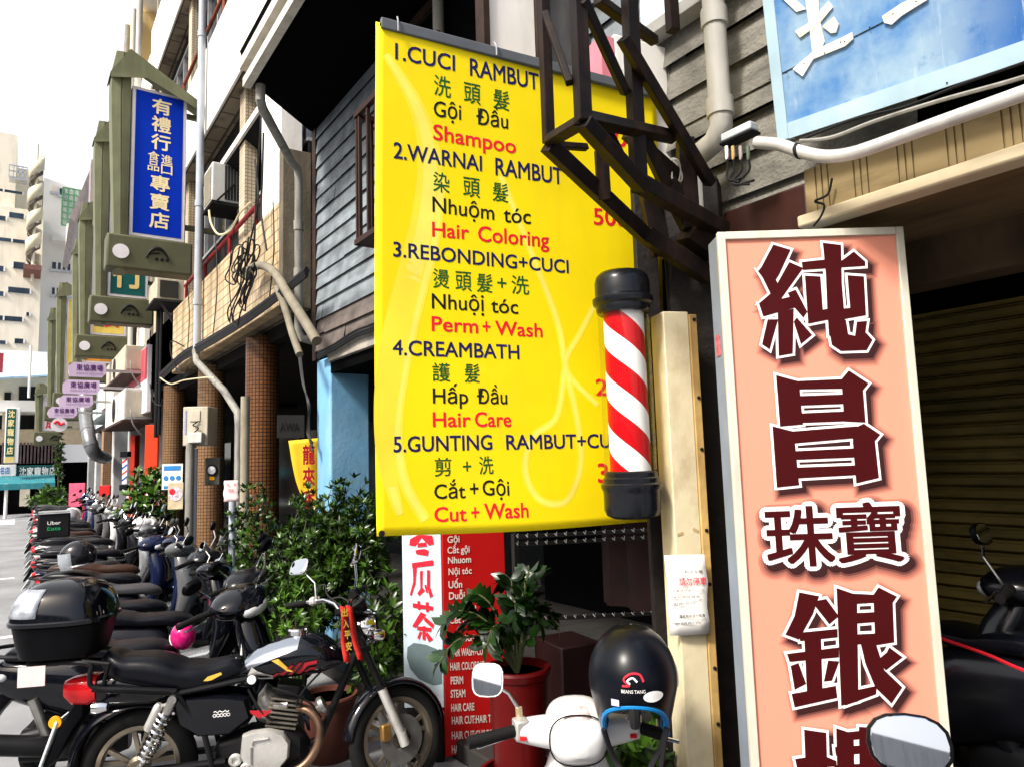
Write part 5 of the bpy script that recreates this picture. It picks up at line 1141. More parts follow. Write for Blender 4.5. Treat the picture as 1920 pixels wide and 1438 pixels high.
# rear shock with spring and reservoir
for s in (-1, 1):
    A0, B0 = Vector((-.435, s*.135, .6)), Vector((-.575, s*.135, .3)); d = (B0-A0).normalized(); u = d.cross(Vector((0, 1, 0))).normalized(); v = Vector((0, 1, 0))
    q = MB(); q.tube([A0, B0], .013, 10); q.tube([A0+d*.0, A0+d*.07], .022, 12); q.lathe([(0, -.02), (.02, -.02), (.02, .02), (0, .02)], 12, Matrix.Translation(A0) @ RX); q.lathe([(0, -.02), (.018, -.02), (.018, .02), (0, .02)], 12, Matrix.Translation(B0) @ RX); sk = q.build('rear_shock', steel, mt)
    q = MB(); L_ = (B0-A0).length-.1; n = 150; q.tube([A0+d*(.06+L_*i/n)+(u*cos(2*pi*i*9/n)+v*sin(2*pi*i*9/n))*.031 for i in range(n+1)], .007, 6); q.build('spring', chrome, sk)
    q = MB(); q.tube([A0+d*.04-u*.045*1, A0+d*.055-u*.045, A0+d*.16-u*.045, A0+d*.17-u*.045], [.015, .022, .022, .015], 14); q.bar(A0+d*.02, A0+d*.05-u*.04, .012); q.build('reservoir', castal, sk)
# rear mudguard, tail, rack, case
rings = []
for i in range(16):
    a0 = R(60)+R(125)*i/15; ro = .31; wv = .065; ring = []
    for j in range(7): b_ = pi*j/6; rr = ro-.02+.03*sin(b_); ring.append((hubR.x+rr*cos(a0), -wv*cos(b_), hubR.z+rr*sin(a0)+.01*i/15))
    for j in range(7): b_ = pi-pi*j/6; rr = ro-.025+.026*sin(b_); ring.append((hubR.x+rr*cos(a0), -wv*.94*cos(b_), hubR.z+rr*sin(a0)+.01*i/15))
    rings.append(ring)
q = MB(); q.loft(rings); q.build('rear_mudguard', blk_gloss, mt)
q = MB(); q.sect([(-.95, .05, .62, .7), (-.91, .075, .585, .715), (-.84, .085, .58, .72), (-.8, .085, .6, .715)], 16, e=3.5); q.build('tail_light', red_lens, mt)
q = MB(); q.sect([(-.79, .09, .57, .725), (-.7, .11, .56, .74), (-.5, .115, .56, .7), (-.4, .08, .58, .66)], 16, e=3); q.build('tail_cowl', blk_gloss, mt)
for s in (-1, 1):
    q = MB(); q.lathe([(0, -.05), (.02, -.045), (.029, -.01), (.03, .0), (.026, .02), (0, .028)], 16, Matrix.Translation((-.76, s*.16, .6)) @ Matrix.Rotation(R(-90), 4, 'Y')); q.tube([(-.8, s*.05, .58), (-.75, s*.15, .6)], .009, 8); q.build('turn_signal', chrome, mt)
q = MB(); q.box((-1.0, 0, .42), (.012, .15, .22), 0, Matrix.Translation((-1, 0, .42)) @ Matrix.Rotation(R(18), 4, 'Y') @ Matrix.Translation((1, 0, -.42))); q.build('number_plate', plate_m, mt, bevel=.004)
q = MB(); q.lathe([(0, 0), (.03, 0), (.028, .008), (0, .009)], 18, Matrix.Translation((-.975, -.06, .52)) @ RX); q.build('side_reflector', amber, mt)
q = MB(); q.sect([(-1.02, .06, .3, .34), (-.96, .07, .34, .5), (-.9, .07, .46, .6), (-.86, .06, .52, .64)], 12, e=4); q.build('plate_bracket', blk_plas, mt)
q = MB()
for s in (-1, 1): q.tube(smooth([(-.42, s*.13, .635), (-.62, s*.145, .665), (-.78, s*.15, .69), (-.8, s*.15, .74), (-.82, s*.14, .8), (-1.08, s*.12, .815)], 5), .012, 8)
for x in (-1.06, -.94, -.84): q.tube([(x, -.13, .812), (x, .13, .812)], .01, 8)
q.tube([(-.74, -.15, .7), (-.72, -.14, .79), (-.84, -.135, .81)], .011, 8); q.build('luggage_rack', dark_metal, mt)
tc_ = Matrix.Translation((-.965, 0, 0))
q = MB(); ring = lambda k, z, dx=0: [(dx+.225*k*math.copysign(abs(cos(a))**.62, cos(a)), .21*k*math.copysign(abs(sin(a))**.7, sin(a)), z) for a in [2*pi*i/32 for i in range(32)]]
q.loft([ring(.7, .828), ring(.78, .832), ring(.86, .9), ring(.92, .97), ring(.93, .982)], True, tc_); tcase = q.build('top_case', blk_plas, mt)
q = MB(); q.loft([ring(.92, .985), ring(1.0, .99), ring(1.01, 1.006), ring(.98, 1.012), ring(.965, 1.035), ring(.92, 1.075), ring(.83, 1.115), ring(.68, 1.15), ring(.46, 1.172), ring(.22, 1.182), ring(.04, 1.184)], True, tc_); q.build('case_lid', blk_gloss, tcase)
q = MB(); n = 12; V = []
for i in range(n+1):
    for j in range(5):
        a = R(186)+R(78)*i/n; zz = 1.03+.122*(j/4); k = interp([(1.012, .98), (1.035, .965), (1.075, .92), (1.115, .83), (1.15, .68), (1.172, .46)], zz)*1.015; p = (.225*k*math.copysign(abs(cos(a))**.62, cos(a))-.965, .21*k*math.copysign(abs(sin(a))**.7, sin(a)), zz+.002); V.append(p)
q.add(V, [(i*5+j, i*5+j+1, (i+1)*5+j+1, (i+1)*5+j) for i in range(n) for j in range(4)]); q.build('lid_reflector', mat('silver_lens', (.42, .45, .5), .25, .4, var=.5, scale=16), tcase, solid=.002)
q = MB(); q.bb((-1.1, -.166, .72), (-.985, -.162, .81)); q.build('paper_ticket', paper_pink, mt)
q = MB()
for s, x in ((-1, .02), (1, -.025)):
    P0 = Vector((.315+x*.7, -.105, .955)); V = []
    for i in range(9):
        z = -.27*i/8; V += [P0+Vector((.03*i/8+x*i*.12, -.012*sin(i*.9)-.01, z)), P0+Vector((.03*i/8+x*i*.12+.036, -.012*sin(i*.9+.5), z-.01))]
    q.add(V, [(2*i, 2*i+1, 2*i+3, 2*i+2) for i in range(8)])
rbn = q.build('red_ribbon', mat('ribbon_red', (.55, .03, .02), .5, var=.1), mt, solid=.002, M=MS)
q = MB()
for k, ch in enumerate('出入平安'): text_box(q, ch, .315-.014+.005*k, .9-.055*k, .345-.014+.005*k, .94-.055*k, -.128, .03)
q.build('lettering', dec_y, rbn, smooth=False, M=MS)

# ---------------------------------------------------------------- scooter, built once
sc = thing('scooter', 'glossy black scooter with a black seat, second in the row behind the motorcycle', 'scooter', (1.05, 4.75, 0), R(-14), group='motorbikes parked in a row along the arcade')
for nm, x in (('rear', -.6), ('front', .62)):
    fr_ = wheel(sc, Vector((x, 0, .23)), .23, .09, spokes=5, hub_r=.055, rim=dark_metal)
q = MB(); q.sect([(-.98, .04, .6, .7), (-.93, .085, .56, .745), (-.8, .13, .5, .765), (-.6, .16, .42, .765), (-.38, .17, .34, .75), (-.2, .165, .27, .7), (-.12, .14, .24, .5), (-.08, .1, .24, .34)], 20, e=2.8, fine=3); q.build('body', blk_gloss, sc)
q = MB(); q.sect([(-.9, .06, .745, .79), (-.82, .12, .742, .84), (-.62, .15, .74, .845), (-.45, .15, .73, .815), (-.36, .145, .72, .79), (-.15, .13, .7, .79), (-.04, .08, .68, .76), (0, .03, .69, .72)], 20, e=3, fine=3); q.build('seat', vinyl, sc)
q = MB(); q.sect([(-.16, .15, .24, .32), (.1, .15, .24, .31), (.34, .16, .25, .34), (.4, .12, .28, .4)], 16, e=5); q.build('floorboard', blk_plas, sc)
def vsect(q, lv, n=18, e=2.8, M=None):
    q.loft([[(xc+hd*math.copysign(abs(cos(a))**(2/e), cos(a)), hw*math.copysign(abs(sin(a))**(2/e), sin(a)), z) for a in [2*pi*i/n for i in range(n)]] for z, xc, hd, hw in lv], True, M)
q = MB(); vsect(q, [(.27, .38, .05, .15), (.4, .43, .08, .2), (.55, .47, .1, .215), (.7, .46, .1, .2), (.84, .42, .09, .16), (.93, .39, .07, .1)]); q.build('front_shield', blk_gloss, sc)
q = MB(); rings = []
for i in range(11):
    a0 = R(5)+R(150)*i/10; ring = []
    for j in range(8): b_ = pi*j/7; rr = .235+.035*sin(b_); ring.append((.62+rr*cos(a0), -.07*cos(b_), .23+rr*sin(a0)))
    rings.append(ring)
q.loft(rings); q.build('front_mudguard', blk_gloss, sc)
q = MB()
for s in (-1, 1): q.tube([(.47, s*.06, .62), (.62, s*.075, .23)], .02, 10)
q.build('fork', dark_metal, sc)
q = MB(); q.ball((.37, 0, .99), (.15, .19, .085), 18, 10); q.sect([(.26, .04, .93, .99), (.3, .12, .92, 1.03), (.4, .14, .9, 1.06), (.5, .09, .93, 1.03), (.54, .03, .95, 1.0)], 16, fine=3); q.build('handlebar_cowl', blk_gloss, sc)
q = MB(); q.ball((.49, 0, .97), (.06, .1, .05), 14, 8); q.build('headlight', clear_lens, sc)
for s in (-1, 1):
    q = MB(); q.tube([(.34, s*.15, 1.0), (.29, s*.26, 1.0)], .02, 10); q.tube([(.3, s*.235, 1.0), (.255, s*.37, .995)], .019, 12); q.build('grip', rub, sc)
    q = MB(); q.tube([(.34, s*.22, .99), (.35, s*.25, .985), (.31, s*.37, .975)], .007, 7); q.build('brake_lever', chrome, sc)
    mirror(sc, (.34, s*.2, 1.02), (.39, s*.23, 1.13), (.34, s*.3, 1.23), (.062, .045), (-.95, -s*.12, .272), sq=2.5, mat_back=blk_plas, n=16)
    q = MB(); q.ball((-.9, s*.1, .67), (.04, .025, .022), 10, 6); q.build('turn_signal', clear_lens, sc)
q = MB(); q.sect([(-1.0, .04, .63, .7), (-.96, .08, .61, .715), (-.9, .1, .62, .71)], 14); q.build('tail_light', red_lens, sc)
q = MB(); q.sect([(-1.08, .06, .27, .31), (-1.0, .075, .34, .46), (-.92, .08, .46, .58), (-.85, .07, .54, .62)], 14, e=4); q.build('rear_mudguard', blk_plas, sc)
q = MB(); q.box((0, 0, 0), (.01, .17, .13), 0, Matrix.Translation((-1.04, 0, .44)) @ Matrix.Rotation(R(32), 4, 'Y')); q.build('number_plate', plate_m, sc)
q = MB(); q.tube(smooth([(-.62, .15, .77), (-.82, .16, .79), (-.97, .1, .8), (-.99, 0, .8), (-.97, -.1, .8), (-.82, -.16, .79), (-.62, -.15, .77)], 4), .012, 8); q.build('grab_rail', dark_metal, sc)
q = MB(); q.sect([(-.8, .09, .18, .36), (-.6, .1, .16, .4), (-.35, .09, .15, .36), (-.25, .05, .18, .3)], 14, e=3.5); q.build('engine', dark_metal, sc)
q = MB(); q.tube([(-.3, -.1, .2), (-.4, -.15, .24), (-.5, -.16, .27), (-.92, -.17, .34), (-.95, -.17, .345)], [.018, .03, .055, .055, .03], 14); q.build('muffler', dark_metal, sc)
q = MB(); q.tube([(-.62, -.13, .27), (-.72, -.14, .55)], .028, 10); q.build('rear_shock', steel, sc)

for c in sc.children:
    if c.name.split('.')[0] in ('handlebar_cowl', 'headlight', 'grip', 'brake_lever', 'mirror_stem', 'mirror_shell', 'front_mudguard', 'fork') : c['steer'] = 1
fr_['steer'] = 1
for c in sc.children:
    if c.name.split('.')[0] == 'tyre' and sum(v.co.x for v in c.data.vertices) > 0: c['steer'] = 1
sc.scale = (.94, .94, .94)
AS_ = Vector((.43, 0, .7))
def steer(o, deg):
    T = Matrix.Translation(AS_) @ Matrix.Rotation(R(-deg), 4, rake) @ Matrix.Translation(-AS_)
    for c in o.children:
        if c.get('steer'): c.matrix_basis = T
# ---------------------------------------------------------------- the row of parked bikes
def paint(name, col, **k): return mat(name, col, .2, coat=.3, var=.08, **k)
P_blk2 = mat('satin_black_paint', (.005, .0055, .008), .22, var=.2, spec=.35); P_wht = paint('bike_white', (.62, .62, .62)); V_brn = mat('brown_vinyl', (.035, .016, .01), .4, var=.2, spec=.2); V_gry = mat('grey_vinyl', (.05, .05, .055), .45, var=.2, spec=.2); P_navy = paint('bike_navy', (.006, .011, .04)); P_blue = paint('bike_blue', (.01, .035, .15))
P_slv = mat('bike_silver', (.4, .41, .43), .25, .6, var=.08, coat=.5); P_red = paint('bike_red', (.35, .012, .015)); P_yel = paint('bike_yellow', (.7, .4, .02)); P_gry = paint('bike_grey', (.09, .095, .1))
row = [  # y, x, turn, paint, label
 (5.45, 1.08, -10, P_blk2, 'satin black scooter third in the row, right behind the one with the pink helmet'),
 (6.15, 1.0, -16, blk_gloss, 'glossy black scooter fourth in the row'),
 (6.9, 1.06, -11, P_blk2, 'black scooter with a clean long seat before the one carrying a black helmet'),
 (7.65, .98, -13, P_gry, 'dark grey scooter that carries a black helmet on its seat'),
 (8.4, 1.05, -9, P_navy, 'navy scooter just behind the one with the black helmet'),
 (9.1, .95, -15, P_navy, 'second navy scooter, three places beyond the one with the black helmet'),
 (9.9, 1.05, -10, P_blk2, 'dark scooter two places before the white one'),
 (10.7, 1.0, -14, P_slv, 'silver scooter just before the first white one'),
 (11.5, 1.08, -8, P_wht, 'white scooter a little nearer than the delivery box'),
 (12.3, 1.0, -13, P_blk2, 'black scooter that carries the square delivery box'),
 (13.1, 1.05, -10, P_blk2, 'black scooter directly beyond the one with the delivery box'),
 (13.9, .98, -15, P_blk2, 'black scooter by the red painted column'),
 (14.7, 1.05, -9, P_slv, 'silver scooter by the red painted column'),
 (15.5, 1.0, -12, P_wht, 'white scooter by the grey column in the far half of the row'),
 (16.3, 1.04, -11, P_blk2, 'black scooter by the grey column in the far half of the row'),
 (17.1, 1.0, -14, P_gry, 'grey scooter between the grey columns in the far half'),
 (17.9, 1.05, -10, P_slv, 'silver scooter between the grey columns in the far half'),
 (18.8, .97, -12, P_gry, 'grey scooter beyond the silver one between the grey columns'),
 (19.7, 1.05, -9, P_wht, 'white scooter far down the row under the mauve signs'),
 (20.6, 1.0, -13, P_navy, 'navy scooter far down the row under the white sign'),
 (21.5, 1.04, -10, P_blue, 'blue scooter far down the row near the plants'),
 (22.4, .98, -14, P_slv, 'silver scooter far down the row near the plants'),
 (23.3, 1.04, -10, P_blk2, 'black scooter far down the row near the plants'),
 (24.2, 1.0, -12, P_blue, 'last but one scooter of the row, blue'),
 (25.1, 1.0, -12, P_red, 'last scooter of the row, red, at the street end')]
bikes = {}
for i, (y, x, a, p, lab) in enumerate(row):
    x += .06+.02*(y-4)
    x -= .1
    o = dup(sc, (x, y, 0), R(a-5+random.uniform(-7, 7)), lab, swap={'bike_black': p, 'black_vinyl': (vinyl, vinyl, V_gry, vinyl, V_brn, vinyl, vinyl)[i % 7], 'black_plastic': (blk_plas, P_slv, blk_plas, blk_plas, P_gry)[i % 5]}); o.scale = [.94*random.uniform(.95, 1.05)]*3; bikes[y] = o; steer(o, (-35, 22, -18, 30, 8, -30, 26, 14, -24, 33, 20, -10)[i % 12])
def on(bk_loc, rz, p): return Matrix.Translation(Vector(bk_loc)) @ Matrix.Rotation(R(rz), 4, 'Z') @ Vector(p)
# helmets and boxes that rest on the bikes
def helmet(name, label, loc, rz, shell, trim, visor=None, tilt=0., k=1.):
    t = thing(name, label, 'helmet', loc, rz); T = Matrix.Rotation(tilt, 4, 'Y') @ Matrix.Scale(k, 4)
    q = MB(); q.ball((0, 0, .0), (.15, .125, .14), 24, 12, T, z0=-.55, z1=1); q.build('shell', shell, t, solid=.008)
    q = MB(); a = math.asin(-.55); q.torus((0, 0, -.55*.14), .115, .008, 28, 6, T, 'z'); q.build('rim_trim', trim, t)
    if visor:
        q = MB(); V = []; n = 10
        for k in range(n+1):
            b_ = R(-75)+R(150)*k/n
            for s_, zz in ((.99, .05), (1.03, -.03), (.96, -.1)): V.append((.16*s_*cos(b_), .132*s_*sin(b_), zz))
        q.add(V, [(k*3+j, k*3+j+1, (k+1)*3+j+1, (k+1)*3+j) for k in range(n) for j in (0, 1)], T); q.build('visor', visor, t, solid=.003)
    return t
pinkm = mat('helmet_magenta', (.5, .01, .14), .2, var=.05, coat=.6)
helmet('helmet', 'magenta half helmet with white trim hanging below the handlebar of a black scooter', atd(343, 1192, 4.05), R(-75), pinkm, wht, tilt=R(62), k=.5)
helmet('helmet', 'black open face helmet with clear visor resting on a scooter seat', on((1.11, 7.65, 0), -13, (-.62, 0, .93)), R(170), mat('helmet_black', (.01, .01, .012), .2, var=.05, coat=.6), alu, mat('clear_visor', (.5, .55, .6), .05, .0, var=0, alpha=.4), tilt=R(8))
helmet('helmet', 'silver helmet resting on a scooter far down the row', on((1.32, 14.7, 0), -9, (-.5, 0, .93)), R(150), P_slv, blk_plas)
helmet('helmet', 'white helmet resting on a scooter near the grey column', on((1.29, 15.5, 0), -12, (-.4, 0, .92)), R(150), P_wht, blk_plas)
bx = thing('delivery_box', 'black square food delivery box with white and green lettering strapped on a scooter', 'box', on((1.1, 12.3, 0), -10, (-.62, 0, .78)), R(-10+8))
q = MB(); q.bb((-.2, -.19, 0), (.2, .19, .36)); q.build('box_body', mat('nylon_black', (.01, .01, .012), .7, var=.2), bx, bevel=.025)
q = MB(); q.bb((-.195, -.185, .361), (.195, .185, .372)); q.tube([(-.195, -.196, .35), (.195, -.196, .35)], .008, 6); q.build('reflective_band', alu, bx)
q = MB(); text_line(q, 'Uber', (-.08, .19), (.08, .19), .05, -.194, .015); q.build('lettering', wht, bx, smooth=False)
q = MB(); text_line(q, 'Eats', (-.08, .11), (.08, .11), .05, -.194, .015); q.build('lettering', mat('letter_green', (.02, .35, .12), .5), bx, smooth=False)
t = thing('paper_ticket', 'pink parking ticket tied to the tail of a parked scooter', 'ticket', on((1.18, 6.9, 0), -11, (-.86, -.17, .66)), R(-20))
q = MB(); q.bb((-.07, -.004, 0), (.05, 0, .09)); q.build('paper_sheet', paper_pink, t)
# white scooter close to the lens, seen from behind its handlebar
hd = R(54); k = .88; ws_o = atd(1082, 1375, 2.2)
sc.scale = (1, 1, 1)
wsc = dup(sc, (ws_o.x-.33*cos(hd), ws_o.y-.33*sin(hd), 0), hd, 'white scooter parked close by, with a helmet on its handlebar', swap={'bike_black': P_wht}, group='scooters standing by the pavement posts')
for o in [c for c in wsc.children if c.name.split('.')[0] in ('handlebar_cowl', 'grip', 'mirror_stem', 'mirror_shell', 'brake_lever', 'headlight', 'front_shield', 'turn_signal')]:
    for g_ in list(o.children): bpy.data.objects.remove(g_)
    bpy.data.objects.remove(o)
q = MB(); q.sect([(.2, .02, .82, .86), (.23, .07, .79, .89), (.3, .095, .77, .925), (.38, .1, .76, .935), (.46, .085, .77, .915), (.52, .03, .8, .87)], 28, fine=4); q.sect([(-.19, .035, .83, .89), (-.1, .05, .81, .9), (0, .06, .8, .9), (.1, .05, .81, .9), (.19, .035, .83, .89)], 20, fine=4, M=Matrix.Translation((.32, 0, 0)) @ Matrix.Rotation(pi/2, 4, 'Z')); q.build('handlebar_cowl', P_wht, wsc)
q = MB(); vsect(q, [(.25, .36, .05, .13), (.4, .42, .07, .17), (.6, .44, .08, .16), (.72, .39, .08, .1), (.82, .35, .07, .07)]); q.build('front_shield', P_wht, wsc)
q = MB(); q.sect([(.25, .03, .875, .9), (.27, .045, .885, .922), (.31, .035, .91, .933)], 14); q.build('instrument_glass', mat('smoked_lens', (.5, .42, .42), .1, var=.4, scale=40), wsc)
q = MB(); q.tube([(.262, .0975*math.copysign(abs(cos(a))**.77, cos(a))*.9, .846+.082*math.copysign(abs(sin(a))**.77, sin(a))*.9) for a in [2*pi*i/40 for i in range(40)]], .0022, 5, closed=True)
for y in (-.05, .05): q.lathe([(0, 0), (.005, 0), (.004, .004), (0, .004)], 8, Matrix.Translation((.245, y, .885)) @ Matrix.Rotation(R(-60), 4, 'Y'))
q.build('panel_seam', blk_plas, wsc)
q = MB(); q.box((.215, 0, .765), (.012, .075, .022)); q.build('badge', mat('dark_badge', (.12, .12, .11), .4, .3), wsc, bevel=.003)
for s in (-1, 1):
    q = MB(); q.tube([(.3, s*.195, .865), (.3-.045*(1 if s > 0 else .45), s*(.335 if s > 0 else .26), .85)], [.018, .019], 14); q.build('grip', rub, wsc)
    q = MB(); q.box((.31, s*.175, .868), (.05, .045, .06), s*R(18)); sb = q.build('switch_box', castal, wsc, bevel=.007)
    q = MB(); q.box((.28, s*.168, .85), (.01, .02, .012)); q.build('switch_button', red_lens, sb)
    q = MB(); q.tube([(.34, s*.18, .85), (.345, s*.22, .83), (.3, s*.31, .82)], .006, 7); q.build('brake_lever', chrome, wsc)
    q = MB(); q.tube([(.33, s*.178, .89), (.33, s*.18, .925)], .011, 10); q.build('mirror_mount', mat('brass_mount', (.45, .36, .22), .35, .5), wsc)
    mirror(wsc, (.33, s*.18, .92), (.34, s*.21, .965), (.33, s*.275, 1.01), (.05, .05), (-.95, s*.1, .272), sq=3.2, mat_back=P_wht)
nh = atd(1705, 1402, 1.12); na = math.atan2(nh.y, nh.x)+R(4)
nsc = dup(sc, (nh.x-.34*cos(na)+.3*sin(na), nh.y-.34*sin(na)-.3*cos(na), 0), na, 'black scooter at the lower right of which only the oval mirror rises into view', swap={'bike_black': P_blk2}, group='scooters standing by the pavement posts')
for i, (x, y, a) in enumerate(((3.55, 1.75, 75), (3.45, .9, 80), (3.75, .15, 85))):
    dup(sc, (x, y, .11), R(a), ['black scooter in the dark walkway, the one whose round mirror shows against the shutter', 'black scooter in the dark walkway under the red rope', 'black scooter in the dark walkway nearest the right edge'][i], swap={'bike_black': P_blk2}, group='scooters in the dark walkway')

q = MB(); q.add([(.36, -.17, .42), (.41, .17, .42), (.44, .15, .75), (.39, -.16, .78)], [(0, 1, 2, 3)]); o = q.build('inner_panel', P_wht, sc, solid=.012);
sc.scale = (.94, .94, .94); sc.location = (.8, 4.55, 0); sc.rotation_euler[2] = R(-20); steer(sc, -42)
# ================================================================== boards, pots and plants under the banner
def rot_to(n):
    return Vector(n).normalized()
wb_m = mat('pale_blue_board', (.55, .66, .74), .6, var=.08, scale=4, dirt=(.3, .33, .32), damt=.5, dstretch=(3, 3, 1.5))
redb = mat('red_board', (.46, .008, .008), .5, var=.06, scale=2)
rb_l = Vector((2.06, 3.68, .0)); rb_r = atZ(960, 1415, .0)
d = (rb_r-rb_l); 
rb, RW = board('price_board', 'tall red hair salon price board with white lists, half hidden by a potted plant', 'sign', rb_l, Vector((2.06+.40, 3.68-.06, 0)))
rl = locf(rb)
q = MB(); q.bb((0, 0, .03), (RW, .03, 1.55)); q.build('sign_board', redb, rb, bevel=.004)
q = MB()
for s, x, y, x2, h in (('Gội', 839, 1017, 861, 12), ('Cắt gội', 839, 1037, 880, 12), ('Nhuom', 840, 1056, 883, 12), ('Nội tóc', 841, 1077, 884, 12), ('Uốn', 841, 1102, 866, 13), ('Duỗi', 842, 1123, 871, 13), ('Hấp dầu', 842, 1146, 892, 13), ('Cắt tóc nam-nữ', 843, 1168, 927, 12),
      ('HAIR WASH', 843, 1203, 888, 12), ('HAIR WASH+CUT', 844, 1230, 910, 14), ('HAIR COLORING', 844, 1256, 908, 14), ('PERM', 845, 1282, 868, 14), ('STEAM', 845, 1307, 872, 14), ('HAIR CARE', 846, 1333, 889, 14), ('HAIR CUT:HAIR TRIM', 847, 1357, 935, 14), ('HAIR CUT:CHILDREN', 847, 1385, 935, 14), ('HAIR SET', 847, 1411, 883, 14)):
    a, b = rl(x, y), rl(x2, y-(x2-x)*.06); c = rl(x, y-h); text_line(q, s, a, b, c[1]-a[1], -.003, .02)
q.build('lettering', mat('board_white_letter', (.75, .68, .64), .5, var=.05), rb, smooth=False)
wa = Vector((2.055, 3.685, 0)); wbp = Vector((1.875, 3.83, 0))
wb, WW = board('tea_board', 'narrow pale blue painted board with red brush characters beside the red price board', 'sign', wbp, wa)
wl = locf(wb)
q = MB(); q.bb((0, 0, .3), (WW, .04, 1.6)); q.build('sign_board', wb_m, wb, bevel=.004)
q = MB(); q.bb((.01, .004, .0), (WW-.01, .05, .298)); q.build('stained_foot', concrete_dk, wb, bevel=.01)
q = MB()
def wp(P): return [wl(400+x/3.008, 960+y/3.008) for x, y in P]
for i, P in enumerate(([(1110, 150), (1165, 120), (1180, 135), (1140, 190), (1105, 185)], [(1165, 125), (1235, 130), (1245, 180), (1215, 185), (1180, 150)], [(1155, 172), (1200, 168), (1205, 192), (1150, 196)], [(1140, 212), (1190, 205), (1215, 215), (1210, 245), (1145, 235)],
  [(1120, 285), (1240, 268), (1242, 298), (1122, 312)], [(1125, 310), (1148, 305), (1140, 400), (1118, 468), (1108, 465), (1128, 390)], [(1165, 330), (1182, 328), (1178, 420), (1195, 440), (1160, 470), (1150, 455), (1168, 430)], [(1190, 410), (1200, 405), (1210, 450), (1202, 455)], [(1205, 325), (1222, 325), (1222, 420), (1240, 470), (1222, 480), (1205, 420)],
  [(1125, 510), (1240, 530), (1238, 552), (1125, 535)], [(1150, 500), (1165, 498), (1170, 545), (1155, 548)], [(1198, 505), (1214, 505), (1216, 560), (1200, 560)], [(1170, 560), (1200, 575), (1140, 650), (1122, 640)], [(1185, 580), (1245, 630), (1240, 655), (1190, 610)], [(1150, 640), (1230, 650), (1228, 672), (1150, 662)], [(1180, 640), (1198, 640), (1196, 720), (1180, 715)], [(1165, 670), (1178, 672), (1160, 715), (1150, 705)], [(1205, 672), (1240, 715), (1215, 730), (1198, 690)])):
    pts = wp(P); q.add([(x, -.003-.00005*i, z) for x, z in pts], [tuple(range(len(pts)))])
q.build('lettering', red_txt, wb, smooth=False)
q = MB(); P = [wl(400+x/3.008, 960+y/3.008) for x, y in ((1095, 760), (1130, 735), (1200, 745), (1260, 770), (1290, 830), (1290, 965), (1240, 975), (1160, 940), (1110, 880), (1092, 820))]; q.add([(x, -.002, z) for x, z in P], [tuple(range(len(P)))]); q.build('paint_patch', mat('grey_green_patch', (.12, .17, .18), .7, var=.15), wb, smooth=False)

# ---------------- leaves
def leafmat(name, col, v=.35):
    if name in MATS: return MATS[name]
    m = bpy.data.materials.new(name); m.use_nodes = True; t = m.node_tree; b = t.nodes['Principled BSDF']; L = t.links.new
    g = NN(t, 'ShaderNodeNewGeometry'); mx = NN(t, 'ShaderNodeMix', data_type='RGBA'); L(g.outputs['Random Per Island'], mx.inputs[0])
    mx.inputs[6].default_value = [c*(1-v) for c in col]+[1]; mx.inputs[7].default_value = [col[0]*(1+2.2*v), col[1]*(1+1.4*v), col[2]*(1+.3*v), 1]
    L(mx.outputs[2], b.inputs['Base Color']); b.inputs['Roughness'].default_value = .32; b.inputs['Specular IOR Level'].default_value = .4
    b.inputs['Transmission Weight'].default_value = 0
    MATS[name] = m; return m
lf_dark = leafmat('leaf_dark', (.004, .018, .003), .7); lf_mid = leafmat('leaf_mid', (.016, .05, .006), .85); lf_light = leafmat('leaf_light', (.035, .1, .013), .6)
stem_m = mat('plant_stem', (.06, .07, .03), .7, var=.3); bark = mat('bark', (.09, .06, .04), .85, var=.3, scale=14, bump=.6)
def leaf(q, p, d, up_, l, w, fold=.25, bend=.25):
    d = Vector(d).normalized(); s = d.cross(Vector(up_)); s = s.normalized() if s.length > 1e-4 else d.orthogonal().normalized(); n = s.cross(d)
    p = Vector(p); V = [p]
    for u, ww in ((.3, .8), (.65, .9), (1, 0)):
        c = p+d*l*u-n*bend*l*u*u
        if ww: V += [c-s*w*ww/2+n*fold*w*.4, c, c+s*w*ww/2+n*fold*w*.4]
        else: V.append(c)
    q.add(V, [(0, 2, 1), (0, 3, 2), (1, 2, 5, 4), (2, 3, 6, 5), (4, 5, 7), (5, 6, 7)])
def rosette(q, p, d, n, l, w, rg, spread=.9):
    d = Vector(d).normalized(); a = d.orthogonal().normalized(); b = d.cross(a)
    for i in range(n):
        t = 2*pi*i/n+rg.uniform(-.3, .3); e = rg.uniform(.35, 1.1)*spread
        dd = d*cos(e)+(a*cos(t)+b*sin(t))*sin(e); leaf(q, p, dd, d, l*rg.uniform(.7, 1.15), w*rg.uniform(.8, 1.2))
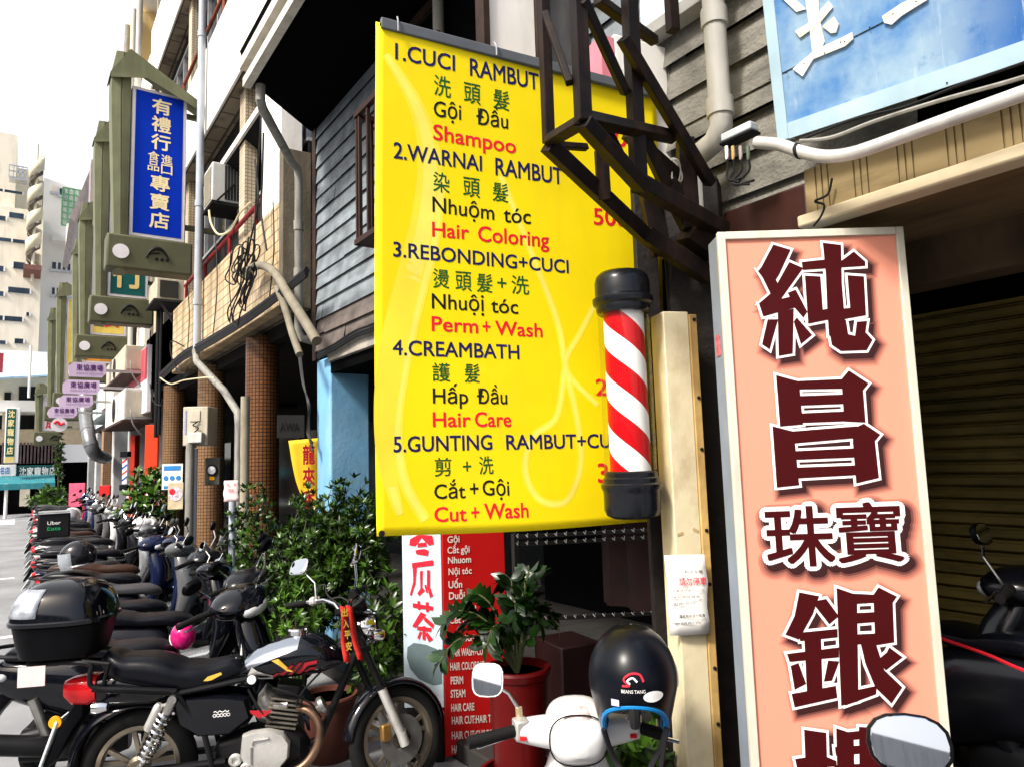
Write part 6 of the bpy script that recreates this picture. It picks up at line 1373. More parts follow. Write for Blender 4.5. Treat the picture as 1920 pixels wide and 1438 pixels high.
def bush(name, label, loc, rx, ry, z0, z1, n, l, w, m_, rg, per=8, stems=9, pot=None, cat='bush', shape=1.):
    t = thing(name, label, cat, loc); q = MB(); s_ = MB(); c = Vector((0, 0, (z0+z1)/2)); hz = (z1-z0)/2
    for i in range(n):
        while True:
            v = Vector((rg.uniform(-1, 1), rg.uniform(-1, 1), rg.uniform(-1, 1)))
            if .25 < v.length < 1: break
        v = v.normalized()*rg.uniform(.55, 1.)*(1+.16*sin(5*v.x+3*v.z)+.12*sin(7*v.y+1))
        p = Vector((v.x*rx, v.y*ry, v.z*hz))+c; d = (v+Vector((0, 0, .55))).normalized()
        d = (d+Vector((rg.uniform(-.5, .5), rg.uniform(-.5, .5), rg.uniform(-.2, .5)))).normalized()
        rosette(q, p, d, per, l, w, rg)
        if i % 4 == 0: s_.tube([p-d*.14, p], .004, 4, caps=False)
    q.build('foliage', m_, t)
    for k in range(stems):
        a = 2*pi*k/stems; e = Vector((rx*.6*cos(a), ry*.6*sin(a), z0+(z1-z0)*rg.uniform(.4, .8)))
        s_.tube([(rx*.08*cos(a), ry*.08*sin(a), max(0, z0-.2)), (e.x*.5, e.y*.5, (z0+e.z)/2), e], [.012, .009, .005], 5)
    s_.build('branches', stem_m, t); return t
rg = random.Random(5)
pc = atd(570, 1040, 5.35)
bush('bush', 'dense dark green bush of pointed leaf rosettes before the blue pillar', (pc.x+.08, pc.y, 0), .34, .5, .42, 1.4, 950, .065, .017, lf_mid, rg, 10)
pc = atd(645, 985, 5.2); bush('bush', 'upright green shrub touching the left edge of the yellow banner', (pc.x+.05, pc.y, 0), .28, .26, .7, 1.52, 380, .07, .018, lf_mid, rg, 10)
pc = atd(470, 1010, 6.3); bush('bush', 'smaller glossy bush by the tiled column and the grey pipe', (pc.x, pc.y, 0), .24, .4, .6, 1.5, 260, .06, .024, lf_mid, rg, 8)
pc = atd(700, 1180, 4.35); bush('shrub', 'light green leafy shrub behind the motorcycle handlebar', (pc.x+.02, pc.y, 0), .2, .3, .35, 1.0, 150, .075, .024, lf_mid, rg, 8)
pc = atd(560, 1120, 4.9); bush('shrub', 'pale green low plant between the bush and the fuel tank', (pc.x, pc.y, 0), .2, .26, .3, .95, 110, .075, .02, lf_light, rg, 8)
pc = atd(278, 950, 12.2); bush('tree', 'small potted tree with bright leaves before the red column', (pc.x, pc.y, 0), .42, .5, .7, 1.7, 130, .16, .05, lf_light, rg, 8, cat='tree')
pc = atd(85, 945, 24.5); bush('shrub', 'bright green plant among the bikes at the far end of the row', (pc.x+.1, pc.y, 0), .6, .5, .4, 1.25, 70, .25, .07, lf_light, rg, 8)
pc = atd(108, 860, 27); bush('creeper', 'hanging green creeper on a post at the far end of the row', (pc.x+.05, pc.y, 0), .12, .12, 1.2, 3.4, 60, .16, .06, lf_mid, rg, 6, cat='creeper')
# ZZ plant in its big red pot
potm = mat('red_pot_glaze', (.085, .003, .003), .3, var=.2, scale=4, dirt=(.035, .004, .004), damt=.7); soil = mat('soil', (.025, .018, .012), .95, var=.4, scale=30)
def pot(name, label, loc, r0_, r1, h, m_, rim=.012):
    t = thing(name, label, 'pot', loc); q = MB()
    q.lathe([(0, 0), (r0_, 0), (r0_*1.02, .01), (r1*.97, h-.04), (r1+rim*.4, h-.036), (r1+rim, h-.01), (r1+rim*.6, h), (r1-.01, h), (r1-.015, h-.03), (0, h-.03)], 36); q.build('pot_body', m_, t)
    q = MB(); q.lathe([(0, h-.028), (r1-.016, h-.028)], 24); q.build('soil', soil, t); return t
pp = atd(972, 1320, 2.95); zt = atd(972, 1250, 2.95).z
pot('flower_pot', 'dark red saucer pot standing upside down under the taller red pot', (pp.x, pp.y, 0), .13, .17, zt-.42, potm)
pt_ = pot('flower_pot', 'tall glossy red pot holding the dark leafed plant', (pp.x, pp.y, zt-.42+.001), .105, .13, .42, potm)
zz_ = thing('potted_plant', 'plant with arching stems of paired glossy leaves rising from the tall red pot', 'plant', (pp.x, pp.y, zt-.03)); q = MB(); s_ = MB()
R_ = rt.copy(); R_.z = 0; R_.normalize(); Fw = Vector((fw.x, fw.y, 0)).normalized()
for (dx, dz, dy) in ((-.3, .3, 0), (-.32, .1, -.05), (-.2, .4, .05), (-.12, .2, -.08), (-.02, .5, .08), (.05, .42, .05), (.08, .55, .1), (.16, .3, 0), (.1, .3, -.06), (-.25, .2, .1), (.0, .35, -.05)):
    tip = R_*dx+Fw*dy+Vector((0, 0, dz*.72)); P = [Vector((0, 0, 0)), tip*.35+Vector((0, 0, .12)), tip*.75+Vector((0, 0, .1)), tip]
    P = [Vector(p) for p in smooth(P, 5)]; s_.tube(P, [.009-.006*i/len(P) for i in range(len(P))], 6)
    for i in range(3, len(P)):
        dd = (P[i]-P[i-1]).normalized(); sd_ = dd.cross(Vector((rg.uniform(-.3, .3), rg.uniform(-.3, .3), 1))).normalized()
        for s in (-1, 1): leaf(q, P[i], (sd_*s+dd*.55), dd.cross(sd_)*s, .085*rg.uniform(.8, 1.15), .042)
    leaf(q, P[-1], P[-1]-P[-3], (0, 0, 1), .08, .035)
q.build('foliage', lf_dark, zz_); s_.build('stems', stem_m, zz_)
pc = atd(1215, 1400, 2.55); bush('shrub', 'leafy low plant beneath the hanging black helmet', (pc.x, pc.y, 0), .2, .18, .3, .76, 46, .1, .045, lf_mid, rg, 7)
pc = atd(640, 1300, 4.0); pot('flower_pot', 'brown clay pot behind the motorcycle engine', (pc.x, pc.y+.2, 0), .12, .16, .36, mat('brown_clay', (.1, .035, .025), .5, var=.2))
# black jet helmet with the blue edge, hung on the white scooter's right mirror
hp = atd(1186, 1268, 2.12); ha = math.atan2(-hp.y, -hp.x)
hh_ = thing('helmet', 'black helmet with bright blue edging hung upside on the white scooter, its back to us', 'helmet', hp, ha)
hsh = mat('helmet_satin_black', (.003, .004, .007), .3, var=.15, scale=6, spec=.2)
n, m_ = 44, 16; V = []; edge = []
for j in range(n):
    a = 2*pi*j/n-pi   # a = 0 faces the viewer (the back of the helmet)
    back = max(0, cos(a)); zc = -.155+.115*(max(0, 1-(a/R(68))**2) if abs(a) < R(68) else 0)**.6
    if abs(a) > R(120): zc = -.06
    for i in range(m_+1):
        z = zc+(.15-zc)*i/m_ if i < m_ else .1495; k = math.sqrt(max(0, 1-(max(z, -.02)/.15)**2)); k *= 1-.25*max(0, -z-.02)/.13
        k = max(k, .004); V.append((.145*k*cos(a), .126*k*sin(a), z))
    edge.append((V[-m_-1][0]*1.005, V[-m_-1][1]*1.005, V[-m_-1][2]))
q = MB(); q.add(V, [(j*(m_+1)+i, ((j+1) % n)*(m_+1)+i, ((j+1) % n)*(m_+1)+i+1, j*(m_+1)+i+1) for j in range(n) for i in range(m_)]); q.build('shell', hsh, hh_, solid=.012)
q = MB(); q.tube([e_ for e_ in edge if True][6:39], .0085, 8); q.build('blue_edge', mat('blue_edging', (.01, .2, .52), .4, var=.1), hh_)
q = MB(); q.tube([(.12, 0, -.03), (.135, 0, -.06), (.13, 0, -.1)], [.02, .018, .012], 8); q.build('snap_strap', black, hh_)
q = MB(); q.ball((.141, 0, -.028), (.005, .012, .012), 10, 6); q.build('snap_button', mat('brass', (.4, .3, .2), .4, .6), hh_)
q = MB(); q.tube(smooth([(.09, -.09, -.12), (.06, -.06, -.22), (.09, .0, -.26), (.06, .06, -.2), (.07, .09, -.12)], 5), .008, 6); q.tube(smooth([(.07, .09, -.12), (.07, .07, -.22), (.09, .05, -.3)], 5), .007, 6); q.build('chin_strap', black, hh_)
def on_h(y, z): k = math.sqrt(max(.01, 1-(max(z, -.02)/.15)**2-(y/.126)**2)); return (.145*k+.009, y, z)
q = MB(); q.tube(smooth([on_h(.03, .03), on_h(.02, .048), on_h(-.005, .05), on_h(-.025, .035), on_h(-.01, .02), on_h(-.03, .018)], 5), .0035, 6); q.build('crest', mat('crest_red', (.5, .03, .05), .4), hh_)
q = MB(); q.tube(smooth([on_h(.012, .03), on_h(.0, .04), on_h(-.015, .032), on_h(-.008, .024)], 4), .003, 6); vs, fs = glyphs('BEANS TANG'); w_ = max(v[0] for v in vs); 
q.add([on_h(-.034+.068*v[0]/w_, .0+.013*v[1]) for v in vs], fs); q.build('crest_lettering', wht, hh_, smooth=False)
q = MB(); q.add([on_h(.055+.028*r_*cos(k*pi/10), -.012+.015*r_*sin(k*pi/10)) for r_ in (.02, .35, .7, 1) for k in range(20)], [(j*20+k, j*20+(k+1) % 20, j*20+20+(k+1) % 20, j*20+20+k) for j in range(3) for k in range(20)]); q.build('oval_sticker', wht, hh_)
q = MB(); q.add([on_h(-.052+a, -.03+b) for a, b in ((-.011, -.009), (.011, -.009), (.011, .009), (-.011, .009))], [(0, 1, 2, 3)]); q.build('square_sticker', mat('lilac', (.5, .48, .7), .5), hh_)

# ================================================================== dark stall things under the banner
rk = thing('hook_rack', 'dark rack with rows of small white hooks in the shadow under the banner', 'rack', atd(1110, 1300, 3.9))
q = MB(); a, b = atd(965, 1000, 3.9), atd(1245, 985, 4.3)
zlo = .5
for P in (a, b): q.box((P.x, P.y, (P.z+zlo)/2), (.03, .03, P.z-zlo), 0)
for py in (1006, 1020, 1162): A0, B0 = atd(968, py, 3.9), atd(1250, py-14, 4.3); q.bar(A0, B0, .02)
q.build('rack_frame', mat('dark_rack', (.02, .02, .02), .5, .4), rk, True)
q = MB()
for py in (1003, 1017, 1158):
    for i in range(16):
        P = atd(968+18*i, py-.9*i, 3.88+.4*i/16); q.tube([P, P+Vector((-.01, -.03, -.01)), P+Vector((-.012, -.035, .012))], .003, 4)
q.build('hooks', steel, rk, True)
pa = atd(1068, 1215, 3.7)
cb = thing('cabinet', 'old maroon cabinet in the shade behind the red pot', 'cabinet', (pa.x, pa.y, .11), R(-8))
q = MB(); q.bb((-.05, 0, 0), (.2, .3, .6)); q.build('cabinet_body', mat('old_maroon', (.006, .0015, .0015), .6, var=.4, scale=6, dirt=(.014, .005, .004), damt=.4), cb, bevel=.01)
q = MB(); q.bb((-.055, -.012, .28), (.2, -.001, .31)); q.bb((.07, -.012, .02), (.09, -.001, .27)); q.build('cabinet_trim', dark_wood, cb)
cl = thing('curtain', 'dark hanging curtain deep in the walkway under the banner', 'curtain', (4.0, 3.3, .8))
q = MB(); V = []
for i in range(41):
    y = 2.3+2.2*i/40; x = 4.0+.04*sin(i*1.3)
    V += [(x, y, .5), (x, y, 2.3)]
q.add(V, [(2*i, 2*i+1, 2*i+3, 2*i+2) for i in range(40)]); q.build('cloth', mat('brown_cloth', (.008, .003, .003), .9, var=.4), cl, True)
# ================================================================== yellow flag and papers further left
yf = mat('flag_yellow', (.8, .55, .03), .6, var=.06, bump=.1)
fl = thing('flag', 'curved yellow feather flag with red characters left of the blue pillar', 'flag', atd(590, 960, 7.0))
L_ = [atd(*p, 7.0) for p in ((541, 826), (548, 870), (556, 905), (568, 935), (582, 955))]; Rg = [atd(*p, 7.1) for p in ((606, 820), (606, 860), (606, 900), (606, 930), (606, 960))]
q = MB(); V = [];
for a, b in zip(smooth([tuple(p) for p in L_], 4), smooth([tuple(p) for p in Rg], 4)):
    a, b = Vector(a), Vector(b)
    for k in range(6): V.append(a.lerp(b, k/5)+Vector((0, .015*sin(k*1.7), 0)))
n = len(V)//6; q.add(V, [(j*6+k, j*6+k+1, (j+1)*6+k+1, (j+1)*6+k) for j in range(n-1) for k in range(5)]); q.build('flag_cloth', yf, fl, True, solid=.003)
q = MB()
for i, ch in enumerate('龍來香'):
    a, b = atY(568, 870+i*42, (L_[0].y+Rg[0].y)/2-.06), atY(590, 834+i*42, (L_[0].y+Rg[0].y)/2-.06); m2 = MB(); text_box(m2, ch, a.x, a.z, b.x, b.z, 0, .03); q.add([(x, a.y+y, z) for x, y, z in m2.v], m2.f)
q.build('lettering', red_txt, fl, True, smooth=False)
q = MB(); p = atd(604, 818, 7.15); q.tube([(p.x, p.y, .1), (p.x, p.y, p.z)], .012, 8); q.build('flag_pole', alu, fl, True)
def paper(label, px0, py0, px1, py1, z, lines, m_=paper_w, cat='notice'):
    a, b = atd(px0, py1, z), atd(px1, py0, z); t, w_ = board('paper_notice', label, cat, a, atd(px1, py1, z)); h = b.z-a.z
    q = MB(); V = []
    for j in range(7):
        for i in range(5): V.append((w_*i/4+.004*sin(j*2.), -.006*sin(i*1.2+j*.7)-.004, h*j/6))
    q.add(V, [(j*5+i, j*5+i+1, (j+1)*5+i+1, (j+1)*5+i) for j in range(6) for i in range(4)]); q.build('paper_sheet', m_, t, solid=.0012)
    for col, items in lines.items():
        q = MB()
        for s, x0, z0, x1, z1 in items: text_box(q, s, w_*x0, h*z0, w_*x1, h*z1, -.0125, .012)
        q.build('lettering', col, t, smooth=False)
    return t
g_txt = mat('grey_print', (.18, .18, .2), .6)
paper('white notice with red characters taped to the cream post, its lower edge curling', 1255, 1040, 1330, 1190, 2.42,
      {red_txt: [('請勿停車', .3, .62, .98, .72)], blk_txt: [('私人土地', .45, .77, .9, .81), ('違者拖吊自行負責', .25, .22, .9, .26)], g_txt: [('本處為店家出入口', .1, .54, .9, .57), ('請勿停放機車', .1, .46, .8, .49), ('謝謝合作', .1, .38, .7, .41), ('敬請配合', .1, .14, .8, .17)]})
paper('small pink notice on the grey pipe among the leaves', 420, 900, 447, 940, 6.0, {red_txt: [('停車', .3, .45, .7, .6), ('敬告', .2, .75, .4, .85), ('告', .7, .75, .85, .85)]}, paper_pink)
p = atd(520, 790, 8.6)
t = thing('shop_sign', 'dim sign in the shadowed walkway reading AWA beside the tiled column', 'sign', p, R(-10))
q = MB(); q.bb((0, 0, -.2), (.32, .03, .08)); q.build('sign_board', mat('dim_board', (.03, .03, .03), .6), t)
q = MB(); text_line(q, 'AWA', (.03, -.12), (.26, -.12), .1, -.004, .01); q.build('lettering', blk_txt, t, smooth=False)
# ================================================================== cooling units, meters, cables and pipes on the house fronts
acw = mat('ac_casing', (.55, .56, .54), .45, var=.06, dirt=(.35, .31, .25), damt=.45); acb = mat('ac_beige', (.48, .44, .35), .5, var=.08, dirt=(.25, .21, .15), damt=.5); acd = mat('ac_dark', (.03, .03, .03), .6)
# window cooler hanging from the balcony
ac = thing('air_conditioner', 'white window air conditioner hung under the hood above the tiled balcony', 'air conditioner', (2.4, 9.3, 5.0))
a0 = atX(382, 380, 2.15); a1 = atX(456, 300, 2.15); ya, yb = a0.y, atX(398, 330, 2.15).y; zb, zt = atX(400, 372, 2.15).z, atX(400, 300, 2.15).z
q = MB(); q.bb((2.15, yb, zb), (2.54, ya, zt)); q.build('casing', acw, ac, True, bevel=.015)
q = MB()
for i in range(5): x = 2.32+.042*i; q.bb((x, yb-.012, zb+.04), (x+.028, yb-.003, zt-.03))
q.build('side_grille', acd, ac, True)
q = MB()
for i in range(14): z = zb+.04+(zt-zb-.08)*i/14; q.bb((2.138, yb+.05, z), (2.149, ya-.05, z+.012))
q.build('front_grille', acb, ac, True)
q = MB(); q.bb((2.14, yb-.03, zb-.05), (2.57, ya+.03, zb-.003)); q.bar((2.2, yb-.03, zb-.02), (2.45, yb-.03, zb+.28), .025); q.build('bracket', concrete_dk, ac, True)
# second, dark window cooler below the blue sign
a0 = atX(272, 545, 2.0); b0 = atX(345, 505, 2.0); zb, zt = atX(310, 548, 2.0).z, atX(310, 508, 2.0).z
ac = thing('air_conditioner', 'dark window air conditioner on an iron bracket just below the blue sign', 'air conditioner', (2.1, (a0.y+b0.y)/2, zb))
ym = atX(300, 530, 2.0).y
q = MB(); q.bb((1.95, ym, zb), (2.5, ym+.9, zt)); q.build('casing', acb, ac, True, bevel=.01)
q = MB(); q.bb((2.0, ym-.015, zb+.04), (2.3, ym-.001, zt-.04)); q.build('side_grille', acd, ac, True)
q = MB(); q.bb((1.9, ym-.05, zb-.04), (2.6, ym+.95, zb-.002)); q.bar((2.0, ym, zb-.04), (2.45, ym, zb-.75), .04); q.bar((2.45, ym, zb), (2.45, ym, zb-.8), .04); q.build('bracket', acd, ac, True)
# condenser boxes stacked on the far fronts, and others in the arcades
def condenser(label, px0, py0, px1, py1, X, dep, m_, side=False):
    a, b = atX(px0, py1, X), atX(px1, py0, X); y0, y1_ = b.y, a.y
    zc0, zc1 = atX((px0+px1)/2, py1, X).z, atX((px0+px1)/2, py0, X).z
    t = thing('condenser', label, 'air conditioner', (X, (y0+y1_)/2, zc0), group='outdoor cooling units on the house fronts')
    q = MB(); q.bb((X, y0, zc0), (X+dep, y1_, zc1)); q.build('casing', m_, t, True, bevel=.02)
    q = MB(); q.bb((X+.03, y0-.012, zc0+.05), (X+dep-.03, y0-.001, zc1-.05)); q.build('service_panel', acb, t, True, bevel=.004)
    q = MB(); cy, cz_, r_ = (y0+y1_)/2, (zc0+zc1)/2, min(zc1-zc0, y1_-y0)*.4
    for k in range(1, 5): q.torus((X-.008, cy, cz_), r_*k/4, .008, 24, 4, None, 'x')
    for k in range(8): q.bar((X-.008, cy, cz_), (X-.008, cy+r_*cos(k*pi/4), cz_+r_*sin(k*pi/4)), .01)
    q.build('fan_guard', acd, t, True)
    q = MB(); q.bb((X-.05, y0-.05, zc0-.05), (X+dep+.1, y1_+.05, zc0-.002)); q.build('shelf', mat('shelf_rust', (.05, .025, .02), .8, var=.3), t, True)
    q = MB(); q.tube(smooth([(X+.1, y0-.03, zc0+.2), (X+.1, y0-.12, zc0+.12), (X+.15, y0-.1, zc0-.1), (X+.3, y0-.05, zc0-.3)], 5), .014, 6); q.build('hose', pvc, t, True)
    return t
condenser('upper beige cooling unit beside the topmost mauve sign', 199, 668, 234, 712, 1.72, .45, acb)
condenser('lower white cooling unit on a rusty shelf beside the mauve signs', 197, 742, 234, 795, 1.72, .5, acw)
# meter box and cooling unit on the tan column
def wallbox(name, label, cat, px0, py0, px1, py1, z, dep, m_, extra=None):
    a, b = atd(px0, py1, z), atd(px1, py1, z); t, w_ = board(name, label, cat, a, b); h = atd(px0, py0, z).z-a.z
    q = MB(); q.bb((0, 0, 0), (w_, dep, h)); q.build('box_body', m_, t, bevel=.012)
    if extra: extra(t, w_, h)
    return t
def ex1(t, w_, h):
    q = MB(); q.bb((w_*.28, -.012, h*.62), (w_*.7, -.001, h*.9)); q.build('cover_plate', acb, t, bevel=.003)
    q = MB(); q.bb((w_*.35, -.1, h*.06), (w_*.9, -.003, h*.33)); q.build('junction_cover', acw, t, bevel=.012)
    q = MB(); q.tube(smooth([(w_*.5, -.03, h*.33), (w_*.7, -.05, h*.45), (w_*.45, -.03, h*.52), (w_*.65, -.02, h*.62)], 5), .008, 6); q.build('hose', black, t)
    q = MB(); q.bb((w_*.08, -.006, h*.3), (w_*.15, -.001, h*.9)); q.build('label_strip', mat('label_blue', (.25, .3, .5), .5), t)
wallbox('electric_cabinet', 'beige outdoor unit with hoses above the tan tiled column', 'cabinet', 342, 762, 389, 836, 9.0, .3, acb, ex1)
def ex2(t, w_, h):
    q = MB(); q.torus((w_*.5, -.012, h*.55), w_*.3, .015, 24, 6, None, 'y'); q.build('dial_ring', blk_txt, t)
    q = MB(); q.lathe([(0, 0), (w_*.27, 0), (w_*.27, .02), (0, .03)], 20, Matrix.Translation((w_*.5, -.002, h*.55)) @ RX); q.build('dial', clear_lens, t)
    q = MB(); q.bb((w_*.35, -.006, h*.2), (w_*.65, -.001, h*.32)); q.build('yellow_tag', amber, t)
wallbox('electric_meter', 'dark electric meter box with a round dial on the tiled column', 'meter', 383, 858, 412, 910, 9.1, .12, mat('meter_box', (.06, .06, .05), .5, var=.2), ex2)
def ex3(t, w_, h):
    q = MB(); q.bb((w_*.1, -.006, h*.75), (w_*.9, -.002, h*.93)); q.bb((w_*.1, -.006, h*.05), (w_*.4, -.002, h*.15)); 
    for k in range(3): q.lathe([(0, 0), (w_*.12, 0), (w_*.12, .004), (0, .005)], 16, Matrix.Translation((w_*(.2+.3*k), -.002, h*.45)) @ RX)
    q.build('blue_print', mat('print_blue', (.03, .2, .5), .5), t)
wallbox('poster', 'blue and white poster on the mosaic column behind the small tree', 'poster', 303, 870, 342, 918, 11.6, .01, paper_w, ex3)
def ex4(t, w_, h):
    q = MB(); q.lathe([(0, 0), (w_*.46, 0), (w_*.46, .004), (0, .005)], 28, Matrix.Translation((w_*.5, -.002, h*.58)) @ RX); q.build('round_print', mat('round_print', (.55, .5, .55), .5, var=.5, scale=22), t)
    q = MB(); q.lathe([(0, 0), (w_*.2, 0), (w_*.2, .002), (0, .003)], 18, Matrix.Translation((w_*.3, -.0075, h*.66)) @ RX); q.build('red_print', red_txt, t)
wallbox('poster', 'poster with a round printed emblem below the blue and white one', 'poster', 314, 905, 343, 955, 11.5, .01, mat('tan_poster', (.5, .42, .28), .6, var=.2, scale=10), ex4)
# red banner column with white letters
def ex5(t, w_, h):
    q = MB(); text_box(q, 'YẾN', w_*-.1+.02, h*.5, w_*.98, h*.58, -.004, .03); text_box(q, 'D', w_*.25, h*.3, w_*.95, h*.4, -.004, .05); q.build('lettering', wht, t, smooth=False)
    q = MB(); q.bb((0, -.003, h*.425), (w_*.98, -.001, h*.46)); q.bb((0, -.003, h*.02), (w_*.9, -.001, h*.3)); q.build('white_print', white_panel, t)
    q = MB(); text_box(q, 'HI', w_*.1, h*.1, w_*.8, h*.26, -.006, .04); q.build('red_print', red_txt, t, smooth=False)
wallbox('shop_banner', 'upright orange red shop banner with white letters before the dark arcade', 'banner', 267, 795, 292, 1010, 13.2, .06, mat('banner_orange_red', (.62, .045, .012), .55, var=.08), ex5)
def ex6(t, w_, h):
    for i in range(4):
        q = MB(); z = h*(.12+.22*i); q.add([(w_*.05, -.006, z), (w_*.95, -.006, z+h*.14), (w_*.95, -.006, z+h*.2), (w_*.05, -.006, z+h*.06)], [(0, 1, 2, 3)]); q.build('stripe', [mat('pole_blue', (.02, .06, .4), .4), redt][i % 2], t, smooth=False)
    q = MB(); q.bb((-.02, -.05, -.12), (w_+.02, .1, -.005)); q.bb((-.02, -.05, h+.005), (w_+.02, .1, h+.12)); q.build('cap', capm, t)
wallbox('barber_pole', 'small far off barber pole with blue and pink stripes by the red column', 'barber pole', 228, 857, 238, 908, 14.6, .1, white_panel, ex6)
wallbox('red_column', 'slim red painted column between the grey columns of the arcade', 'column', 239, 815, 249, 1000, 14.8, .2, mat('column_red', (.42, .03, .015), .6, var=.15))
wallbox('wood_box', 'brown wooden box standing between the parked scooters and a grey column', 'box', 206, 950, 221, 1000, 15.5, .3, mat('box_brown', (.2, .06, .025), .6, var=.2))
wallbox('shop_sign', 'small red sign under the arcade near the grey columns', 'sign', 185, 910, 206, 930, 16.5, .06, red_sign)
wallbox('tarpaulin', 'pink tarpaulin hanging at the far end of the arcade', 'tarpaulin', 128, 906, 158, 950, 22.5, .05, mat('pink_tarp', (.62, .1, .18), .5, var=.25, scale=3))
t = thing('round_sign', 'round white sign with a red swirl near the street end', 'sign', atY(111, 796, 24))
q = MB(); q.lathe([(0, -.06), (.2, -.06), (.2, .06), (0, .06)], 28, RX); q.build('sign_disc', white_panel, t)
q = MB(); q.tube(smooth([(-.13, -.065, .03), (-.05, -.065, .09), (.02, -.065, .0), (.12, -.065, .05)], 5), .035, 6); q.build('swirl', redt, t)
# large grey exhaust duct
P = [atX(160, 690, 1.55), atX(160, 770, 1.55), atX(167, 820, 1.6), atX(178, 850, 1.75), atX(198, 858, 2.1)]
dc = thing('exhaust_duct', 'thick grey jointed exhaust duct curving into the house front', 'duct', P[1])
q = MB(); S_ = smooth([tuple(p) for p in P], 6); q.tube(S_, .17, 16)
for k in range(2, len(S_)-1, 4): q.tube([Vector(S_[k])*.5+Vector(S_[k-1])*.5, Vector(S_[k])*.4+Vector(S_[k+1])*.6], .18, 16)
q.build('duct_pipe', mat('duct_grey', (.2, .21, .22), .4, .5, var=.15), dc, True)
# more vertical pipes on the far fronts
for i, (px, y0, y1_, X, r_, lab) in enumerate(((238, 690, 790, 2.05, .05, 'white drain pipe at the left of the red and white board'), (251, 560, 690, 2.1, .04, 'dark pipe bundle between the green signs and the tiled balcony'), (292, 470, 820, 2.1, .035, 'thin black riser pipe at the end of the tiled balcony'), (298, 500, 815, 2.12, .03, 'second black riser pipe at the end of the tiled balcony'))):
    a, b = atX(px, y1_, X), atX(px, y0, X); t = thing('riser_pipe', lab, 'pipe', (a.x, a.y, a.z)); q = MB(); q.tube([(X, a.y, a.z), (X, a.y, b.z)], r_, 8); q.build('pipe', [pvc_w, cable_m, cable_m, cable_m][i], t, True)
# pipes down by the columns (round grey ones)
for px, y0, y1_, z, r_, m_, lab in ((353, 830, 1060, 8.8, .05, pvc, 'grey pipe down the tan column below the outdoor unit'), (362, 840, 1060, 8.85, .035, pvc_b, 'thinner bluish pipe beside the grey one on the tan column'), (457, 740, 1090, 7.1, .045, mat('dirty_bamboo_pipe', (.3, .27, .2), .6, var=.2, dirt=(.08, .06, .04), damt=.7), 'dirty old pipe in front of the round tiled column'), (434, 920, 1110, 6.2, .03, pvc_b, 'pale bluish post among the leaves carrying the pink notice')):
    a, b = atd(px, y1_, z), atd(px, y0, z); t = thing('riser_pipe', lab, 'pipe', (a.x, a.y, .05)); q = MB(); q.tube([(a.x, a.y, .05), (a.x, a.y, b.z)], r_, 10); q.build('pipe', m_, t, True)
# cables
def cable(label, pts, r_=.012, m_=cable_m, k=8, name='cable'):
    P = [Vector(p) for p in pts]; t = thing(name, label, 'cable', P[0]); q = MB(); q.tube(smooth([tuple(p) for p in P], k), r_, 6); q.build('cable_run', m_, t, True); return t
E_ = lambda px, py, X=2.1: atX(px, py, X)
for i, (off, r_) in enumerate(((0, .03), (6, .02), (-5, .016), (10, .014))):
    cable(['thick black cable bundle along the lower edge of the tiled balcony', 'second black cable along the lower edge of the tiled balcony', 'thin cable above the bundle on the tiled balcony edge', 'lowest sagging cable along the tiled balcony edge'][i],
          [E_(300, 705+off), E_(340, 668+off), E_(372, 650+off), E_(420, 622+off), E_(470, 590+off), E_(530, 545+off), E_(575, 508+off)], r_, name='cable_bundle')
rgc = random.Random(11)
t = thing('cable_coil', 'tangled coil of black cables hanging on the tiled balcony near its end', 'cable', E_(470, 510, 2.05)); q = MB()
for k in range(12):
    c = E_(465+rgc.uniform(-26, 30), 520+rgc.uniform(-36, 40), 2.05-.012*k); rr = rgc.uniform(.14, .36); e = rgc.uniform(.35, .8); a0 = rgc.uniform(0, 3)
    q.tube([c+Vector((.02*sin(3*a), rr*cos(a+a0), rr*e*sin(a)+.03*sin(2*a))) for a in [2*pi*j/22 for j in range(22)]], .009, 5, closed=True)
q.build('cable_loops', cable_m, t, True)
t = thing('conduit', 'grey bent conduits rising out of the arcade over the balcony edge', 'pipe', E_(590, 640, 2.1)); q = MB()
q.tube(smooth([tuple(E_(*p, 2.06)) for p in ((465, 520), (470, 505), (490, 498), (515, 512), (545, 560), (575, 608), (594, 640))], 5), .045, 10); q.tube(smooth([tuple(E_(*p, 2.1)) for p in ((520, 540), (535, 580), (548, 625), (562, 665))], 4), .035, 10); q.build('conduit_pipe', mat('conduit_tan', (.2, .18, .135), .6, var=.2, dirt=(.12, .1, .07), damt=.7), t, True)
t = thing('cable', 'bundle of thin cables hanging down beside the blue pillar', 'cable', E_(575, 800, 2.3)); q = MB()
for k in range(3): q.tube(smooth([tuple(E_(*p, 2.3)) for p in ((560+k*2, 665), (568+k, 720), (580-k, 760), (576+k*2, 810), (586, 830+8*k))], 4), .012, 5)
q.build('cable_run', cable_m, t, True)
for i, pts in enumerate((((486, 130), (489, 230), (482, 330), (478, 430), (474, 500)), ((494, 250), (492, 330), (490, 400), (500, 470)), ((478, 300), (484, 380), (470, 450), (462, 500)), ((392, 395), (396, 420), (410, 440), (432, 432), (450, 400), (470, 380)))):
    cable(['black cable dropping from the wooden house gutter past the white pier', 'second black cable dropping past the white pier', 'third black cable dropping past the red handrail end', 'pale cable sagging from the window air conditioner'][i], [E_(*p, 2.08) for p in pts], .011 if i < 3 else .014, cable_m if i < 3 else crm)
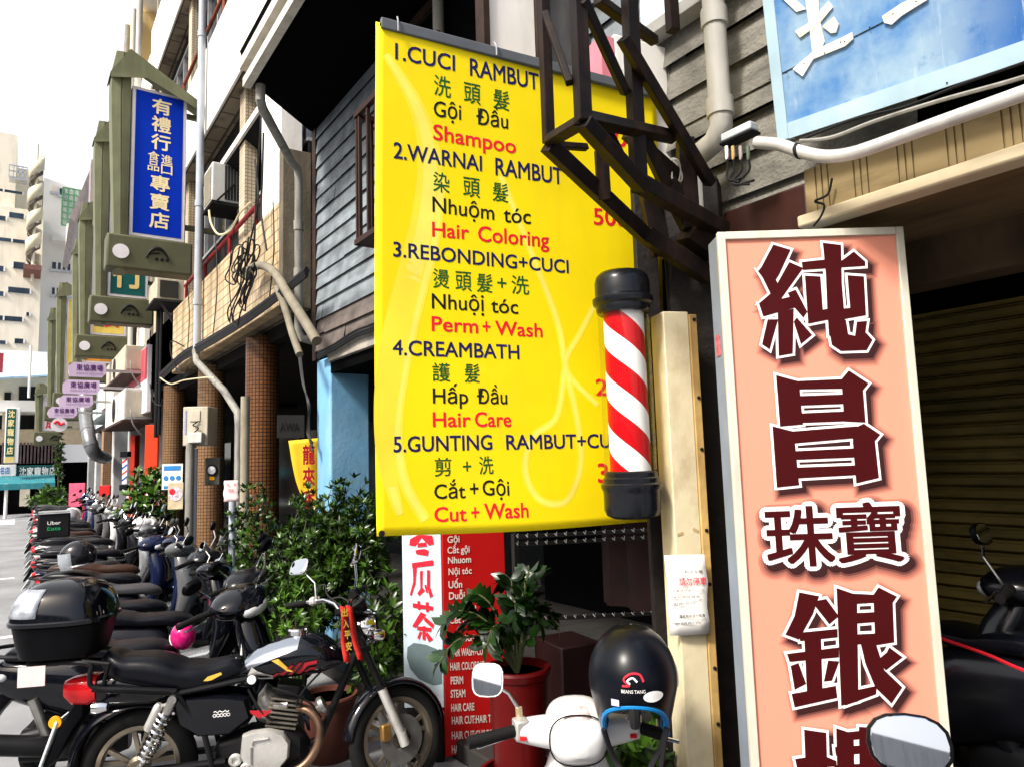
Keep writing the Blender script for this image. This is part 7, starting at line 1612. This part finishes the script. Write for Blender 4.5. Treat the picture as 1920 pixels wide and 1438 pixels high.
for i, pts in enumerate((((345, 650), (322, 640), (320, 660), (330, 690), (345, 700), (352, 690)), ((300, 708), (320, 720), (345, 713), (385, 708), (402, 709)), ((282, 620), (280, 680), (285, 745), (300, 760), (306, 745)))):
    cable(['black looped wire on the tiled balcony beside the tall pipe', 'tan wire crossing below the tall pipe', 'black wire loop below the red and white board'][i], [E_(*p, 2.08) for p in pts], .011, cable_m if i != 1 else crm)
wh_y = 2.35
for i, (dz, r_) in enumerate(((0, .016), (.03, .01), (-.02, .012))):
    cable(['black cable under the clapboards above the blue pillar', 'thin upper cable under the clapboards', 'lower sagging cable under the clapboards'][i], [atX(*p, 2.33)+Vector((0, 0, dz)) for p in ((596, 668), (630, 650), (665, 628), (705, 612), (740, 585))], r_)
for i, (p0, p1, sag) in enumerate((((404, 440), (398, 640), 6), ((440, 420), (436, 610), -8), ((512, 380), (505, 560), 5), ((350, 520), (352, 655), 4))):
    cable(['thin wire down the tiled balcony left of the coil', 'thin wire down the tiled balcony above the coil', 'thin wire down the tiled balcony beside the end pier', 'thin wire beside the tall pipe on the tiled balcony'][i], [E_(*p0, 2.16), E_((p0[0]+p1[0])/2+sag, (p0[1]+p1[1])/2, 2.14), E_(*p1, 2.16)], .007)
# ================================================================== junction box, bent pipe and wires over the pink sign
jb = thing('junction_box', 'grey plastic cable junction box with drooping plugs above the pink sign', 'junction box', atX(1390, 262, 2.12))
a, b = atX(1358, 268, 2.12), atX(1426, 250, 2.12)
q = MB(); q.bb((2.085, b.y+.015, a.z-.012), (2.135, a.y-.01, a.z+.02)); q.build('box_body', mat('box_grey', (.42, .46, .48), .5, var=.1), jb, True, bevel=.006)
q = MB(); q.bb((2.08, b.y+.01, a.z-.024), (2.14, a.y-.005, a.z-.0125)); q.build('box_base', black, jb, True, bevel=.005)
cols = [wht, mat('plug_tan', (.45, .28, .12), .5), mat('plug_grey', (.3, .27, .25), .5), mat('plug_olive', (.1, .13, .09), .5)]
for i, px in enumerate((1362, 1374, 1388, 1402)):
    P = atX(px, 275, 2.09); q = MB(); q.tube([P, P+Vector((0, 0, -.035)), P+Vector((0, .003, -.05))], [.0065, .007, .004], 10); q.build('plug', cols[i], jb, True)
    cable('thin black wire %s plug of the junction box' % ('below the white', 'below the tan', 'below the grey', 'below the olive')[i], [P+Vector((0, 0, -.05)), P+Vector((0, .002, -.09)), P+Vector((-.02, -.01+.02*i, -.13)), P+Vector((-.02, -.06+.01*i, -.16+.02*(i % 2)))], .0045)
cable('black wire draped along the grooved tan beam', [atX(*p, 2.17) for p in ((1560, 335), (1552, 365), (1528, 378), (1545, 385), (1540, 405), (1525, 425))], .004)
sp_ = [atX(*p, 2.03) for p in ((1290, 262), (1330, 258), (1418, 268), (1460, 272), (1500, 285), (1545, 294), (1590, 290), (1640, 275), (1760, 232), (1920, 175), (2050, 128))]
t = thing('conduit', 'silver grey bent pipe running along above the tan beam', 'pipe', sp_[3]); q = MB(); q.tube(smooth([tuple(p) for p in sp_[2:]], 6), .0205, 14); q.build('conduit_pipe', mat('silver_pipe', (.6, .59, .56), .35, .35, var=.12, scale=8, dirt=(.2, .19, .17), damt=.5, dstretch=(6, 3, 6)), t, True)
q = MB(); 
for p in (1497,): P = atX(p, 284, 2.03); q.torus(tuple(P), .022, .006, 14, 6, None, 'y')
q.build('pipe_tie', black, t, True)
cable('slim pale cable under the blue sign edge', [atX(*p, 2.05) for p in ((1500, 265), (1560, 258), (1640, 228), (1760, 190), (1920, 145), (2000, 110))], .006, pvc)
cable('thin black cable clipped under the blue sign edge', [atX(*p, 2.06) for p in ((1500, 264), (1600, 225), (1700, 200), (1800, 160), (1920, 118))], .004)
# loops of wire beside the truss
t = thing('cable_coil', 'small loops of white and black wire by the foot of the truss', 'cable', atd(1262, 330, 2.7)); q = MB()
for k in range(5): c = atd(1256+3*k, 335-4*k, 2.6); q.tube([c+Vector((.01*cos(a), .02*cos(a+k), .05*sin(a))) for a in [2*pi*j/16 for j in range(16)]], .003, 4, closed=True)
q.build('wire_loops', pvc_w, t, True)
# red rope across the walkway
cable('red rope hanging across the dark walkway at the right', [atd(1700, 1172, 2.75), atd(1776, 1200, 2.75), atd(1850, 1226, 2.7), atd(1925, 1258, 2.6), atd(2050, 1300, 2.5)], .007, mat('rope_red', (.5, .01, .02), .7), name='rope')
# the row of houses across the road, which the mirrors and paint reflect
ob = thing('row_house', 'plain pale house row across the road behind the photographer, seen in the mirrors', 'building', (-14, 0, 0))
q = MB(); q.bb((-17, -40, 0), (-12.5, 34, 5.6)); q.build('wall', mat('far_side_wall', (.6, .58, .54), .8, var=.15, scale=.5, dirt=(.12, .11, .1), damt=.5), ob, True)
q = MB()
for i in range(24):
    for z in (3.4,): q.bb((-12.49, -39+i*3.05, z), (-12.44, -37.2+i*3.05, z+1.5))
    q.bb((-12.49, -39.2+i*3.05, .1), (-12.44, -36.8+i*3.05, 2.5))
q.build('windows', fb_win, ob, True)
